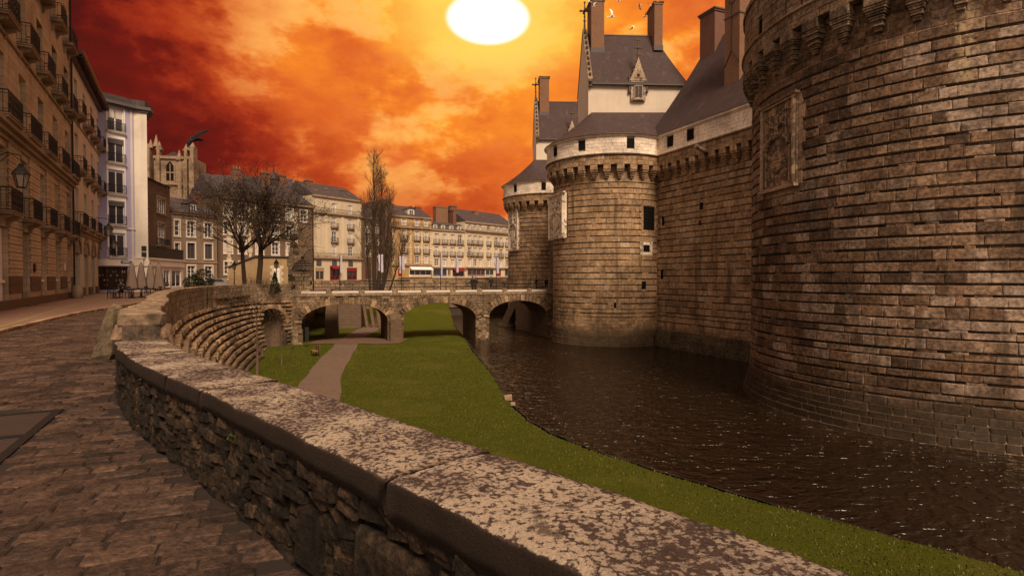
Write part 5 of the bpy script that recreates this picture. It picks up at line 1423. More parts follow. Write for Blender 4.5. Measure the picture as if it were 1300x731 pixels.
for bx_ in bays:
    for (z0, hh, bh, w_) in ((4.9, 3.3, 1.1, 2.3), (9.45, 3.4, 1.1, 2.9), (14.35, 3.3, 1.15, 2.4), (19.3, 3.0, 1.1, 2.4)):
        window(h1, bx_, z0, 1.75, hh, 'white_curt' if (int(bx_*10)+int(z0)) % 3 else 'white', None, .36, rows=4)
        balcony(h1, bx_, z0, w_, .62, bh, n=int(w_/.15))
    if bx_ == 5.6:
        dr = MB().b2(bx_-.93, bx_+.93, .34, .42, .05, 4.2).build('door', M['wood_dark'], h1)
        b = MB()
        for sx in (-1, 1):
            for (za, zb) in ((.25, 1.1), (1.25, 2.5), (2.65, 3.3)): b.b2(bx_+sx*.48-.34, bx_+sx*.48+.34, .30, .34, za, zb)
        b.b2(bx_-.93, bx_+.93, .28, .34, 3.36, 3.46); b.build('door_panel', M['wood_dark'], dr)
        MB().b2(bx_-1.1, bx_+1.1, -.35, .3, .1, .2).build('doorstep', M['plinth_stone'], h1)
    else:
        o = MB().b2(bx_-.92, bx_+.92, .22, .30, .5, 4.2).build('blind_panel', M['panel_yellow'] if bx_ > 2 else M['frame_white'], h1)
        MB().b2(bx_-.98, bx_+.98, .12, .24, 1.42, 1.56).b2(bx_-.92, bx_-.80, .16, .23, 1.56, 4.2).build('panel_rail', M['frame_white'], o)
# rustication: projecting bands of the two lower storeys, as courses of long blocks between the openings
seg = []
edges = [X0]+[v for bx_ in bays for v in (bx_-1.0, bx_+1.0)]+[X1]
piers = list(zip(edges[0::2], edges[1::2]))
me_cache = {}
for i, (xa, xb) in enumerate(piers):
    for k in range(19):
        z0 = .9+k*.42
        if xb-xa < .3: continue
        w_ = round(xb-xa, 3)
        mm = M['facade'] if k > 1 else M['plinth_stone']
        def blk(w_=w_, mm=mm):
            vs, fs = VAR[k % 8]; b = MB(); b.add([Vector((p.x*w_, p.y*.12, p.z*.37)) for p in vs], fs); return b.mesh('rusticated_block', mm)
        link('rusticated_block', key_mesh(('rb', w_, mm.name), blk), h1, Matrix.Translation(((xa+xb)/2, -.02, z0+.2)))
b = MB(); b.b2(X0, X1, -.14, 0, 0, .55)
o = b.build('plinth', M['plinth_stone'], h1)
b = MB()
for (z0, z1, p) in ((8.55, 8.8, .12), (8.8, 9.05, .3), (9.05, 9.3, .5)): b.b2(X0, X1+.05, -p, 0, z0, z1)
b.build('ledge', M['trim'], h1)
MB().b2(X0, X1+.05, -.12, 0, 13.75, 13.9).build('string_band', M['trim'], h1)
b = MB(); b.b2(X0, X1+.1, -.3, 0, 23.9, 24.3); b.b2(X0, X1+.15, -.6, .2, 24.3, 24.8)
for i in range(58): b.b2(X0+.3+i*.6, X0+.5+i*.6, -.5, 0, 24.0, 24.3)
b.build('cornice', M['trim'], h1)
r_ = MB(); r_.add([(X0, -.4, 24.8), (X1, -.4, 24.8), (X1, 5, 29), (X0, 5, 29), (X0, 12.3, 24.8), (X1, 12.3, 24.8)], [(0, 1, 2, 3), (5, 4, 3, 2), (0, 3, 4), (1, 5, 2)]); r_.build('roof', M['slate_grey'], h1)
MB().tube([(20.9, -.12, .2), (20.9, -.12, 24.2)], .07, 8).build('downpipe', M['iron'], h1)
MB().b2(7.0, 7.35, -.16, -.05, 2.0, 2.5).build('letter_plate', M['iron'], h1)
MB().b2(16.9, 17.2, -.13, -.06, 2.2, 2.75).build('notice_plate', M['frame_white'], h1)
# ---- left row, second house with the arcade
h2 = thing('apartment_building', (-24.5-.5*21.06, 27+.866*21.06, 0), LD, 'farther pale stone apartment house on the left with arched ground floor arcade', 'apartment building')
W_ = 19.0; bays2 = [2.7, 7.35, 12.0, 16.65]; ops = []
for x in bays2:
    for z0, hh in ((6.0, 3.2), (10.6, 3.1), (15.2, 3.0)): ops.append((x-.8, x+.8, z0, z0+hh))
    ops.append((x-1.15, x+1.15, .0, 3.7))
    for i in range(8):      # stepped arch heads, faced by real voussoirs below
        a0_, a1_ = math.pi*i/8, math.pi*(i+1)/8
        xa, xb = x+1.15*math.cos(a1_), x+1.15*math.cos(a0_); zz = 3.7+1.15*min(math.sin(a0_), math.sin(a1_))
        if zz > 3.72: ops.append((xa, xb, 3.7, zz))
ops = sorted(ops, key=lambda o: o[0])
body(h2, W_, 12, 0, 19.6, ops, M['facade2'], .4)
for j, x in enumerate(bays2):
    for i in range(9):
        a = math.pi*(i+.5)/9; q = Matrix.Translation((x+math.cos(a)*1.32, -.03, 3.7+math.sin(a)*1.32)) @ Matrix.Rotation(-(a-math.pi/2), 4, 'Y')
        link('voussoir', key_mesh(('vo2',), lambda: MB().box((0, 0, 0), (.44, .18, .40)).mesh('voussoir', M['trim'])), h2, q)
    for z0, hh, n_ in ((6.0, 3.2, 0), (10.6, 3.1, 1), (15.2, 3.0, 2)):
        window(h2, x, z0, 1.6, hh, 'white_curt' if (j+n_) % 2 else 'white', None, .34, rows=4); balcony(h2, x, z0, 2.9 if n_ == 0 else 2.3, .62, 1.05, n=17 if n_ == 0 else 14)
    o = MB().b2(x-1.14, x+1.14, .36, .42, .0, 4.84).build('shop_window', M['shop_dark'], h2)
    b = MB(); b.b2(x-1.14, x+1.14, .26, .36, 2.5, 2.7); b.b2(x-.05, x+.05, .28, .36, 0, 2.5); b.b2(x-1.14, x+1.14, .26, .36, 0, .35); b.build('shop_frame', M['wood_dark'], o)
    b = MB(); b.b2(x+1.15, x+3.5 if j < 3 else x+2.35, -.10, 0, .0, .8); b.build('pier_base', M['plinth_stone'], h2)
b = MB(); b.b2(0, W_, -.16, 0, 5.3, 5.6); b.b2(0, W_+.02, -.4, 0, 5.6, 5.85); b.build('ledge', M['trim'], h2); MB().b2(0, W_, -.08, 0, 14.5, 14.65).build('string_band', M['trim'], h2)
b = MB(); b.b2(-.05, W_+.2, -.35, 0, 19.2, 19.5); b.b2(-.05, W_+.4, -.85, .1, 19.5, 19.75); b.b2(0, W_+.4, -.9, -.75, 19.65, 19.85)
for i in range(31): b.b2(.3+i*.6, .45+i*.6, -.75, 0, 19.35, 19.5)
b.build('eaves', M['wood_dark'], h2); gable_roof(h2, W_, 12, 19.76, 24.5)
MB().tube([(.18, -.1, .2), (.18, -.1, 19.3)], .06, 7).build('downpipe', M['lead'], h2)
# ---- lavender corner building
A = Vector((-43.75, 60, 0)); rz = math.atan2(.87, .5)
h3 = thing('corner_building', A, rz, 'lavender rendered corner building with white window bays above a dark shopfront', 'apartment building')
ops = [(3.3+1.03, 3.3+2.62, z0, z0+2.45) for z0 in (3.95, 7.4, 10.75, 14.1, 17.45)]+[(.2, 6.2, .35, 2.85)]
W_ = 7.0
off = Matrix.Translation((-3.3, 0, 0))
b = MB(); wall_quads(b, W_, 0, 20.3, ops, .2); b.build('wall', M['lavender'], h3, M=off)
c_w = MB(); c_w.prism([(3.64, .02), (4.75, -.55), (5.1, .3), (8.0, 9), (3, 12), (-3.3, 12), (-3.3, .3), (3.64, .3)], 0, 20.3); c_w.build('corner_wall', M['cream'], h3)
b = MB(); b.prism([(-3.4, -.5), (3.7, -.5), (4.95, -1.0), (5.9, .2), (8.8, 9.3), (3, 12.6), (-3.4, 12.4)], 20.3, 20.62); b.prism([(-3.4, -.25), (3.65, -.25), (4.8, -.75), (5.4, .25), (8.4, 9.1), (3, 12.3), (-3.4, 12.2)], 20.05, 20.3); b.build('eaves', M['lead'], h3)
b = MB(); b.prism([(-3.3, .2), (3.6, .2), (4.7, -.3), (6.2, 1), (9, 9), (3, 12)], 20.62, 21.4); b.build('roof', M['slate_grey'], h3)
for i, z0 in enumerate((3.95, 7.4, 10.75, 14.1, 17.45)):
    o = window(h3, 1.83, z0, 1.58, 2.4, 'white', None, .12, rows=1)
    b = MB(); b.b2(.90, 1.02, -.05, .0, z0-.12, z0+2.55); b.b2(2.63, 2.76, -.05, .0, z0-.12, z0+2.55); b.b2(.90, 2.76, -.06, .0, z0+2.55, z0+2.72); b.b2(.90, 2.76, -.052, .0, z0-.75, z0-.12); b.build('white_bay', M['frame_white'], h3)
    if i == 4: MB().b2(1.06, 2.6, .09, .12, z0+1.4, z0+2.38).build('blind', M['curtain'], h3)
    elif i in (1, 3): MB().b2(1.06, 2.6, -.02, .08, z0+2.0, z0+2.4).build('blind', M['lead'], h3)
    balcony(h3, 1.83, z0-.06, 1.85, .28, 1.0, mat='iron', consoles=False, slab='cream_white', n=11, fancy=(i == 4))
b = MB(); b.b2(-3.3, 3.66, -.12, 0, 6.95, 7.1); b.b2(-3.3, 3.68, -.16, 0, 2.95, 3.65); b.b2(3.3, 3.5, -.06, 0, 3.65, 20.05); b.build('white_band', M['cream_white'], h3)
b = MB(); b.prism([(3.5, -.14), (4.78, -.70), (5.25, .3), (5.1, .35), (4.7, -.45), (3.64, .0)], 2.95, 3.65); b.build('white_band', M['cream_white'], h3)
o = MB().b2(-3.1, 2.9, .14, .2, .35, 2.85).build('shop_window', M['shop_dark'], h3)
b = MB(); rnd = random.Random(2)
for x in (-2.2, -.7, .8, 2.3): b.b2(x-.04, x+.04, .06, .14, .35, 2.85)
b.build('shop_frame', M['wood_dark'], o)
b = MB()
for i in range(34): x = rnd.uniform(-1.6, 2.7); z = rnd.choice((.9, 1.4, 1.9, 2.3)); b.box((x, .13, z), (rnd.uniform(.06, .16), .03, rnd.uniform(.1, .25)))
b.build('window_display', M['carved_dark'], o, kind=None)
MB().b2(2.1, 3.15, -.20, -.16, 3.22, 3.5).build('street_sign', M['blue_paint'], h3)
MB().b2(2.3, 2.95, -.214, -.20, 3.33, 3.40).build('sign_lettering', M['frame_white'], h3)
ng = Matrix.Translation((4.2, -.33, 0)) @ Matrix.Rotation(math.atan2(-.57, 1.11), 4, 'Z')
for z in (4.0, 4.7): MB().b2(-.05, .42, -.06, 0, z, z+.5).build('wall_plate', M['iron'], h3, M=ng)
# ---- low cream shop with the planted terrace
A, rz, W_ = ends(180.5, 63.2, 233, 75)
h4 = thing('shop', A, rz, 'low cream shop with big windows and a planted roof terrace', 'shop')
bw_ = [(1.2, 2.8), (3.4, 5.0), (5.8, 7.6), (8.2, 11.2)]
body(h4, W_, 4, 0, 3.0, [(a, c_, .5, 2.6) for a, c_ in bw_], M['cream'], .18)
b = MB(); b.b2(-.05, W_+.05, -.12, 4, 3.0, 3.75); b.b2(-.1, W_+.1, -.2, 4.1, 3.75, 3.95); b.build('white_band', M['cream_white'], h4)
for a, c_ in bw_: window(h4, (a+c_)/2, .5, c_-a, 2.1, 'white', None, .12, rows=1, cols=2)
b = MB(); b.b2(1.0, W_-.1, -.05, 0, 3.95, 5.2); b.b2(1.0, W_, -.08, .02, 5.15, 5.25); b.build('terrace_screen', M['iron'], h4)
b = MB(); rnd = random.Random(12)
for i in range(900):
    p = Vector((rnd.uniform(1.2, W_-.4), rnd.uniform(.1, .9), 3.95+abs(rnd.gauss(.9, .45)))); a = rnd.uniform(0, 6.28); d = Vector((math.cos(a), math.sin(a), rnd.uniform(-.5, .9)))*.11; e = Vector((-math.sin(a), math.cos(a), .2))*.05
    b.add([p-e, p+e, p+d], [(0, 1, 2)])
b.build('terrace_plants', M['leaf_green'], h4, kind='stuff')
# ---- brown rubble house
A, rz, W_ = ends(186.5, 66.5, 222, 76)
h5 = thing('town_house', A+Vector((-.6, .1, 0)), rz, 'narrow brown rubble house behind the cream shop with two white windows', 'house')
ops = [(5.0, 8.0, 7.6, 10.1), (5.2, 7.9, 12.3, 14.1)] ; ops = [(5.2, 7.6, 5.9, 8.6), (5.0, 7.9, 9.9, 11.8)]
body(h5, W_, 7, 0, 13.6, ops, M['brown_wall'], .2)
window(h5, 6.4, 5.9, 2.4, 2.7, 'white', 'trim', .16, cols=3, rows=3); window(h5, 6.45, 9.9, 2.9, 1.9, 'white', 'trim', .16, cols=4, rows=2)
balcony(h5, 6.4, 5.8, 3.6, .5, .8, consoles=False); MB().b2(5.0, 7.8, -.04, 0, 4.0, 5.1).build('blocked_opening', M['cream'], h5)
gable_roof(h5, W_, 7, 13.6, 14.9)
# ---- grey house
A, rz, W_ = ends(219, 77.4, 276, 83.5)
h6 = thing('town_house', A, rz, 'grey brown three storey house with white shuttered windows and slate roof', 'house')
xa, xb, xc = pxx(A, rz, 243), pxx(A, rz, 265), pxx(A, rz, 225.5)
fl6 = ((7.4, 2.1), (4.35, 2.15), (1.2, 2.1)); ww = 1.15
ops = [(x-ww/2, x+ww/2, z0, z0+h_) for x in (xa, xb) for z0, h_ in fl6]+[(xc-.35, xc+.35, 4.6, 6.4), (xc-.35, xc+.35, 7.4, 9.5)]
body(h6, W_, 9, -.3, 10.6, ops, M['grey_house'], .2)
for x in (xa, xb):
    for i, (z0, h_) in enumerate(fl6): window(h6, x, z0, ww, h_, 'white' if i != 1 else 'grey', 'cream', .14, cols=2, rows=4)
for z0, h_ in ((4.6, 1.8), (7.4, 2.1)): window(h6, xc, z0, .7, h_, 'white', 'cream', .14, cols=1, rows=3)
MB().b2(0, W_, -.1, 0, 3.75, 3.95).build('string_band', M['trim'], h6)
b = MB(); b.b2(0, W_, -.2, 0, 10.4, 10.65); b.build('cornice', M['trim'], h6)
gable_roof(h6, W_, 9, 10.65, 13.2, hipr=.0); chim(h6, W_*.8, 2.4, 11.2, 13.9, .9, .8, 2)
dormer(h6, W_*.55, 10.9, .9, 1.3, 1.3, 'lead', 'slate')
# ---- building behind the two trees, with its end wall towards the gate
A, rz, W_ = ends(277, 86, 398, 99)
h7 = thing('town_house', A, rz, 'long pale brown house half hidden behind the two bare trees', 'house')
H_ = 14.0
bx7 = [pxx(A, rz, p) for p in (290, 308, 330, 350, 368, 386)]
fl7 = ((2.2, 1.9), (5.4, 2.0), (8.3, 1.9), (11.2, 1.9)); ops = [(x-.6, x+.6, z0, z0+h_) for i, x in enumerate(bx7) for z0, h_ in fl7 if not (i == 5 and z0 < 9)]
body(h7, W_, 10, -.3, H_, ops, M['brown_end'], .2)
for i, x in enumerate(bx7):
    for k, (z0, h_) in enumerate(fl7):
        if i == 5 and z0 < 9: continue
        window(h7, x, z0, 1.2, h_, 'white_curt' if (i+k) % 2 else 'white', 'cream', .14, rows=3)
b = MB()
for xq in (pxx(A, rz, 291), pxx(A, rz, 318), pxx(A, rz, 376)):
    for i in range(16): b.b2(xq-(.35 if i % 2 else .22), xq+(.35 if i % 2 else .22), -.06, 0, i*.8, i*.8+.74)
b.build('quoins', M['cream_far'], h7)
b = MB(); b.b2(0, W_+.1, -.3, 0, 13.75, 14.05); b.build('cornice', M['trim'], h7); gable_roof(h7, W_, 10, 14.05, 18.0, hipr=2)
for x in (.32, .62, .8): chim(h7, W_*x, 4.5, 16.5, 19.4, 1.5, .8, 3)
cu2 = MB().lathe((W_*.73, 4.9, 17.2), [(1.0, 0), (1.0, 1.3), (1.15, 1.35), (.5, 2.4), (.18, 2.7), (.10, 3.6)], 10).build('roof_cupola', M['slate'], h7)
b = MB(); b.box((W_*.73, 4.9, 20.9), (.06, .06, .7)); b.box((W_*.73, 4.9, 21.0), (.4, .06, .06)); b.build('cupola_cross', M['iron'], cu2)
MB().tube([(W_-.1, -.12, 0), (W_-.1, -.12, 13.6)], .10, 6).build('downpipe', M['wood_dark'], h7)
# ---- low ochre outbuilding with sloping roof line and pale doorway
A, rz, W_ = ends(290, 72, 368, 75)
h8 = thing('outbuilding', A, rz, 'low ochre walled outbuilding with pale quoined doorway behind the trees', 'outbuilding')
b = MB(); b.xprism([(0, -.2), (W_, -.2), (W_, 4.3), (W_*.42, 4.3), (0, 2.9)], 0, 5); b.build('wall', M['panel_yellow'], h8)
b = MB(); b.xprism([(-.1, 2.9), (W_*.42, 4.32), (W_+.1, 4.32), (W_+.1, 4.5), (W_*.41, 4.5), (-.1, 3.08)], -.2, 5.1); b.build('roof', M['slate_grey'], h8)
xd = pxx(A, rz, 351.5); d_ = MB().b2(xd-.35, xd+.35, -.05, .02, 0, 2.9).build('door', M['frame_white'], h8)
for sx in (-1, 1):
    b = MB()
    for i in range(8): w_ = .45 if i % 2 else .25; b.b2(xd+sx*.36, xd+sx*(.36+w_), -.05, .01, i*.4, i*.4+.41)
    b.build('quoins', M['cream_far2'], h8)
# ---- cathedral tower and nave
A, rz, W_ = ends(186, 148, 251, 150)
ct = thing('cathedral_tower', A, rz, 'pale stone cathedral tower with lancet window and broken pinnacles above the roofs', 'church tower')
k = W_/65.0
def cx_(px): return (px-186)*k
def cz(py): return zY(py, 149)
MB().b2(cx_(197), cx_(247), 0, 9, 0, cz(199)).build('wall', M['church'], ct)
b = MB()
for (pa, pb, yt, d) in ((187, 194, 190, -1.2), (201, 206, 186, -1.0), (228, 233, 202, -.6), (236, 241, 190, -1.2), (244, 250, 186, -1.5)):
    b.b2(cx_(pa), cx_(pb), d, 2, 0, cz(yt)-3); b.b2(cx_(pa)+.15, cx_(pb)-.15, d+.4, 1.6, cz(yt)-3, cz(yt))
for py in (199, 232, 252): b.b2(cx_(197), cx_(247), -.5, 0, cz(py)-.6, cz(py)+.1)
b.build('buttress', M['church'], ct)
b = MB()
for (px, y0, y1) in ((189, 190, 183), (193, 188, 178), (200, 186, 172), (204, 190, 180), (229, 202, 190), (238, 190, 182), (246, 186, 178), (243, 190, 176)):
    b.box((cx_(px), .2, (cz(y0)+cz(y1))/2), (1.1, 1.1, cz(y1)-cz(y0)), taper=.12); b.box((cx_(px), .2, cz(y0)), (1.4, 1.4, .4))
b.build('pinnacle', M['church'], ct)
MB().xprism([(cx_(206), cz(199)), (cx_(236), cz(199)), (cx_(221), cz(192))], .5, 8).build('roof', M['slate'], ct)
b = MB(); xm = cx_(217.5)
b.xprism([(xm-1.0, cz(230)), (xm+1.0, cz(230)), (xm+1.0, cz(212)), (xm+.6, cz(208)), (xm, cz(205)), (xm-.6, cz(208)), (xm-1.0, cz(212))], -.05, .3); wn = b.build('lancet_window', M['dark'], ct)
b = MB(); b.tube([(xm, -.1, cz(230)), (xm, -.1, cz(208))], .14, 6); b.tube([(xm-1.1, -.15, cz(230)), (xm-1.1, -.15, cz(211)), (xm, -.15, cz(204)), (xm+1.1, -.15, cz(211)), (xm+1.1, -.15, cz(230))], .22, 6); b.b2(xm-1.2, xm+1.2, -.3, 0, cz(230)-.4, cz(230)); b.b2(xm-1, xm+1, -.12, 0, cz(219)-.15, cz(219)+.1); b.build('window_tracery', M['church'], wn)
A, rz, W_ = ends(249, 150, 372, 158)
nv = thing('cathedral_nave', A, rz, 'long slate roofed nave stretching right from the cathedral tower', 'church')
MB().b2(0, W_, 0, 12, 0, zY(262, 150)).build('wall', M['church'], nv); b = MB(); z0, z1 = zY(262, 150), zY(217.5, 152)
b.add([(0, -.6, z0), (W_, -.6, z0), (W_, 6, z1), (0, 6, z1), (0, 12.6, z0), (W_, 12.6, z0)], [(0, 1, 2, 3), (5, 4, 3, 2), (0, 3, 4), (1, 5, 2)]); b.build('roof', M['slate_grey'], nv)
# ---- row of houses beyond the moat
def rowhouse(pa, Ya, pb, Yb, label, mat, z0, bays_px, floors, eave, ridge, bal=(), attic=None, surround=None, shops=(), ledges=(), depth=11, name='town_house', ww=1.15, roofmat='slate_grey', lw=.35, bw_=1.8, sky_=3):
    A, rz, W_ = ends(pa, Ya, pb, Yb); Ym = (Ya+Yb)/2
    t_ = thing(name, A, rz, label, 'house')
    xs_ = [pxx(A, rz, p) for p in bays_px]
    fl = [(at(650, yb, Ym).z, at(650, yt, Ym).z-at(650, yb, Ym).z) for (yt, yb) in floors]
    ze, zr = at(650, eave, Ym).z, at(650, ridge, Ym+5).z
    ops = [(x-ww/2, x+ww/2, z, z+h_) for x in xs_ for z, h_ in fl]
    sops = []
    for (a, c_, yt, yb, _, _) in shops:
        sops.append((max(.1, pxx(A, rz, a)), min(W_-.1, pxx(A, rz, c_)), z0+.1, at(650, yt, Ym).z))
    body(t_, W_, depth, -2, ze, ops+sops, mat, .22)
    for i, x in enumerate(xs_):
        for k, (z, h_) in enumerate(fl):
            window(t_, x, z, ww, round(h_, 2), 'white_curt' if (i*3+k*2) % 5 < 4 else 'white', surround, .16, rows=3)
            if k in bal: balcony(t_, x, z-.02, bw_, .4, .85, mat='iron_far', consoles=True, n=9, fancy=False)
    for (yy, p, railing) in ledges:
        z = at(650, yy, Ym).z; MB().b2(0, W_, -p, 0, z-.28, z).build('ledge', M['trim'], t_)
        if railing:
            b = MB(); b.tube([(0, -p+.05, z+.85), (W_, -p+.05, z+.85)], .035, 4)
            for i in range(int(W_/.22)): b.box((i*.22, -p+.05, z+.42), (.03, .03, .85))
            b.build('ledge_railing', M['iron_far'], t_)
    for (o_, (a, c_, yt, yb, kind_, mm)) in zip(sops, shops):
        xa, xb, za, zb = o_
        s_ = MB().b2(xa, xb, .1, .16, za, zb).build('shop_window', M['shop_dark'] if kind_ != 'door' else M[mm], t_)
        if kind_ != 'door':
            b = MB(); b.b2(xa, xb, -.1, .1, zb-.75 if zb-za > 2 else zb-.3, zb); b.b2(xa, xb, -.02, .1, za, za+.4)
            n = max(2, int((xb-xa)/1.3))
            for i in range(n+1): x = xa+(xb-xa)*i/n; b.b2(max(xa, x-.09), min(xb, x+.09), -.04, .1, za+.4, zb-.75 if zb-za > 2 else zb-.3)
            b.build('shopfront', M[mm], s_)
            if kind_ == 'awning': MB().yprism([(-.1, zb+.1), (-1.2, zb-.5), (-1.2, zb-.62), (-.1, zb-.1)], xa, xb).build('awning', M[mm], s_)
    MB().b2(-.05, W_+.05, -lw, 0, ze-.32, ze).build('cornice', M['trim'], t_)
    rf = gable_roof(t_, W_, depth, ze, zr, roofmat); 
    if sky_: skylights(rf, W_, depth, ze, zr, sky_, int(pa))
    return t_, W_, ze, zr, A, rz, Ym
t_, W_, ze, zr, A, rz, Ym = rowhouse(397, 114, 459, 124, 'tall cream house with attic balcony and arched shops left of the poplar', M['cream_far'], .9, (424.7, 445.2),
    ((259, 270.5), (276.5, 289), (294.5, 307.5), (312.5, 325)), 251, 236, bal=(1, 2), ledges=((271.5, .5, True), (327, .5, True)), shops=((419, 430.5, 338, 354, 'awning', 'red_paint'), (440.5, 453, 339.5, 354, 'shop', 'red_paint'), (400.5, 411, 340, 354, 'shop', 'trim')))
for px, yy in ((407.5, 234.5), (450, 240)): chim(t_, pxx(A, rz, px), 4.0, ze+1, at(650, yy, Ym+4).z, 1.6, 1.0, 3)
for px in (424.7, 445.2, 405):
    x = pxx(A, rz, px); za, zb = at(650, 338, Ym).z, at(650, 330, Ym).z
    b = MB(); b.xprism([(x-.6, za), (x+.6, za), (x+.6, zb-.4), (x+.3, zb), (x-.3, zb), (x-.6, zb-.4)], -.06, .0); b.build('fanlight', M['glass'], t_)
b = MB()
for px in (404, 414, 435, 455): x = pxx(A, rz, px); b.b2(x-.35, x+.35, -.14, 0, at(650, 326, Ym).z, at(650, 274, Ym).z)
b.build('pilaster', M['cream_far2'], t_)
rowhouse(459.3, 124, 497, 129, 'rubble stone house behind the poplar trunks', M['rubble_wall'], 1.3, (467.5, 479, 490.5), ((286, 296), (301, 311), (316, 326)), 277, 265, shops=((464, 471, 335, 348, 'door', 'wood_dark'), (487, 494.5, 335, 350, 'door', 'leaf_green')), surround='cream_far', sky_=0)
t_, W_, ze, zr, A, rz, Ym = rowhouse(497.2, 127, 548, 134, 'ochre house with cream quoins, dormer and white shopfront', M['ochre_house'], 1.8, (513, 529.7, 541.2),
    ((278.5, 286.5), (293, 304.5), (310, 320.5), (324.5, 334)), 275, 262, bal=(1, 2), ledges=((288.5, .5, True), (336, .35, False)), surround='cream_far2', shops=((505.5, 510, 341, 351, 'door', 'red_paint'), (519.5, 547, 339, 351, 'awning', 'frame_white')))
dormer(t_, pxx(A, rz, 524.5), ze+.1, .8, 1.8, 1.7)
MB().b2(-1.6, .0, -.1, 11, -2, at(650, 256, Ym).z).build('party_wall', M['plinth_stone'], t_); chim(t_, W_-1, 4.5, ze+1.5, at(650, 259, Ym).z, 1.6, 1.0, 3); chim(t_, 2.6, 5.0, ze+1.5, at(650, 257.5, Ym).z, 1.4, 1.0, 2)
b = MB()
for px in (499.5, 521.3, 535.5, 547):
    x = pxx(A, rz, px)
    for i in range(13): b.b2(x-(.35 if i % 2 else .22), x+(.35 if i % 2 else .22), -.05, 0, 4.8+i*.68, 4.8+i*.68+.62)
b.build('quoins', M['cream_far2'], t_)
t_, W_, ze, zr, A, rz, Ym = rowhouse(548.3, 134.3, 590, 140.5, 'narrow cream house with four little roof dormers between the ochre house and the long one', M['cream_far2'], 1.9, (554.3, 564.6, 574.7, 584.2),
    ((297.5, 309), (313.5, 324), (329, 338)), 292, 281.5, bal=(0, 1), ledges=((310.3, .1, False), (339, .4, False)), shops=((550, 567, 341, 351, 'shop', 'blue_paint'), (568.5, 572, 341, 351, 'shop', 'trim'), (574.5, 588.5, 341, 351, 'awning', 'red_paint')), surround='cream_far', sky_=0)
for px in (553.5, 563.5, 574, 584): dormer(t_, pxx(A, rz, px), ze+.0, .25, 1.15, 1.2, 'cream_far2', 'lead')
chim(t_, pxx(A, rz, 575.5), 5.6, ze-1, at(650, 263, Ym+5).z, 3.6, 1.4, 7, 'brick'); chim(t_, pxx(A, rz, 588), 4.6, ze-1, at(650, 266, Ym+4).z, 1.6, 3.0, 3, 'brick_old')
t_, W_, ze, zr, A, rz, Ym = rowhouse(590.3, 140.8, 652, 155, 'long cream house with attic balcony and purple shopfronts before the far tower', M['cream_far2'], 1.9, (596.2, 603.2, 609.7, 620.3, 629.8, 636, 643.8),
    ((286, 293), (301, 311), (315.5, 325.5), (329.5, 338.5)), 284, 269, bal=(1, 2), ledges=((294.2, .6, True), (339.5, .45, False)), surround='cream_far', shops=((593.5, 615.5, 341, 351, 'shop', 'mauve_paint'), (616.5, 626.5, 341, 351, 'shop', 'green_paint'), (629.5, 636, 342, 351, 'door', 'red_paint'), (641, 648, 341, 351, 'shop', 'blue_paint')))
chim(t_, pxx(A, rz, 618), 4.2, ze, at(650, 267.5, Ym).z, 1.7, 1.2, 4, 'brick'); chim(t_, pxx(A, rz, 640), 4.4, ze, at(650, 273, Ym).z, 2.0, 1.2, 4); chim(t_, pxx(A, rz, 594), 5.5, ze, at(650, 263.5, Ym).z, 2.0, 1.2, 4)
# ---- terrace wall in front of them
A, rz, W_ = ends(396, 93, 700, 128)
tw_ = thing('terrace_wall', A, rz, 'long rubble terrace wall beyond the bridge carrying the street of the far houses', 'wall')
za, zb = 1.0, 1.85
b = MB(); b.xprism([(0, -6), (W_, -6), (W_, zb), (0, za)], .1, 1.0); b.build('wall_core', M['mortar_dark'], tw_)
recs = []; rnd = random.Random(15); Rw = ROOT[tw_.name].to_3x3(); z = -4.2
while z < 1.7:
    h_ = rnd.uniform(.28, .4); x = 0
    while x < W_:
        l = rnd.uniform(.4, .9)
        if z+h_ < za+(zb-za)*(x/W_): recs.append((ROOT[tw_.name] @ Vector((x+l/2, .05+rnd.uniform(-.03, .03), z+h_/2)), Rw, (l-.02, .3, h_-.02), M['granite_far'] if rnd.random() < .6 else M['parapet_old']))
        x += l
    z += h_
emit(recs, 'wall_stone', tw_, 'wall_stones', 'r', 200)
b = MB(); b.xprism([(0, za-.06), (W_, zb-.06), (W_, zb+.14), (0, za+.14)], -.08, 1.1); b.build('coping', M['parapet_old'], tw_)
b = MB(); b.add([(-8, 1, .85), (W_+30, 1, 1.75), (W_+30, 60, 1.75), (-8, 60, .85)], [(0, 1, 2, 3)]); o = b.build('far_street', M['far_street'], None, M=ROOT[tw_.name], kind='structure')
b = MB(); b.add([(-400, -20), ] if False else [(-500, 44, -.05), (-24, 44, -.05), (-29, 80, -.05), (-37, 92, -.05), (-60, 500, -.05), (-500, 500, -.05)], [(0, 1, 2, 3, 4, 5)]); b.build('ground', M['far_street'], kind='structure')
b = MB(); b.add([(-60, 128, 1.6), (500, 128, 1.6), (500, 800, 1.6), (-60, 800, 1.6)], [(0, 1, 2, 3)]); b.build('far_ground', M['far_street'], kind='structure')
b = MB(); b.add([(38, -60, -.5), (500, -60, -.5), (500, 130, -.5), (14, 130, -.5), (14, 104, -.5), (22, 66, -.5), (38, 36, -.5)], [(0, 1, 2, 3, 4, 5, 6)]); b.build('castle_courtyard', M['far_street'], kind='structure')
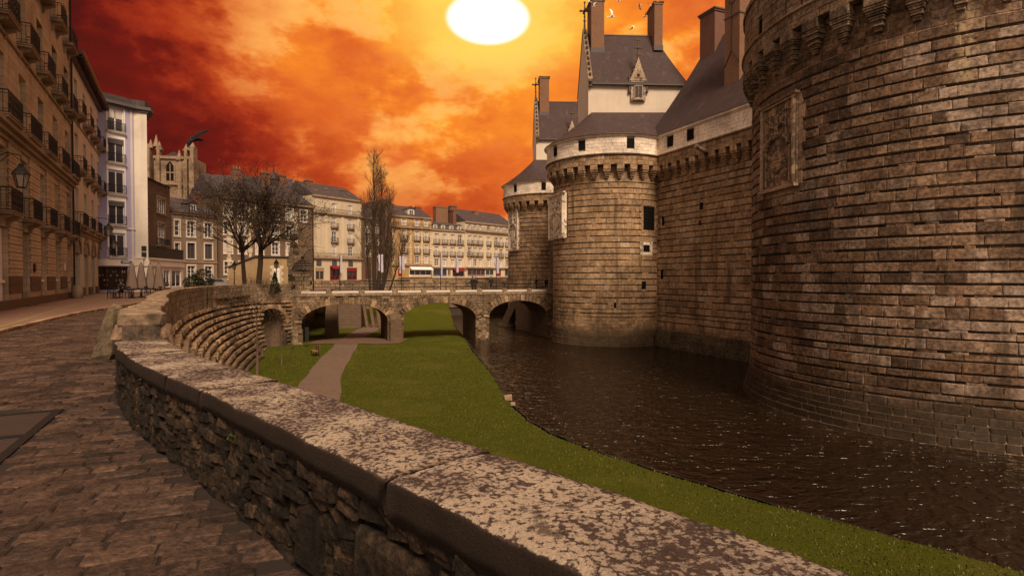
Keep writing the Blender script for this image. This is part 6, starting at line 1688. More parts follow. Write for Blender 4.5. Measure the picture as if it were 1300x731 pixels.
# ------------------------------------------------------------------ trees and plants
def grow(b, tips, rnd, p, d, length, rad, lvl, maxlvl, spread, up, nseg=4, kids=(3, 5), shrink=.62, thin=.55, n=5, minr=.006):
    pts = [p]; rads = [rad]; dirs = [d]
    for i in range(nseg):
        d = (d+Vector((rnd.gauss(0, .13), rnd.gauss(0, .13), rnd.gauss(0, .08)+up*.12))).normalized()
        p = p+d*(length/nseg); pts.append(p); dirs.append(d); rads.append(max(minr, rad*(1-(i+1)/nseg*(1-thin))))
    b.tube(pts, rads, max(3, n-lvl), cap=False)
    if lvl >= maxlvl: tips.append((p, d)); tips.append((pts[-2], d)); return
    k = rnd.randint(*kids)
    for j in range(k):
        f = .35+.65*(j+1)/k; i = min(nseg, max(1, int(f*nseg+.5))); q = pts[i]; dd = dirs[i]
        a = rnd.uniform(0, 2*math.pi); s = dd.cross(Vector((0, 0, 1)) if abs(dd.z) < .95 else Vector((1, 0, 0))).normalized(); t = dd.cross(s)
        ang = spread*rnd.uniform(.6, 1.25)
        nd_ = (dd*math.cos(ang)+(s*math.cos(a)+t*math.sin(a))*math.sin(ang)).normalized()
        nd_.z += up*.25; nd_.normalize()
        grow(b, tips, rnd, q, nd_, length*shrink*rnd.uniform(.8, 1.2), max(minr, rads[i]*rnd.uniform(.55, .72)), lvl+1, maxlvl, spread, up, nseg, kids, shrink, thin, n, minr)
def leaves(b, rnd, tips, k, size, jit):
    for (p, d) in tips:
        for _ in range(k if k >= 1 else (1 if rnd.random() < k else 0)):
            q = p+Vector((rnd.gauss(0, jit), rnd.gauss(0, jit), rnd.gauss(0, jit))); a = Vector((rnd.gauss(0, 1), rnd.gauss(0, 1), rnd.gauss(0, 1))).normalized(); c_ = a.cross(Vector((.3, .2, 1))).normalized()
            s = size*rnd.uniform(.6, 1.3); b.add([q-a*s, q+c_*s*.55, q+a*s, q-c_*s*.55], [(0, 1, 2, 3)])
def big_tree(px, Y, label, seed, h=12.0, r=.26, lean=0.0, sx=1.0):
    X = (px-650)/720*Y
    t_ = thing('tree', (X, Y, .1), 0, label, 'tree', 'bare branched trees above the retaining wall')
    rnd = random.Random(seed); tb = MB(); br_ = MB(); tips = []
    ht = 4.9; pts = [Vector((0, 0, -.1)), Vector((0, 0, .3)), Vector((lean*.3, 0, 1.6)), Vector((lean*.7, .05, 3.0)), Vector((lean, 0, ht))]
    tb.tube(pts, [r*1.5, r*1.1, r, r*.92, r*.85], 10); tb.build('trunk', M['bark'], t_, smooth=True)
    for j in range(14):
        a = j*2.4+rnd.uniform(-.3, .3); tilt = rnd.uniform(.25, 1.25) if j else .05
        d = Vector((math.cos(a)*math.sin(tilt)*sx, math.sin(a)*math.sin(tilt), math.cos(tilt)+.1)).normalized()
        grow(br_, tips, rnd, Vector((lean, 0, ht-.3-rnd.random()*.5)), d, h*.31*rnd.uniform(.75, 1.15), r*.42, 0, 4, .55, .10, 4, (3, 4), .70, .55, 6, .011)
    br_.build('branches', M['bark'], t_, smooth=True, kind='stuff')
    lb = MB(); leaves(lb, rnd, tips, 1, .085, .3); lb.build('dry_leaves', M['leaf_brown'], t_, kind='stuff')
big_tree(311, 61.5, 'left one of the two bare trees whose crowns merge above the moat wall', 3, 11.2, .22, -.3)
big_tree(328, 59, 'right and thicker one of the two bare trees above the moat wall', 8, 11.6, .27, .3)
# poplar beyond the bridge: several steep stems
c0 = at(478, 364, 84)
pp = thing('poplar_tree', (c0.x, c0.y, -1.5), 0, 'tall bare columnar poplar with several steep stems rising behind the bridge', 'tree')
rnd = random.Random(17); tb = MB(); bb = MB(); tips = []
stems = [(-.3, 0, 20.3, .34, -.05), (.15, .2, 17.3, .26, .9), (.5, -.1, 14.5, .24, 2.2), (-.8, .3, 13.5, .20, -1.4), (.3, .3, 11.0, .2, 3.4), (1.1, 0, 8.5, .18, 4.3)]
for (x0, y0, h_, r_, lean) in stems:
    pts = []; rr = []
    for i in range(13):
        f = i/12; pts.append(Vector((x0+lean*(f**.7)*.72+rnd.gauss(0, .06), y0+rnd.gauss(0, .06), h_*f))); rr.append(max(.02, r_*(1-f)**.8))
    tb.tube(pts, rr, 8)
    for i in range(int(h_*5.2)):
        f = rnd.uniform(.20, 1.0)**.85; k = f*12; i0 = min(11, int(k)); q = pts[i0].lerp(pts[i0+1], k-i0); a = rnd.uniform(0, 6.28)
        d = Vector((math.cos(a)*.36, math.sin(a)*.36, 1)).normalized()
        grow(bb, tips, rnd, q, d, (1-f)*1.5+1.35, max(.02, r_*(1-f)*.3), 0, 2, .34, .35, 4, (2, 4), .6, .5, 5, .012)
tb.build('trunk', M['bark'], pp, smooth=True); bb.build('branches', M['bark_grey'], pp, kind='stuff')
lb = MB(); leaves(lb, rnd, tips, 1, .05, .25); lb.build('dry_leaves', M['leaf_brown'], pp, kind='stuff')
# thin young trees on the lawn by the retaining wall
def sapling(px, py, ptop, label, seed, r=.06, wide=.55, lv=3):
    p = atz(px, py, -5.5); t_ = thing('young_tree', (p.x, p.y, gz(p.x, p.y)), 0, label, 'tree', 'bare young trees on the moat lawn'); ht = at(px, ptop, p.y).z+5.5
    rnd = random.Random(seed); tb = MB(); bb = MB(); tips = []
    tb.tube([Vector((0, 0, -.05)), Vector((.03, 0, ht*.3)), Vector((-.03, 0, ht*.6)), Vector((.05, 0, ht*.85))], [r*1.3, r, r*.6, r*.25], 7); tb.build('trunk', M['bark_grey'], t_, smooth=True)
    for j in range(11):
        f = rnd.uniform(.42, .85); a = j*2.4; d = Vector((math.cos(a)*wide, math.sin(a)*wide, .8)).normalized()
        grow(bb, tips, rnd, Vector((0, 0, ht*f)), d, ht*.26*rnd.uniform(.7, 1.1), r*.4, 0, lv, .5, .1, 4, (2, 3), .68, .5, 5, .006)
    bb.build('branches', M['bark_grey'], t_, kind='stuff')
    lb = MB(); leaves(lb, rnd, tips, .4, .05, .1); 
    if lb.v: lb.build('dry_leaves', M['leaf_brown'], t_, kind='stuff')
sapling(326.5, 476, 372, 'spreading bare young tree in front of the stepped moat wall', 5, .075, .8)
sapling(357.5, 464, 392, 'thin upright bare young tree nearest the small wall arch', 6, .05, .35, 2)
sapling(289, 470, 424, 'smallest bare shrub like tree low against the stepped wall', 9, .04, .9)
sapling(372, 457, 440, 'staked sapling stub beside the lawn edge near the arch', 10, .03, .3, 1)
def bush(name, p, r, h, label, cat, n, seed, mat='leaf_green', conical=True, size=.07):
    t_ = thing(name, p, 0, label, cat); rnd = random.Random(seed); b = MB()
    MB().tube([(0, 0, 0), (0, 0, h*.6)], [.05, .03], 6).build('stem', M['bark'], t_)
    for i in range(n):
        z = h*rnd.random()**1.1; rr = r*((1-z/h)**.8 if conical else math.sqrt(max(0.02, 1-(2*z/h-1)**2)))*rnd.uniform(.55, 1.08); a = rnd.uniform(0, 6.28)
        q = Vector((math.cos(a)*rr, math.sin(a)*rr, z+.05)); u = Vector((rnd.gauss(0, 1), rnd.gauss(0, 1), rnd.gauss(0, 1))).normalized(); v = u.cross(Vector((.2, .5, 1))).normalized(); s = size*rnd.uniform(.6, 1.4)
        b.add([q-u*s, q+v*s*.6, q+u*s, q-v*s*.6], [(0, 1, 2, 3)])
    b.build('foliage', M[mat], t_, kind='stuff')
c0 = at(349, 361, 58); bush('cone_bush', (c0.x, 58, .1), .62, 2.1, 'dark conical clipped bush below the lamp right of the two trees', 'bush', 1500, 1)
for i, (px, lab) in enumerate(((258, 'dark rounded bush before the grey house'), (246, 'low dark bush left before the grey house windows'))):
    bush('round_bush', ((px-650)/720*73, 73, .1), 1.3, 2.6 if i == 0 else 1.7, lab, 'bush', 1500, 5+i, conical=False, size=.1)
for i, (px, lab, s_) in enumerate(((338, 'leafy stalks between the right tree and the conical bush', 4), (322, 'dry leafy stalks between the two tree trunks', 6))):
    c0 = at(px, 361, 57); t_ = thing('shrub', (c0.x, 57, .1), 0, lab, 'shrub'); bb = MB(); tips = []; rnd = random.Random(s_)
    for j in range(9): a = j*2.4; grow(bb, tips, rnd, Vector((math.cos(a)*.2, math.sin(a)*.2, 0)), Vector((math.cos(a)*.3, math.sin(a)*.3, 1)).normalized(), .9, .02, 0, 1, .5, .2, 3, (2, 3), .6, .6, 4, .008)
    bb.build('stems', M['bark'], t_, kind='stuff'); lb = MB(); leaves(lb, rnd, tips, 3, .08, .15); lb.build('leaves', M['leaf_brown'], t_, kind='stuff')
# creeper twigs hanging over the moat wall
rnd = random.Random(44); b = MB(); tips = []
for i in range(46):
    d_ = S.L*rnd.uniform(.70, .97); p, t_, n_ = soff(d_, .62+rnd.uniform(0, .1)); 
    grow(b, tips, rnd, Vector((p.x, p.y, rnd.uniform(-2.2, .9))), Vector((n_.x*.4+rnd.gauss(0, .4), n_.y*.4+rnd.gauss(0, .4), rnd.gauss(-.2, .5))).normalized(), .9, .012, 0, 1, .6, -.1, 3, (2, 3), .6, .6, 4, .006)
cr = thing('creeper', (0, 0, 0), 0, 'bare creeper twigs clinging to the stepped moat wall under the trees', 'climbing plant')
b.build('stems', M['bark'], cr, kind='stuff'); lb = MB(); leaves(lb, rnd, tips, 2, .045, .15); lb.build('leaves', M['leaf_brown'], cr, kind='stuff')
# yellow flowering bank behind the third arch
b = MB(); rnd = random.Random(6)
for i in range(2600):
    x, y = rnd.uniform(-6, 8), rnd.uniform(113.5, 121); z = gz(x, y); s = rnd.uniform(.06, .16); a = rnd.uniform(0, 3.1)
    b.add([(x-s*math.cos(a), y-s*math.sin(a), z), (x+s*math.cos(a), y+s*math.sin(a), z), (x, y, z+rnd.uniform(.2, .6))], [(0, 1, 2)])
b.build('bank_plants', M['leaf_bright'], kind='stuff')
# pale stones at the water's edge
for i, (px, py, r_, lab) in enumerate(((645, 504, .30, 'larger pale stone lying at the lawn edge by the water'), (651, 512, .17, 'small pale stone beside the larger one at the water edge'))):
    p = atz(px, py, -5.55); b = MB(); vs, fs = RUB[i+2]; b.add([Vector((q.x*r_*1.6, q.y*r_*1.4, q.z*r_)) for q in vs], fs); o = b.build('edge_stone', M['trim']); o.location = (p.x, p.y, -5.58); tag(o, lab, 'stone')

# ------------------------------------------------------------------ gate pillars at the bridge head
c0 = at(376, 365, 64)
gp = thing('gate_pillar', (c0.x-.1, 64, 0), R(18), 'tall stepped stone gate pillar with a ball finial', 'pillar')
recs = []; b = MB(); rnd = random.Random(3)
Rg = ROOT[gp.name].to_3x3()
for k in range(13):
    w_ = 1.45 if k < 9 else 1.15-.10*(k-9); 
    for (sx) in (-.5, .5):
        p = ROOT[gp.name] @ Vector((sx*w_/2+(.0 if k < 7 else -.12), 0, .2+k*.42)); recs.append((p, Rg, (w_/2-.02, 1.1 if k < 9 else .9, .40), M['plinth'] if rnd.random() < .4 else M['parapet_old']))
for k in range(8): recs.append((ROOT[gp.name] @ Vector((.98-.04*k, 0, .2+k*.42)), Rg, (.5, .8, .40), M['plinth']))
emit(recs, 'stone', gp, 'stones', 'v', 300)
MB().lathe((-.12, 0, 5.5), [(.38, 0), (.3, .12), (.14, .2), (.14, .3), (.34, .42), (.46, .65), (.40, .9), (.2, 1.08), (0, 1.12)], 12).build('ball_finial', M['crocket'], gp, smooth=True)
c0 = at(384, 372, 61.5)
gp = thing('gate_pillar', (c0.x, 61.6, 0), R(18), 'squat square stone pillar with a shingled domed cap at the bridge head', 'pillar')
recs = []; Rg = ROOT[gp.name].to_3x3()
for k in range(5):
    z = .22+k*.44
    for sx in (-.45, .45): recs.append((ROOT[gp.name] @ Vector((sx+(.12 if k % 2 else -.12), 0, z)), Rg, (.88 if k % 2 == 0 else .86, 1.6, .42), M['parapet_old']))
recs.append((ROOT[gp.name] @ Vector((0, 0, 2.42)), Rg, (2.0, 1.9, .2), M['plinth']))
emit(recs, 'stone', gp, 'stones', 'v', 60)
b = MB(); b.lathe((0, 0, 2.5), [(1.12, 0), (1.05, .2), (.86, .55), (.62, .85), (.34, 1.1), (.16, 1.2), (.16, 1.4), (.08, 1.5), (0, 1.5)], 12)
b.build('domed_cap', M['rubble'], gp)
b = MB()
for j in range(5):
    rr = [1.10, 1.0, .84, .64, .40][j]; zz = 2.52+[.04, .25, .5, .76, 1.0][j]; n = max(5, int(rr*16))
    for i in range(n): a = 2*math.pi*(i+.5*(j % 2))/n; b.box((math.cos(a)*rr, math.sin(a)*rr, zz), (.10, .34, .22), M=Matrix.Rotation(a, 3, 'Z') @ Matrix.Rotation(-.5-.12*j, 3, 'Y'))
b.build('cap_stones', M['crocket'], gp, kind='stuff')
# arched iron gate between the pillar and the house
A, rz, W_ = ends(384, 66, 398, 67); ig = thing('iron_gate', A, rz, 'tall arched iron railing gate between the stone pillar and the cream house', 'gate')
b = MB(); top = lambda x: 3.4+1.6*math.sqrt(max(0, 1-((x-W_)/W_)**2))
for i in range(12): x = W_*(i+.3)/12; b.tube([(x, 0, 0), (x, 0, top(x))], .022, 4)
b.build('bars', M['iron'], ig)
b = MB(); b.tube([(W_*i/10, 0, top(W_*i/10)) for i in range(11)], .04, 5)
for z in (.15, 1.6, 3.3): b.tube([(0, 0, z), (W_, 0, z)], .03, 5)
b.tube([(W_, 0, 0), (W_, 0, 5.0)], .07, 6); b.build('gate_frame', M['iron'], ig)

# ------------------------------------------------------------------ street lamps
def lantern_head(b, p, s=1.0):
    x, y, z = p
    def ring(r0, z0, r1, z1, mat): b.lathe((x, y, z), [(r0*s, z0*s), (r1*s, z1*s)], 6, mat)
    return
def lantern(root, p, s=1.0):
    Mx = Matrix.Translation(p)
    g = MB().lathe((0, 0, 0), [(.11*s, 0), (.21*s, .42*s)], 6).build('lamp_glass', M['lamp_glass'], root, M=Mx)
    b = MB(); b.lathe((0, 0, 0), [(0, -.03*s), (.12*s, -.02*s), (.12*s, .02*s)], 6); b.lathe((0, 0, 0), [(.25*s, .41*s), (.23*s, .46*s), (.12*s, .62*s), (.07*s, .66*s), (.07*s, .72*s), (0, .78*s)], 6)
    for k in range(6): a = math.pi*k/3; b.tube([(math.cos(a)*.115*s, math.sin(a)*.115*s, 0), (math.cos(a)*.215*s, math.sin(a)*.215*s, .42*s)], .012*s, 4)
    b.build('lamp_head', M['iron'], g)
M['lamp_glass'] = glass_mat('lantern_glass', (.16, .13, .11), .15)
def post_lamp(px, Y, label, zt):
    X = (px-650)/720*Y; t_ = thing('street_lamp', (X, Y, .1), 0, label, 'street lamp', 'lantern posts by the trees')
    MB().tube([(0, 0, 0), (0, 0, .3), (0, 0, .35), (0, 0, zt)], [.12, .10, .06, .045], 8).build('post', M['iron'], t_); b = MB(); b.tube([(-.25, 0, zt-.35), (.25, 0, zt-.35)], .02, 5); b.build('ladder_bar', M['iron'], t_); lantern(t_, (0, 0, zt), 1.25)
post_lamp(351, 62, 'lantern post standing behind the conical bush', 2.6); post_lamp(297.5, 66, 'lantern post left of the two tree trunks', 2.5)
def wall_lamp(pw, pdir, label, s=1.0, arm=1.1):
    t_ = thing('wall_lantern', pw, math.atan2(pdir[1], pdir[0]), label, 'wall lantern')
    b = MB(); b.tube([(0, 0, .25), (arm*.5, 0, .52), (arm, 0, .45)], .025, 5); b.tube([(0, 0, -.2), (arm*.6, 0, .45)], .018, 5); b.tube([(arm, 0, .45), (arm, 0, .1)], .02, 5); b.b2(-.02, .04, -.08, .08, -.3, .4); b.build('bracket', M['iron'], t_); lantern(t_, (arm, 0, -.72*s), s)
def on_left(px, py, t_off=0.0):
    u = (px-650)/720; t_ = -(24.5+27*u)/(.5+.866*u); X, Y = -24.5-.5*t_, 27+.866*t_; return X, Y, at(px, py, Y).z
x, y, z = on_left(-6, 212); wall_lamp((x, y, z+.2), (.866, .5), 'black lantern on the first facade, cut by the left picture edge', 1.5, 1.0)
x, y, z = on_left(112, 283); wall_lamp((x, y, z), (.866, .5), 'black lantern on a long bracket over the arcade', 1.6, 1.6)
p = Vector((-43.75, 60, 0))+Vector((.5, .87, 0))*1.2; wall_lamp((p.x, p.y, at(146, 303, 60).z), (.87, -.5), 'black lantern on the lavender wall before the lowest window', 1.4, .7)
# ------------------------------------------------------------------ cafe terrace
def parasol():
    t_ = thing('parasol', (0, 0, .1), 0, 'x', 'parasol', 'folded parasols of the cafe terrace')
    MB().tube([(0, 0, 0), (0, 0, 2.75)], .03, 6).sphere((0, 0, 2.78), .05, 6, 4).build('pole', M['wood_dark'], t_)
    MB().lathe((0, 0, 0), [(.26, 0), (.26, .06), (.05, .08), (.05, .3)], 10).build('base', M['iron'], t_)
    b = MB(); vs = []; prof = [(.04, 2.72), (.13, 2.60), (.17, 2.3), (.22, 1.8), (.28, 1.3), (.34, .85), (.36, .62), (.30, .60)]; n = 24
    for r_, z in prof:
        for k in range(n): a = 2*math.pi*k/n; rr = r_*(1+.22*math.cos(8*a)*min(1, (2.75-z))); vs.append((rr*math.cos(a), rr*math.sin(a), z+.03*math.cos(8*a)))
    b.add(vs, [(i*n+k, i*n+(k+1) % n, (i+1)*n+(k+1) % n, (i+1)*n+k) for i in range(len(prof)-1) for k in range(n)]); b.build('canopy', M['fabric'], t_, smooth=True)
    return t_
P0 = parasol(); labs = ['leftmost folded taupe parasol on the cafe terrace', 'second folded taupe parasol from the left on the terrace', 'third folded parasol from the left before the cream shop', 'rightmost folded parasol, leaning slightly and bulging to the left']
for i, (px, Y) in enumerate(((167.5, 44), (179.5, 45.5), (191, 46.5), (202, 45))):
    o = P0 if i == 0 else copy_tree(P0)
    o.location = ((px-650)/720*Y, Y, .1); o['label'] = labs[i]; o.rotation_euler = (0, R(-12) if i == 3 else 0, i*.7); 
def cafe_table():
    t_ = thing('cafe_table', (0, 0, .1), 0, 'x', 'table', 'dark tables of the cafe terrace')
    MB().b2(-.35, .35, -.35, .35, .70, .74).build('table_top', M['iron'], t_)
    for sx in (-1, 1):
        for sy in (-1, 1): MB().tube([(sx*.3, sy*.3, 0), (sx*.28, sy*.28, .7)], .02, 5).build('leg', M['iron'], t_)
    return t_
def cafe_chair():
    t_ = thing('cafe_chair', (0, 0, .1), 0, 'x', 'chair', 'dark chairs of the cafe terrace')
    MB().b2(-.21, .21, -.21, .21, .43, .46).build('seat', M['iron'], t_); b = MB()
    for i in range(5): x = -.18+i*.09; b.b2(x-.012, x+.012, .20, .22, .46, .86)
    b.b2(-.21, .21, .19, .23, .82, .90); b.build('backrest', M['iron'], t_)
    for sx in (-1, 1):
        for sy in (-1, 1): MB().tube([(sx*.19, sy*.19, 0), (sx*.19, sy*.19, .43)], .016, 5).build('leg', M['iron'], t_)
    return t_
T0_ = cafe_table(); C0_ = cafe_chair()
tl = ['leftmost cafe table, nearest the arcade', 'cafe table beside the seated dark person', 'cafe table between the two left parasols', 'cafe table between the two right parasols']
for i, (px, Y) in enumerate(((145, 43), (158, 44.5), (173.5, 43.5), (196, 44))):
    o = T0_ if i == 0 else copy_tree(T0_); o.location = ((px-650)/720*Y, Y, .1); o.rotation_euler.z = i*.4; o['label'] = tl[i]
cl = ['leftmost cafe chair facing right at the end table', 'cafe chair tucked at the near side of the leftmost table', 'cafe chair on the right of the leftmost table', 'cafe chair under the seated dark person', 'cafe chair in front of the leftmost parasol', 'cafe chair behind the second parasol', 'cafe chair before the third parasol', 'cafe chair right of the rightmost table']
for i, (px, Y, a) in enumerate(((141.5, 43, 1.57), (146, 42.2, 3.1), (149.5, 43.6, -1.5), (153.8, 44.8, .2), (164.5, 42.8, 1.2), (182.5, 44.6, -.8), (188.5, 43.6, 2.6), (200, 43.4, -1.5))):
    o = C0_ if i == 0 else copy_tree(C0_); o.location = ((px-650)/720*Y, Y, .1); o.rotation_euler.z = a; o['label'] = cl[i]
X = (97-650)/720*43.0
o = MB().lathe((0, 0, 0), [(.30, 0), (.36, .1), (.38, .5), (.36, .95), (.28, 1.0), (0, 1.0)], 12).build('litter_bin', M['trim'], smooth=True); o.location = (X-.25, 43.4, .1); tag(o, 'squat pale stone bollard bin at the foot of the downpipe', 'bin')
for i, (px, Y, lab) in enumerate(((210, 50, 'terracotta planter at the wall end beside the parasols'), )):
    t_ = thing('planter', ((px-650)/720*Y, Y, .1), 0, lab, 'planter'); MB().lathe((0, 0, 0), [(.25, 0), (.38, .6), (.42, .62), (.40, .7), (.3, .68)], 10).build('pot', M['brick_old'], t_)
    b = MB(); rnd = random.Random(1)
    for k in range(260): q = Vector((rnd.gauss(0, .22), rnd.gauss(0, .22), .8+abs(rnd.gauss(0, .3)))); u = Vector((rnd.gauss(0, 1), rnd.gauss(0, 1), rnd.gauss(0, 1))).normalized()*.08; v = u.cross(Vector((0, .3, 1)))*.5; b.add([q-u, q+v, q+u, q-v], [(0, 1, 2, 3)])
    b.build('leaves', M['leaf_brown'], t_, kind='stuff')
# ------------------------------------------------------------------ bench on the moat lawn
p = atz(399.5, 451, -5.5); be = thing('park_bench', (p.x, p.y, gz(p.x, p.y)), R(-62), 'small wooden park bench on the lawn beside the footpath', 'bench')
wd_ = plain('weathered_bench_wood', (.26, .12, .05), .8, .4, 8)
for k in range(4): MB().b2(-.85, .85, -.22+k*.12, -.12+k*.12, .43, .46).build('seat_slat', wd_, be)
for k in range(3): MB().b2(-.85, .85, .26+k*.03, .29+k*.03, .55+k*.14, .66+k*.14).build('back_slat', wd_, be)
for sx in (-1, 1): b = MB(); b.b2(sx*.7-.03, sx*.7+.03, -.22, .28, .36, .43); b.b2(sx*.7-.03, sx*.7+.03, -.22, -.16, 0, .36); b.b2(sx*.7-.03, sx*.7+.03, .22, .28, 0, .9); b.build('leg', M['iron'], be)
# sign board and post by the path
p = atz(388.5, 441, -5.5); sg = thing('notice_board', (p.x, p.y, -5.5), R(20), 'dark notice board on a wooden post by the small arch', 'sign')
MB().tube([(-.35, 0, 0), (-.35, 0, 1.9)], .07, 6).build('post', M['plinth'], sg); MB().b2(-.1, .28, -.04, .04, .6, 2.1).build('board', M['iron'], sg)
# ------------------------------------------------------------------ parked car glimpsed past the grey house
cp = thing('parked_car', ((279-650)/720*75, 75, .1), R(8), 'pale grey car parked between the grey house and the tree trunks', 'car')
b = MB(); b.xprism([(-2.0, .3), (2.0, .3), (2.05, .75), (1.6, .9), (1.0, 1.0), (.55, 1.42), (-1.0, 1.45), (-1.7, 1.0), (-2.0, .85)], -.8, .8); b.build('body', plain('silver_car_paint', (.40, .37, .38), .3, .1, 5, 0, .4), cp)
MB().xprism([(.9, 1.0), (.5, 1.36), (-.95, 1.38), (-1.5, 1.0)], -.81, .81).build('window', M['glass'], cp)
for sx in (-1.25, 1.3):
    for sy in (-.78, .78):
        w_ = link('wheel', key_mesh(('wheel',), lambda: MB().tube([(0, -.1, 0), (0, .1, 0)], .32, 14).mesh('wheel', M['iron'])), cp, Matrix.Translation((sx, sy, .32))); link('rim', key_mesh(('rim',), lambda: MB().tube([(0, -.115, 0), (0, .115, 0)], .18, 10).mesh('rim', M['lead'])), w_, Matrix.Identity(4))
for sy in (-.55, .55): MB().b2(2.0, 2.07, sy-.15, sy+.15, .62, .76).build('headlight', M['frame_white'], cp)
# ------------------------------------------------------------------ people: one skinned body each, with hands, clothes and hair
def person(loc, rz, label, pose='stand', h=1.74, top='coat', legs='jeans', coatlen=.5, seed=0):
    t_ = thing('person', loc, rz, label, 'person'); k = h/1.74; rnd = random.Random(seed)
    V = {}; E = []
    def v(n, p, r, par=None):
        V[n] = (Vector(p)*k, r*k); 
        if par: E.append((par, n))
    st = rnd.uniform(.08, .2)
    if pose == 'sit': hz = .50
    else: hz = .93
    v('hip', (0, 0, hz), .135); v('waist', (0, -.01, hz+.16), .125, 'hip'); v('chest', (0, 0, hz+.38), .15, 'waist'); v('neck', (0, -.01, hz+.56), .055, 'chest'); v('head0', (0, -.02, hz+.64), .075, 'neck'); v('head', (0, -.03, hz+.74), .092, 'head0')
    for s, nm in ((-1, 'l'), (1, 'r')):
        f = st*s if pose == 'stand' else 0
        if pose == 'sit': v('kn'+nm, (s*.12, -.45, .50), .062, 'hip'); v('an'+nm, (s*.12, -.45, .10), .042, 'kn'+nm); v('to'+nm, (s*.13, -.60, .04), .035, 'an'+nm)
        else: v('th'+nm, (s*.09, 0, hz-.08), .095, 'hip'); v('kn'+nm, (s*.10, -f*.6, .49), .062, 'th'+nm); v('an'+nm, (s*.10, -f, .09), .042, 'kn'+nm); v('to'+nm, (s*.12, -f-.16, .04), .035, 'an'+nm)
        v('sh'+nm, (s*.19, 0, hz+.46), .065, 'chest'); 
        if pose == 'sit': v('el'+nm, (s*.24, -.10, hz+.20), .045, 'sh'+nm); v('wr'+nm, (s*.15, -.32, hz+.18), .030, 'el'+nm); hd = Vector((0, -1, -.1)).normalized()
        else: v('el'+nm, (s*.25, .02-f*-.2, hz+.18), .045, 'sh'+nm); v('wr'+nm, (s*.24, -.05+f*.5, hz-.06), .030, 'el'+nm); hd = Vector((0, -.12, -1)).normalized()
        w_ = V['wr'+nm][0]/k; v('pa'+nm, w_+hd*.075, .030, 'wr'+nm); side = Vector((0, 1, 0)) if pose != 'sit' else Vector((1, 0, 0))
        for i, (o_, l_) in enumerate(((-.03, .07), (-.01, .085), (.012, .08), (.032, .06))):
            a_ = w_+hd*.10+side*o_; v('f%d'%i+nm, a_, .010, 'pa'+nm); v('g%d'%i+nm, a_+hd*l_*.55, .009, 'f%d'%i+nm); v('h%d'%i+nm, a_+hd*l_+Vector((-s*.02, 0, 0)), .008, 'g%d'%i+nm)
        v('t0'+nm, w_+hd*.05-side*.04, .011, 'pa'+nm); v('t1'+nm, w_+hd*.09-side*.055, .009, 't0'+nm)
    names = list(V); me = bpy.data.meshes.new('body'); me.from_pydata([V[n][0] for n in names], [(names.index(a), names.index(c_)) for a, c_ in E], []); me.materials.append(M['skin']); me.materials.append(M[legs])
    o = link('body', me, t_); md = o.modifiers.new('skin', 'SKIN'); sv = me.skin_vertices[0].data
    for i, n in enumerate(names): sv[i].radius = (V[n][1], V[n][1]); sv[i].use_root = (n == 'hip')
    o.modifiers.new('sub', 'SUBSURF').levels = 1; o.modifiers['sub'].render_levels = 1
    P_ = lambda n: V[n][0]
    b = MB()     # coat: torso, sleeves
    hem = P_('hip')+Vector((0, 0, -.06-coatlen*.3))*k if pose != 'sit' else P_('hip')+Vector((0, .02, -.04))*k
    vs = []; n = 12; prof = [(hem.z, .20, .17), (P_('hip').z, .195, .16), (P_('waist').z, .175, .14), (P_('chest').z, .215, .155), (P_('shl').z+.03*k, .20, .11), (P_('neck').z-.01*k, .085, .08), (P_('neck').z+.04*k, .075, .075)]
    for z, rx, ry in prof:
        for i in range(n): a = 2*math.pi*i/n; vs.append((math.cos(a)*rx*k, math.sin(a)*ry*k, z))
    b.add(vs, [(j*n+i, j*n+(i+1) % n, (j+1)*n+(i+1) % n, (j+1)*n+i) for j in range(len(prof)-1) for i in range(n)])
    for nm in 'lr': b.tube([P_('sh'+nm), P_('el'+nm), P_('wr'+nm)], [.085*k, .064*k, .046*k], 9)
    b.build('coat', M[top], t_, smooth=True)
    b = MB()
    for nm in 'lr':
        q = [P_('hip')+Vector((.08*k*(1 if nm == 'r' else -1), 0, -.02)), P_('kn'+nm), P_('an'+nm)]; b.tube(q, [.115*k, .078*k, .062*k], 9)
    b.build('trousers', M[legs], t_, smooth=True)
    b = MB()
    for nm in 'lr': a_, c_ = P_('an'+nm), P_('to'+nm); b.tube([a_+Vector((0, .05, -.03)), a_+Vector((0, 0, -.04)), c_+Vector((0, -.02, 0))], [.045, .055, .04], 8)
    b.build('shoes', M['iron'], t_)
    b = MB(); hc = P_('head'); b.sphere(hc+Vector((0, .022, .03))*k, .108*k, 12, 8, scale=(.92, 1.0, 1.02)); b.build('hair', M['bark'], t_, smooth=True)
    b = MB(); fy = hc.y-.085*k; b.box((hc.x, fy-.012, hc.z-.012), (.022, .035, .035), taper=.5, mat=M['skin'])
    for s in (-1, 1): b.sphere((hc.x+s*.030, fy+.006, hc.z+.008), .009, 6, 4, mat=M['bird_black']); b.sphere((hc.x+s*.092*k, hc.y, hc.z-.01), .018, 6, 4, mat=M['skin'], scale=(.5, 1, 1.5))
    b.box((hc.x, fy+.004, hc.z-.048), (.042, .01, .008), mat=M['red_paint']); b.build('face', None, t_)
    return t_
def on_bridge(px, y):
    u = (px-650)/720; ox, oy = BO.x-.3533*y, BO.y+.9354*y; s = (u*oy-ox)/(.9354-.3533*u); return (ox+.9354*s, oy+.3533*s, .03)
person(on_bridge(600, 2.5), R(160), 'person in a black coat walking on the bridge above the second pier', seed=1, coatlen=1.0)
person(on_bridge(603.5, 3.4), R(170), 'slightly shorter person in dark clothes walking close beside the black coated one', h=1.66, seed=2)
person(on_bridge(681, 3.2), R(-70), 'person in dark clothes standing by the tall railing near the far tower', seed=3, h=1.78)
person(on_bridge(693.5, 4.0), R(200), 'person in a dark coat at the gate end of the bridge', seed=4, h=1.62)
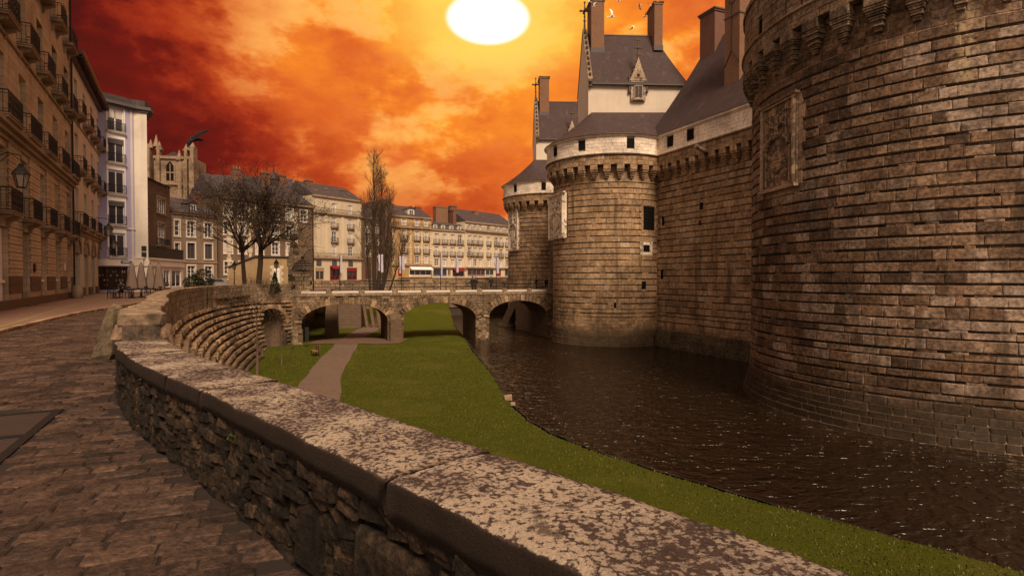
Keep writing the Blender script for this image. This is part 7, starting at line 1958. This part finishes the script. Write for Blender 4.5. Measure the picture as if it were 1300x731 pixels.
person(on_bridge(623.5, 4.6), R(10), 'person in a dark coat on the bridge left of the tall railing', seed=6, h=1.72)
person(((153.8-650)/720*44.8, 44.8, .1), R(20), 'person in a dark jacket sitting at a cafe table', pose='sit', seed=5)
# ------------------------------------------------------------------ birds
def gull(px, py, Y, s, yaw, flap, roll, label):
    p = at(px, py, Y); t_ = thing('seagull', p, yaw, label, 'bird', 'white gulls flying above the castle'); t_.rotation_euler = (roll, 0, yaw)
    b = MB(); b.tube([(-.30*s, 0, 0), (-.2*s, 0, .0), (-.05*s, 0, .02*s), (.12*s, 0, .02*s), (.2*s, 0, .04*s), (.27*s, 0, .05*s), (.31*s, 0, .045*s)], [.015*s, .03*s, .062*s, .06*s, .038*s, .035*s, .01*s], 8); b.add([(-.24*s, 0, 0), (-.40*s, -.07*s, 0), (-.40*s, .07*s, 0), (-.24*s, 0, .012*s), (-.40*s, -.07*s, .01*s), (-.40*s, .07*s, .01*s)], [(0, 1, 2), (5, 4, 3), (0, 3, 4, 1), (1, 4, 5, 2), (2, 5, 3, 0)]); b.build('body', M['gull'], t_, smooth=True)
    for sy in (-1, 1):
        b = MB(); c1, s1 = math.cos(flap), math.sin(flap); c2, s2 = math.cos(flap*.35), math.sin(flap*.35)
        sec = [(.05, .10, -.06), (.25, .13, -.05), (.45, .12, -.10), (.62, .04, -.14), (.74, -.10, -.16)]
        vs = []
        for i, (d, xf, xb_) in enumerate(sec):
            y = d*c1 if d < .3 else .3*c1+(d-.3)*c2; z = d*s1 if d < .3 else .3*s1+(d-.3)*s2
            for (x, dz) in ((xf, 0), ((xf+xb_)/2, .014), (xb_, 0), ((xf+xb_)/2, -.006)): vs.append((x*s, sy*y*s, (z+dz+.03)*s))
        fs = [(i*4+k, i*4+(k+1) % 4, (i+1)*4+(k+1) % 4, (i+1)*4+k) for i in range(4) for k in range(4)]+[(0, 3, 2, 1), (16, 17, 18, 19)]
        b.add(vs, fs); b.build('wing', M['gull'], t_)
    b = MB(); b.tube([(.30*s, 0, .045*s), (.36*s, 0, .035*s)], [.012*s, .004*s], 5); b.build('beak', M['panel_yellow'], t_)
G = [(748, 3, .5, .9, .5, 'gull with raised wings at the picture top just left of the first chimney'), (754, 9, 2.4, 1.1, -.4, 'gull seen over the cap of the left chimney, wings up'), (762, 1, 1.2, .3, .3, 'gull cut by the top edge right of the left chimney'),
     (776, 22, .2, 1.0, .9, 'largest gull right of the left chimney, wings spread up and down'), (785, 2, 0, .5, .1, 'small gull at the top edge between the chimneys'), (803.5, 34, .3, -.7, .2, 'lowest gull, wings drooping, between the two chimneys'),
     (812, 7, 2.8, -.6, .2, 'gull left of the pair below the top edge near the right chimney'), (826, 8, 1.0, 1.1, .1, 'gull with V shaped wings just above left of the right chimney'), (819, 21, 0, .2, 0, 'faint small gull gliding beneath the pair by the right chimney')]
for i, (px, py, yaw, flap, roll, lab) in enumerate(G): gull(px, py, 56+i*.8, (.85 if i != 3 else 1.15), yaw, flap, roll, lab)
p = at(243.5, 178, 80); t_ = thing('black_bird', p, R(5), 'big black bird with raised wings perched at the cathedral tower top', 'bird'); s = 1.0
b = MB(); b.tube([(-.55, 0, -1.0), (-.45, 0, -.6), (-.25, 0, -.15), (0, 0, .12), (.15, 0, .2), (.3, 0, .22), (.45, 0, .16)], [.12, .28, .36, .30, .18, .13, .02], 8); b.build('body', M['bird_black'], t_, smooth=True)
for (pts, w0) in (([(-.2, -.1, .1), (.5, -.2, .55), (1.2, -.3, .95), (1.9, -.3, 1.25), (2.35, -.3, 1.38)], 1.0), ([(-.1, .2, .05), (.5, .3, .3), (.95, .4, .25), (1.35, .4, .12)], .7)):
    vs = []
    for i, q in enumerate(pts):
        w_ = w0*(1-i/len(pts))**.7; q = Vector(q)
        for dx_, dz_ in ((0, w_*.5), (.12, 0), (0, -w_), (-.10, 0)): vs.append((q.x+dx_*.3, q.y+dx_, q.z+dz_*.6))
    m_ = len(pts)
    MB().add(vs, [(i*4+k, i*4+(k+1) % 4, (i+1)*4+(k+1) % 4, (i+1)*4+k) for i in range(m_-1) for k in range(4)]+[(3, 2, 1, 0)]) 
    b = MB(); b.add(vs, [(i*4+k, i*4+(k+1) % 4, (i+1)*4+(k+1) % 4, (i+1)*4+k) for i in range(m_-1) for k in range(4)]+[(3, 2, 1, 0), tuple((m_-1)*4+k for k in range(4))]); b.build('wing', M['bird_black'], t_)
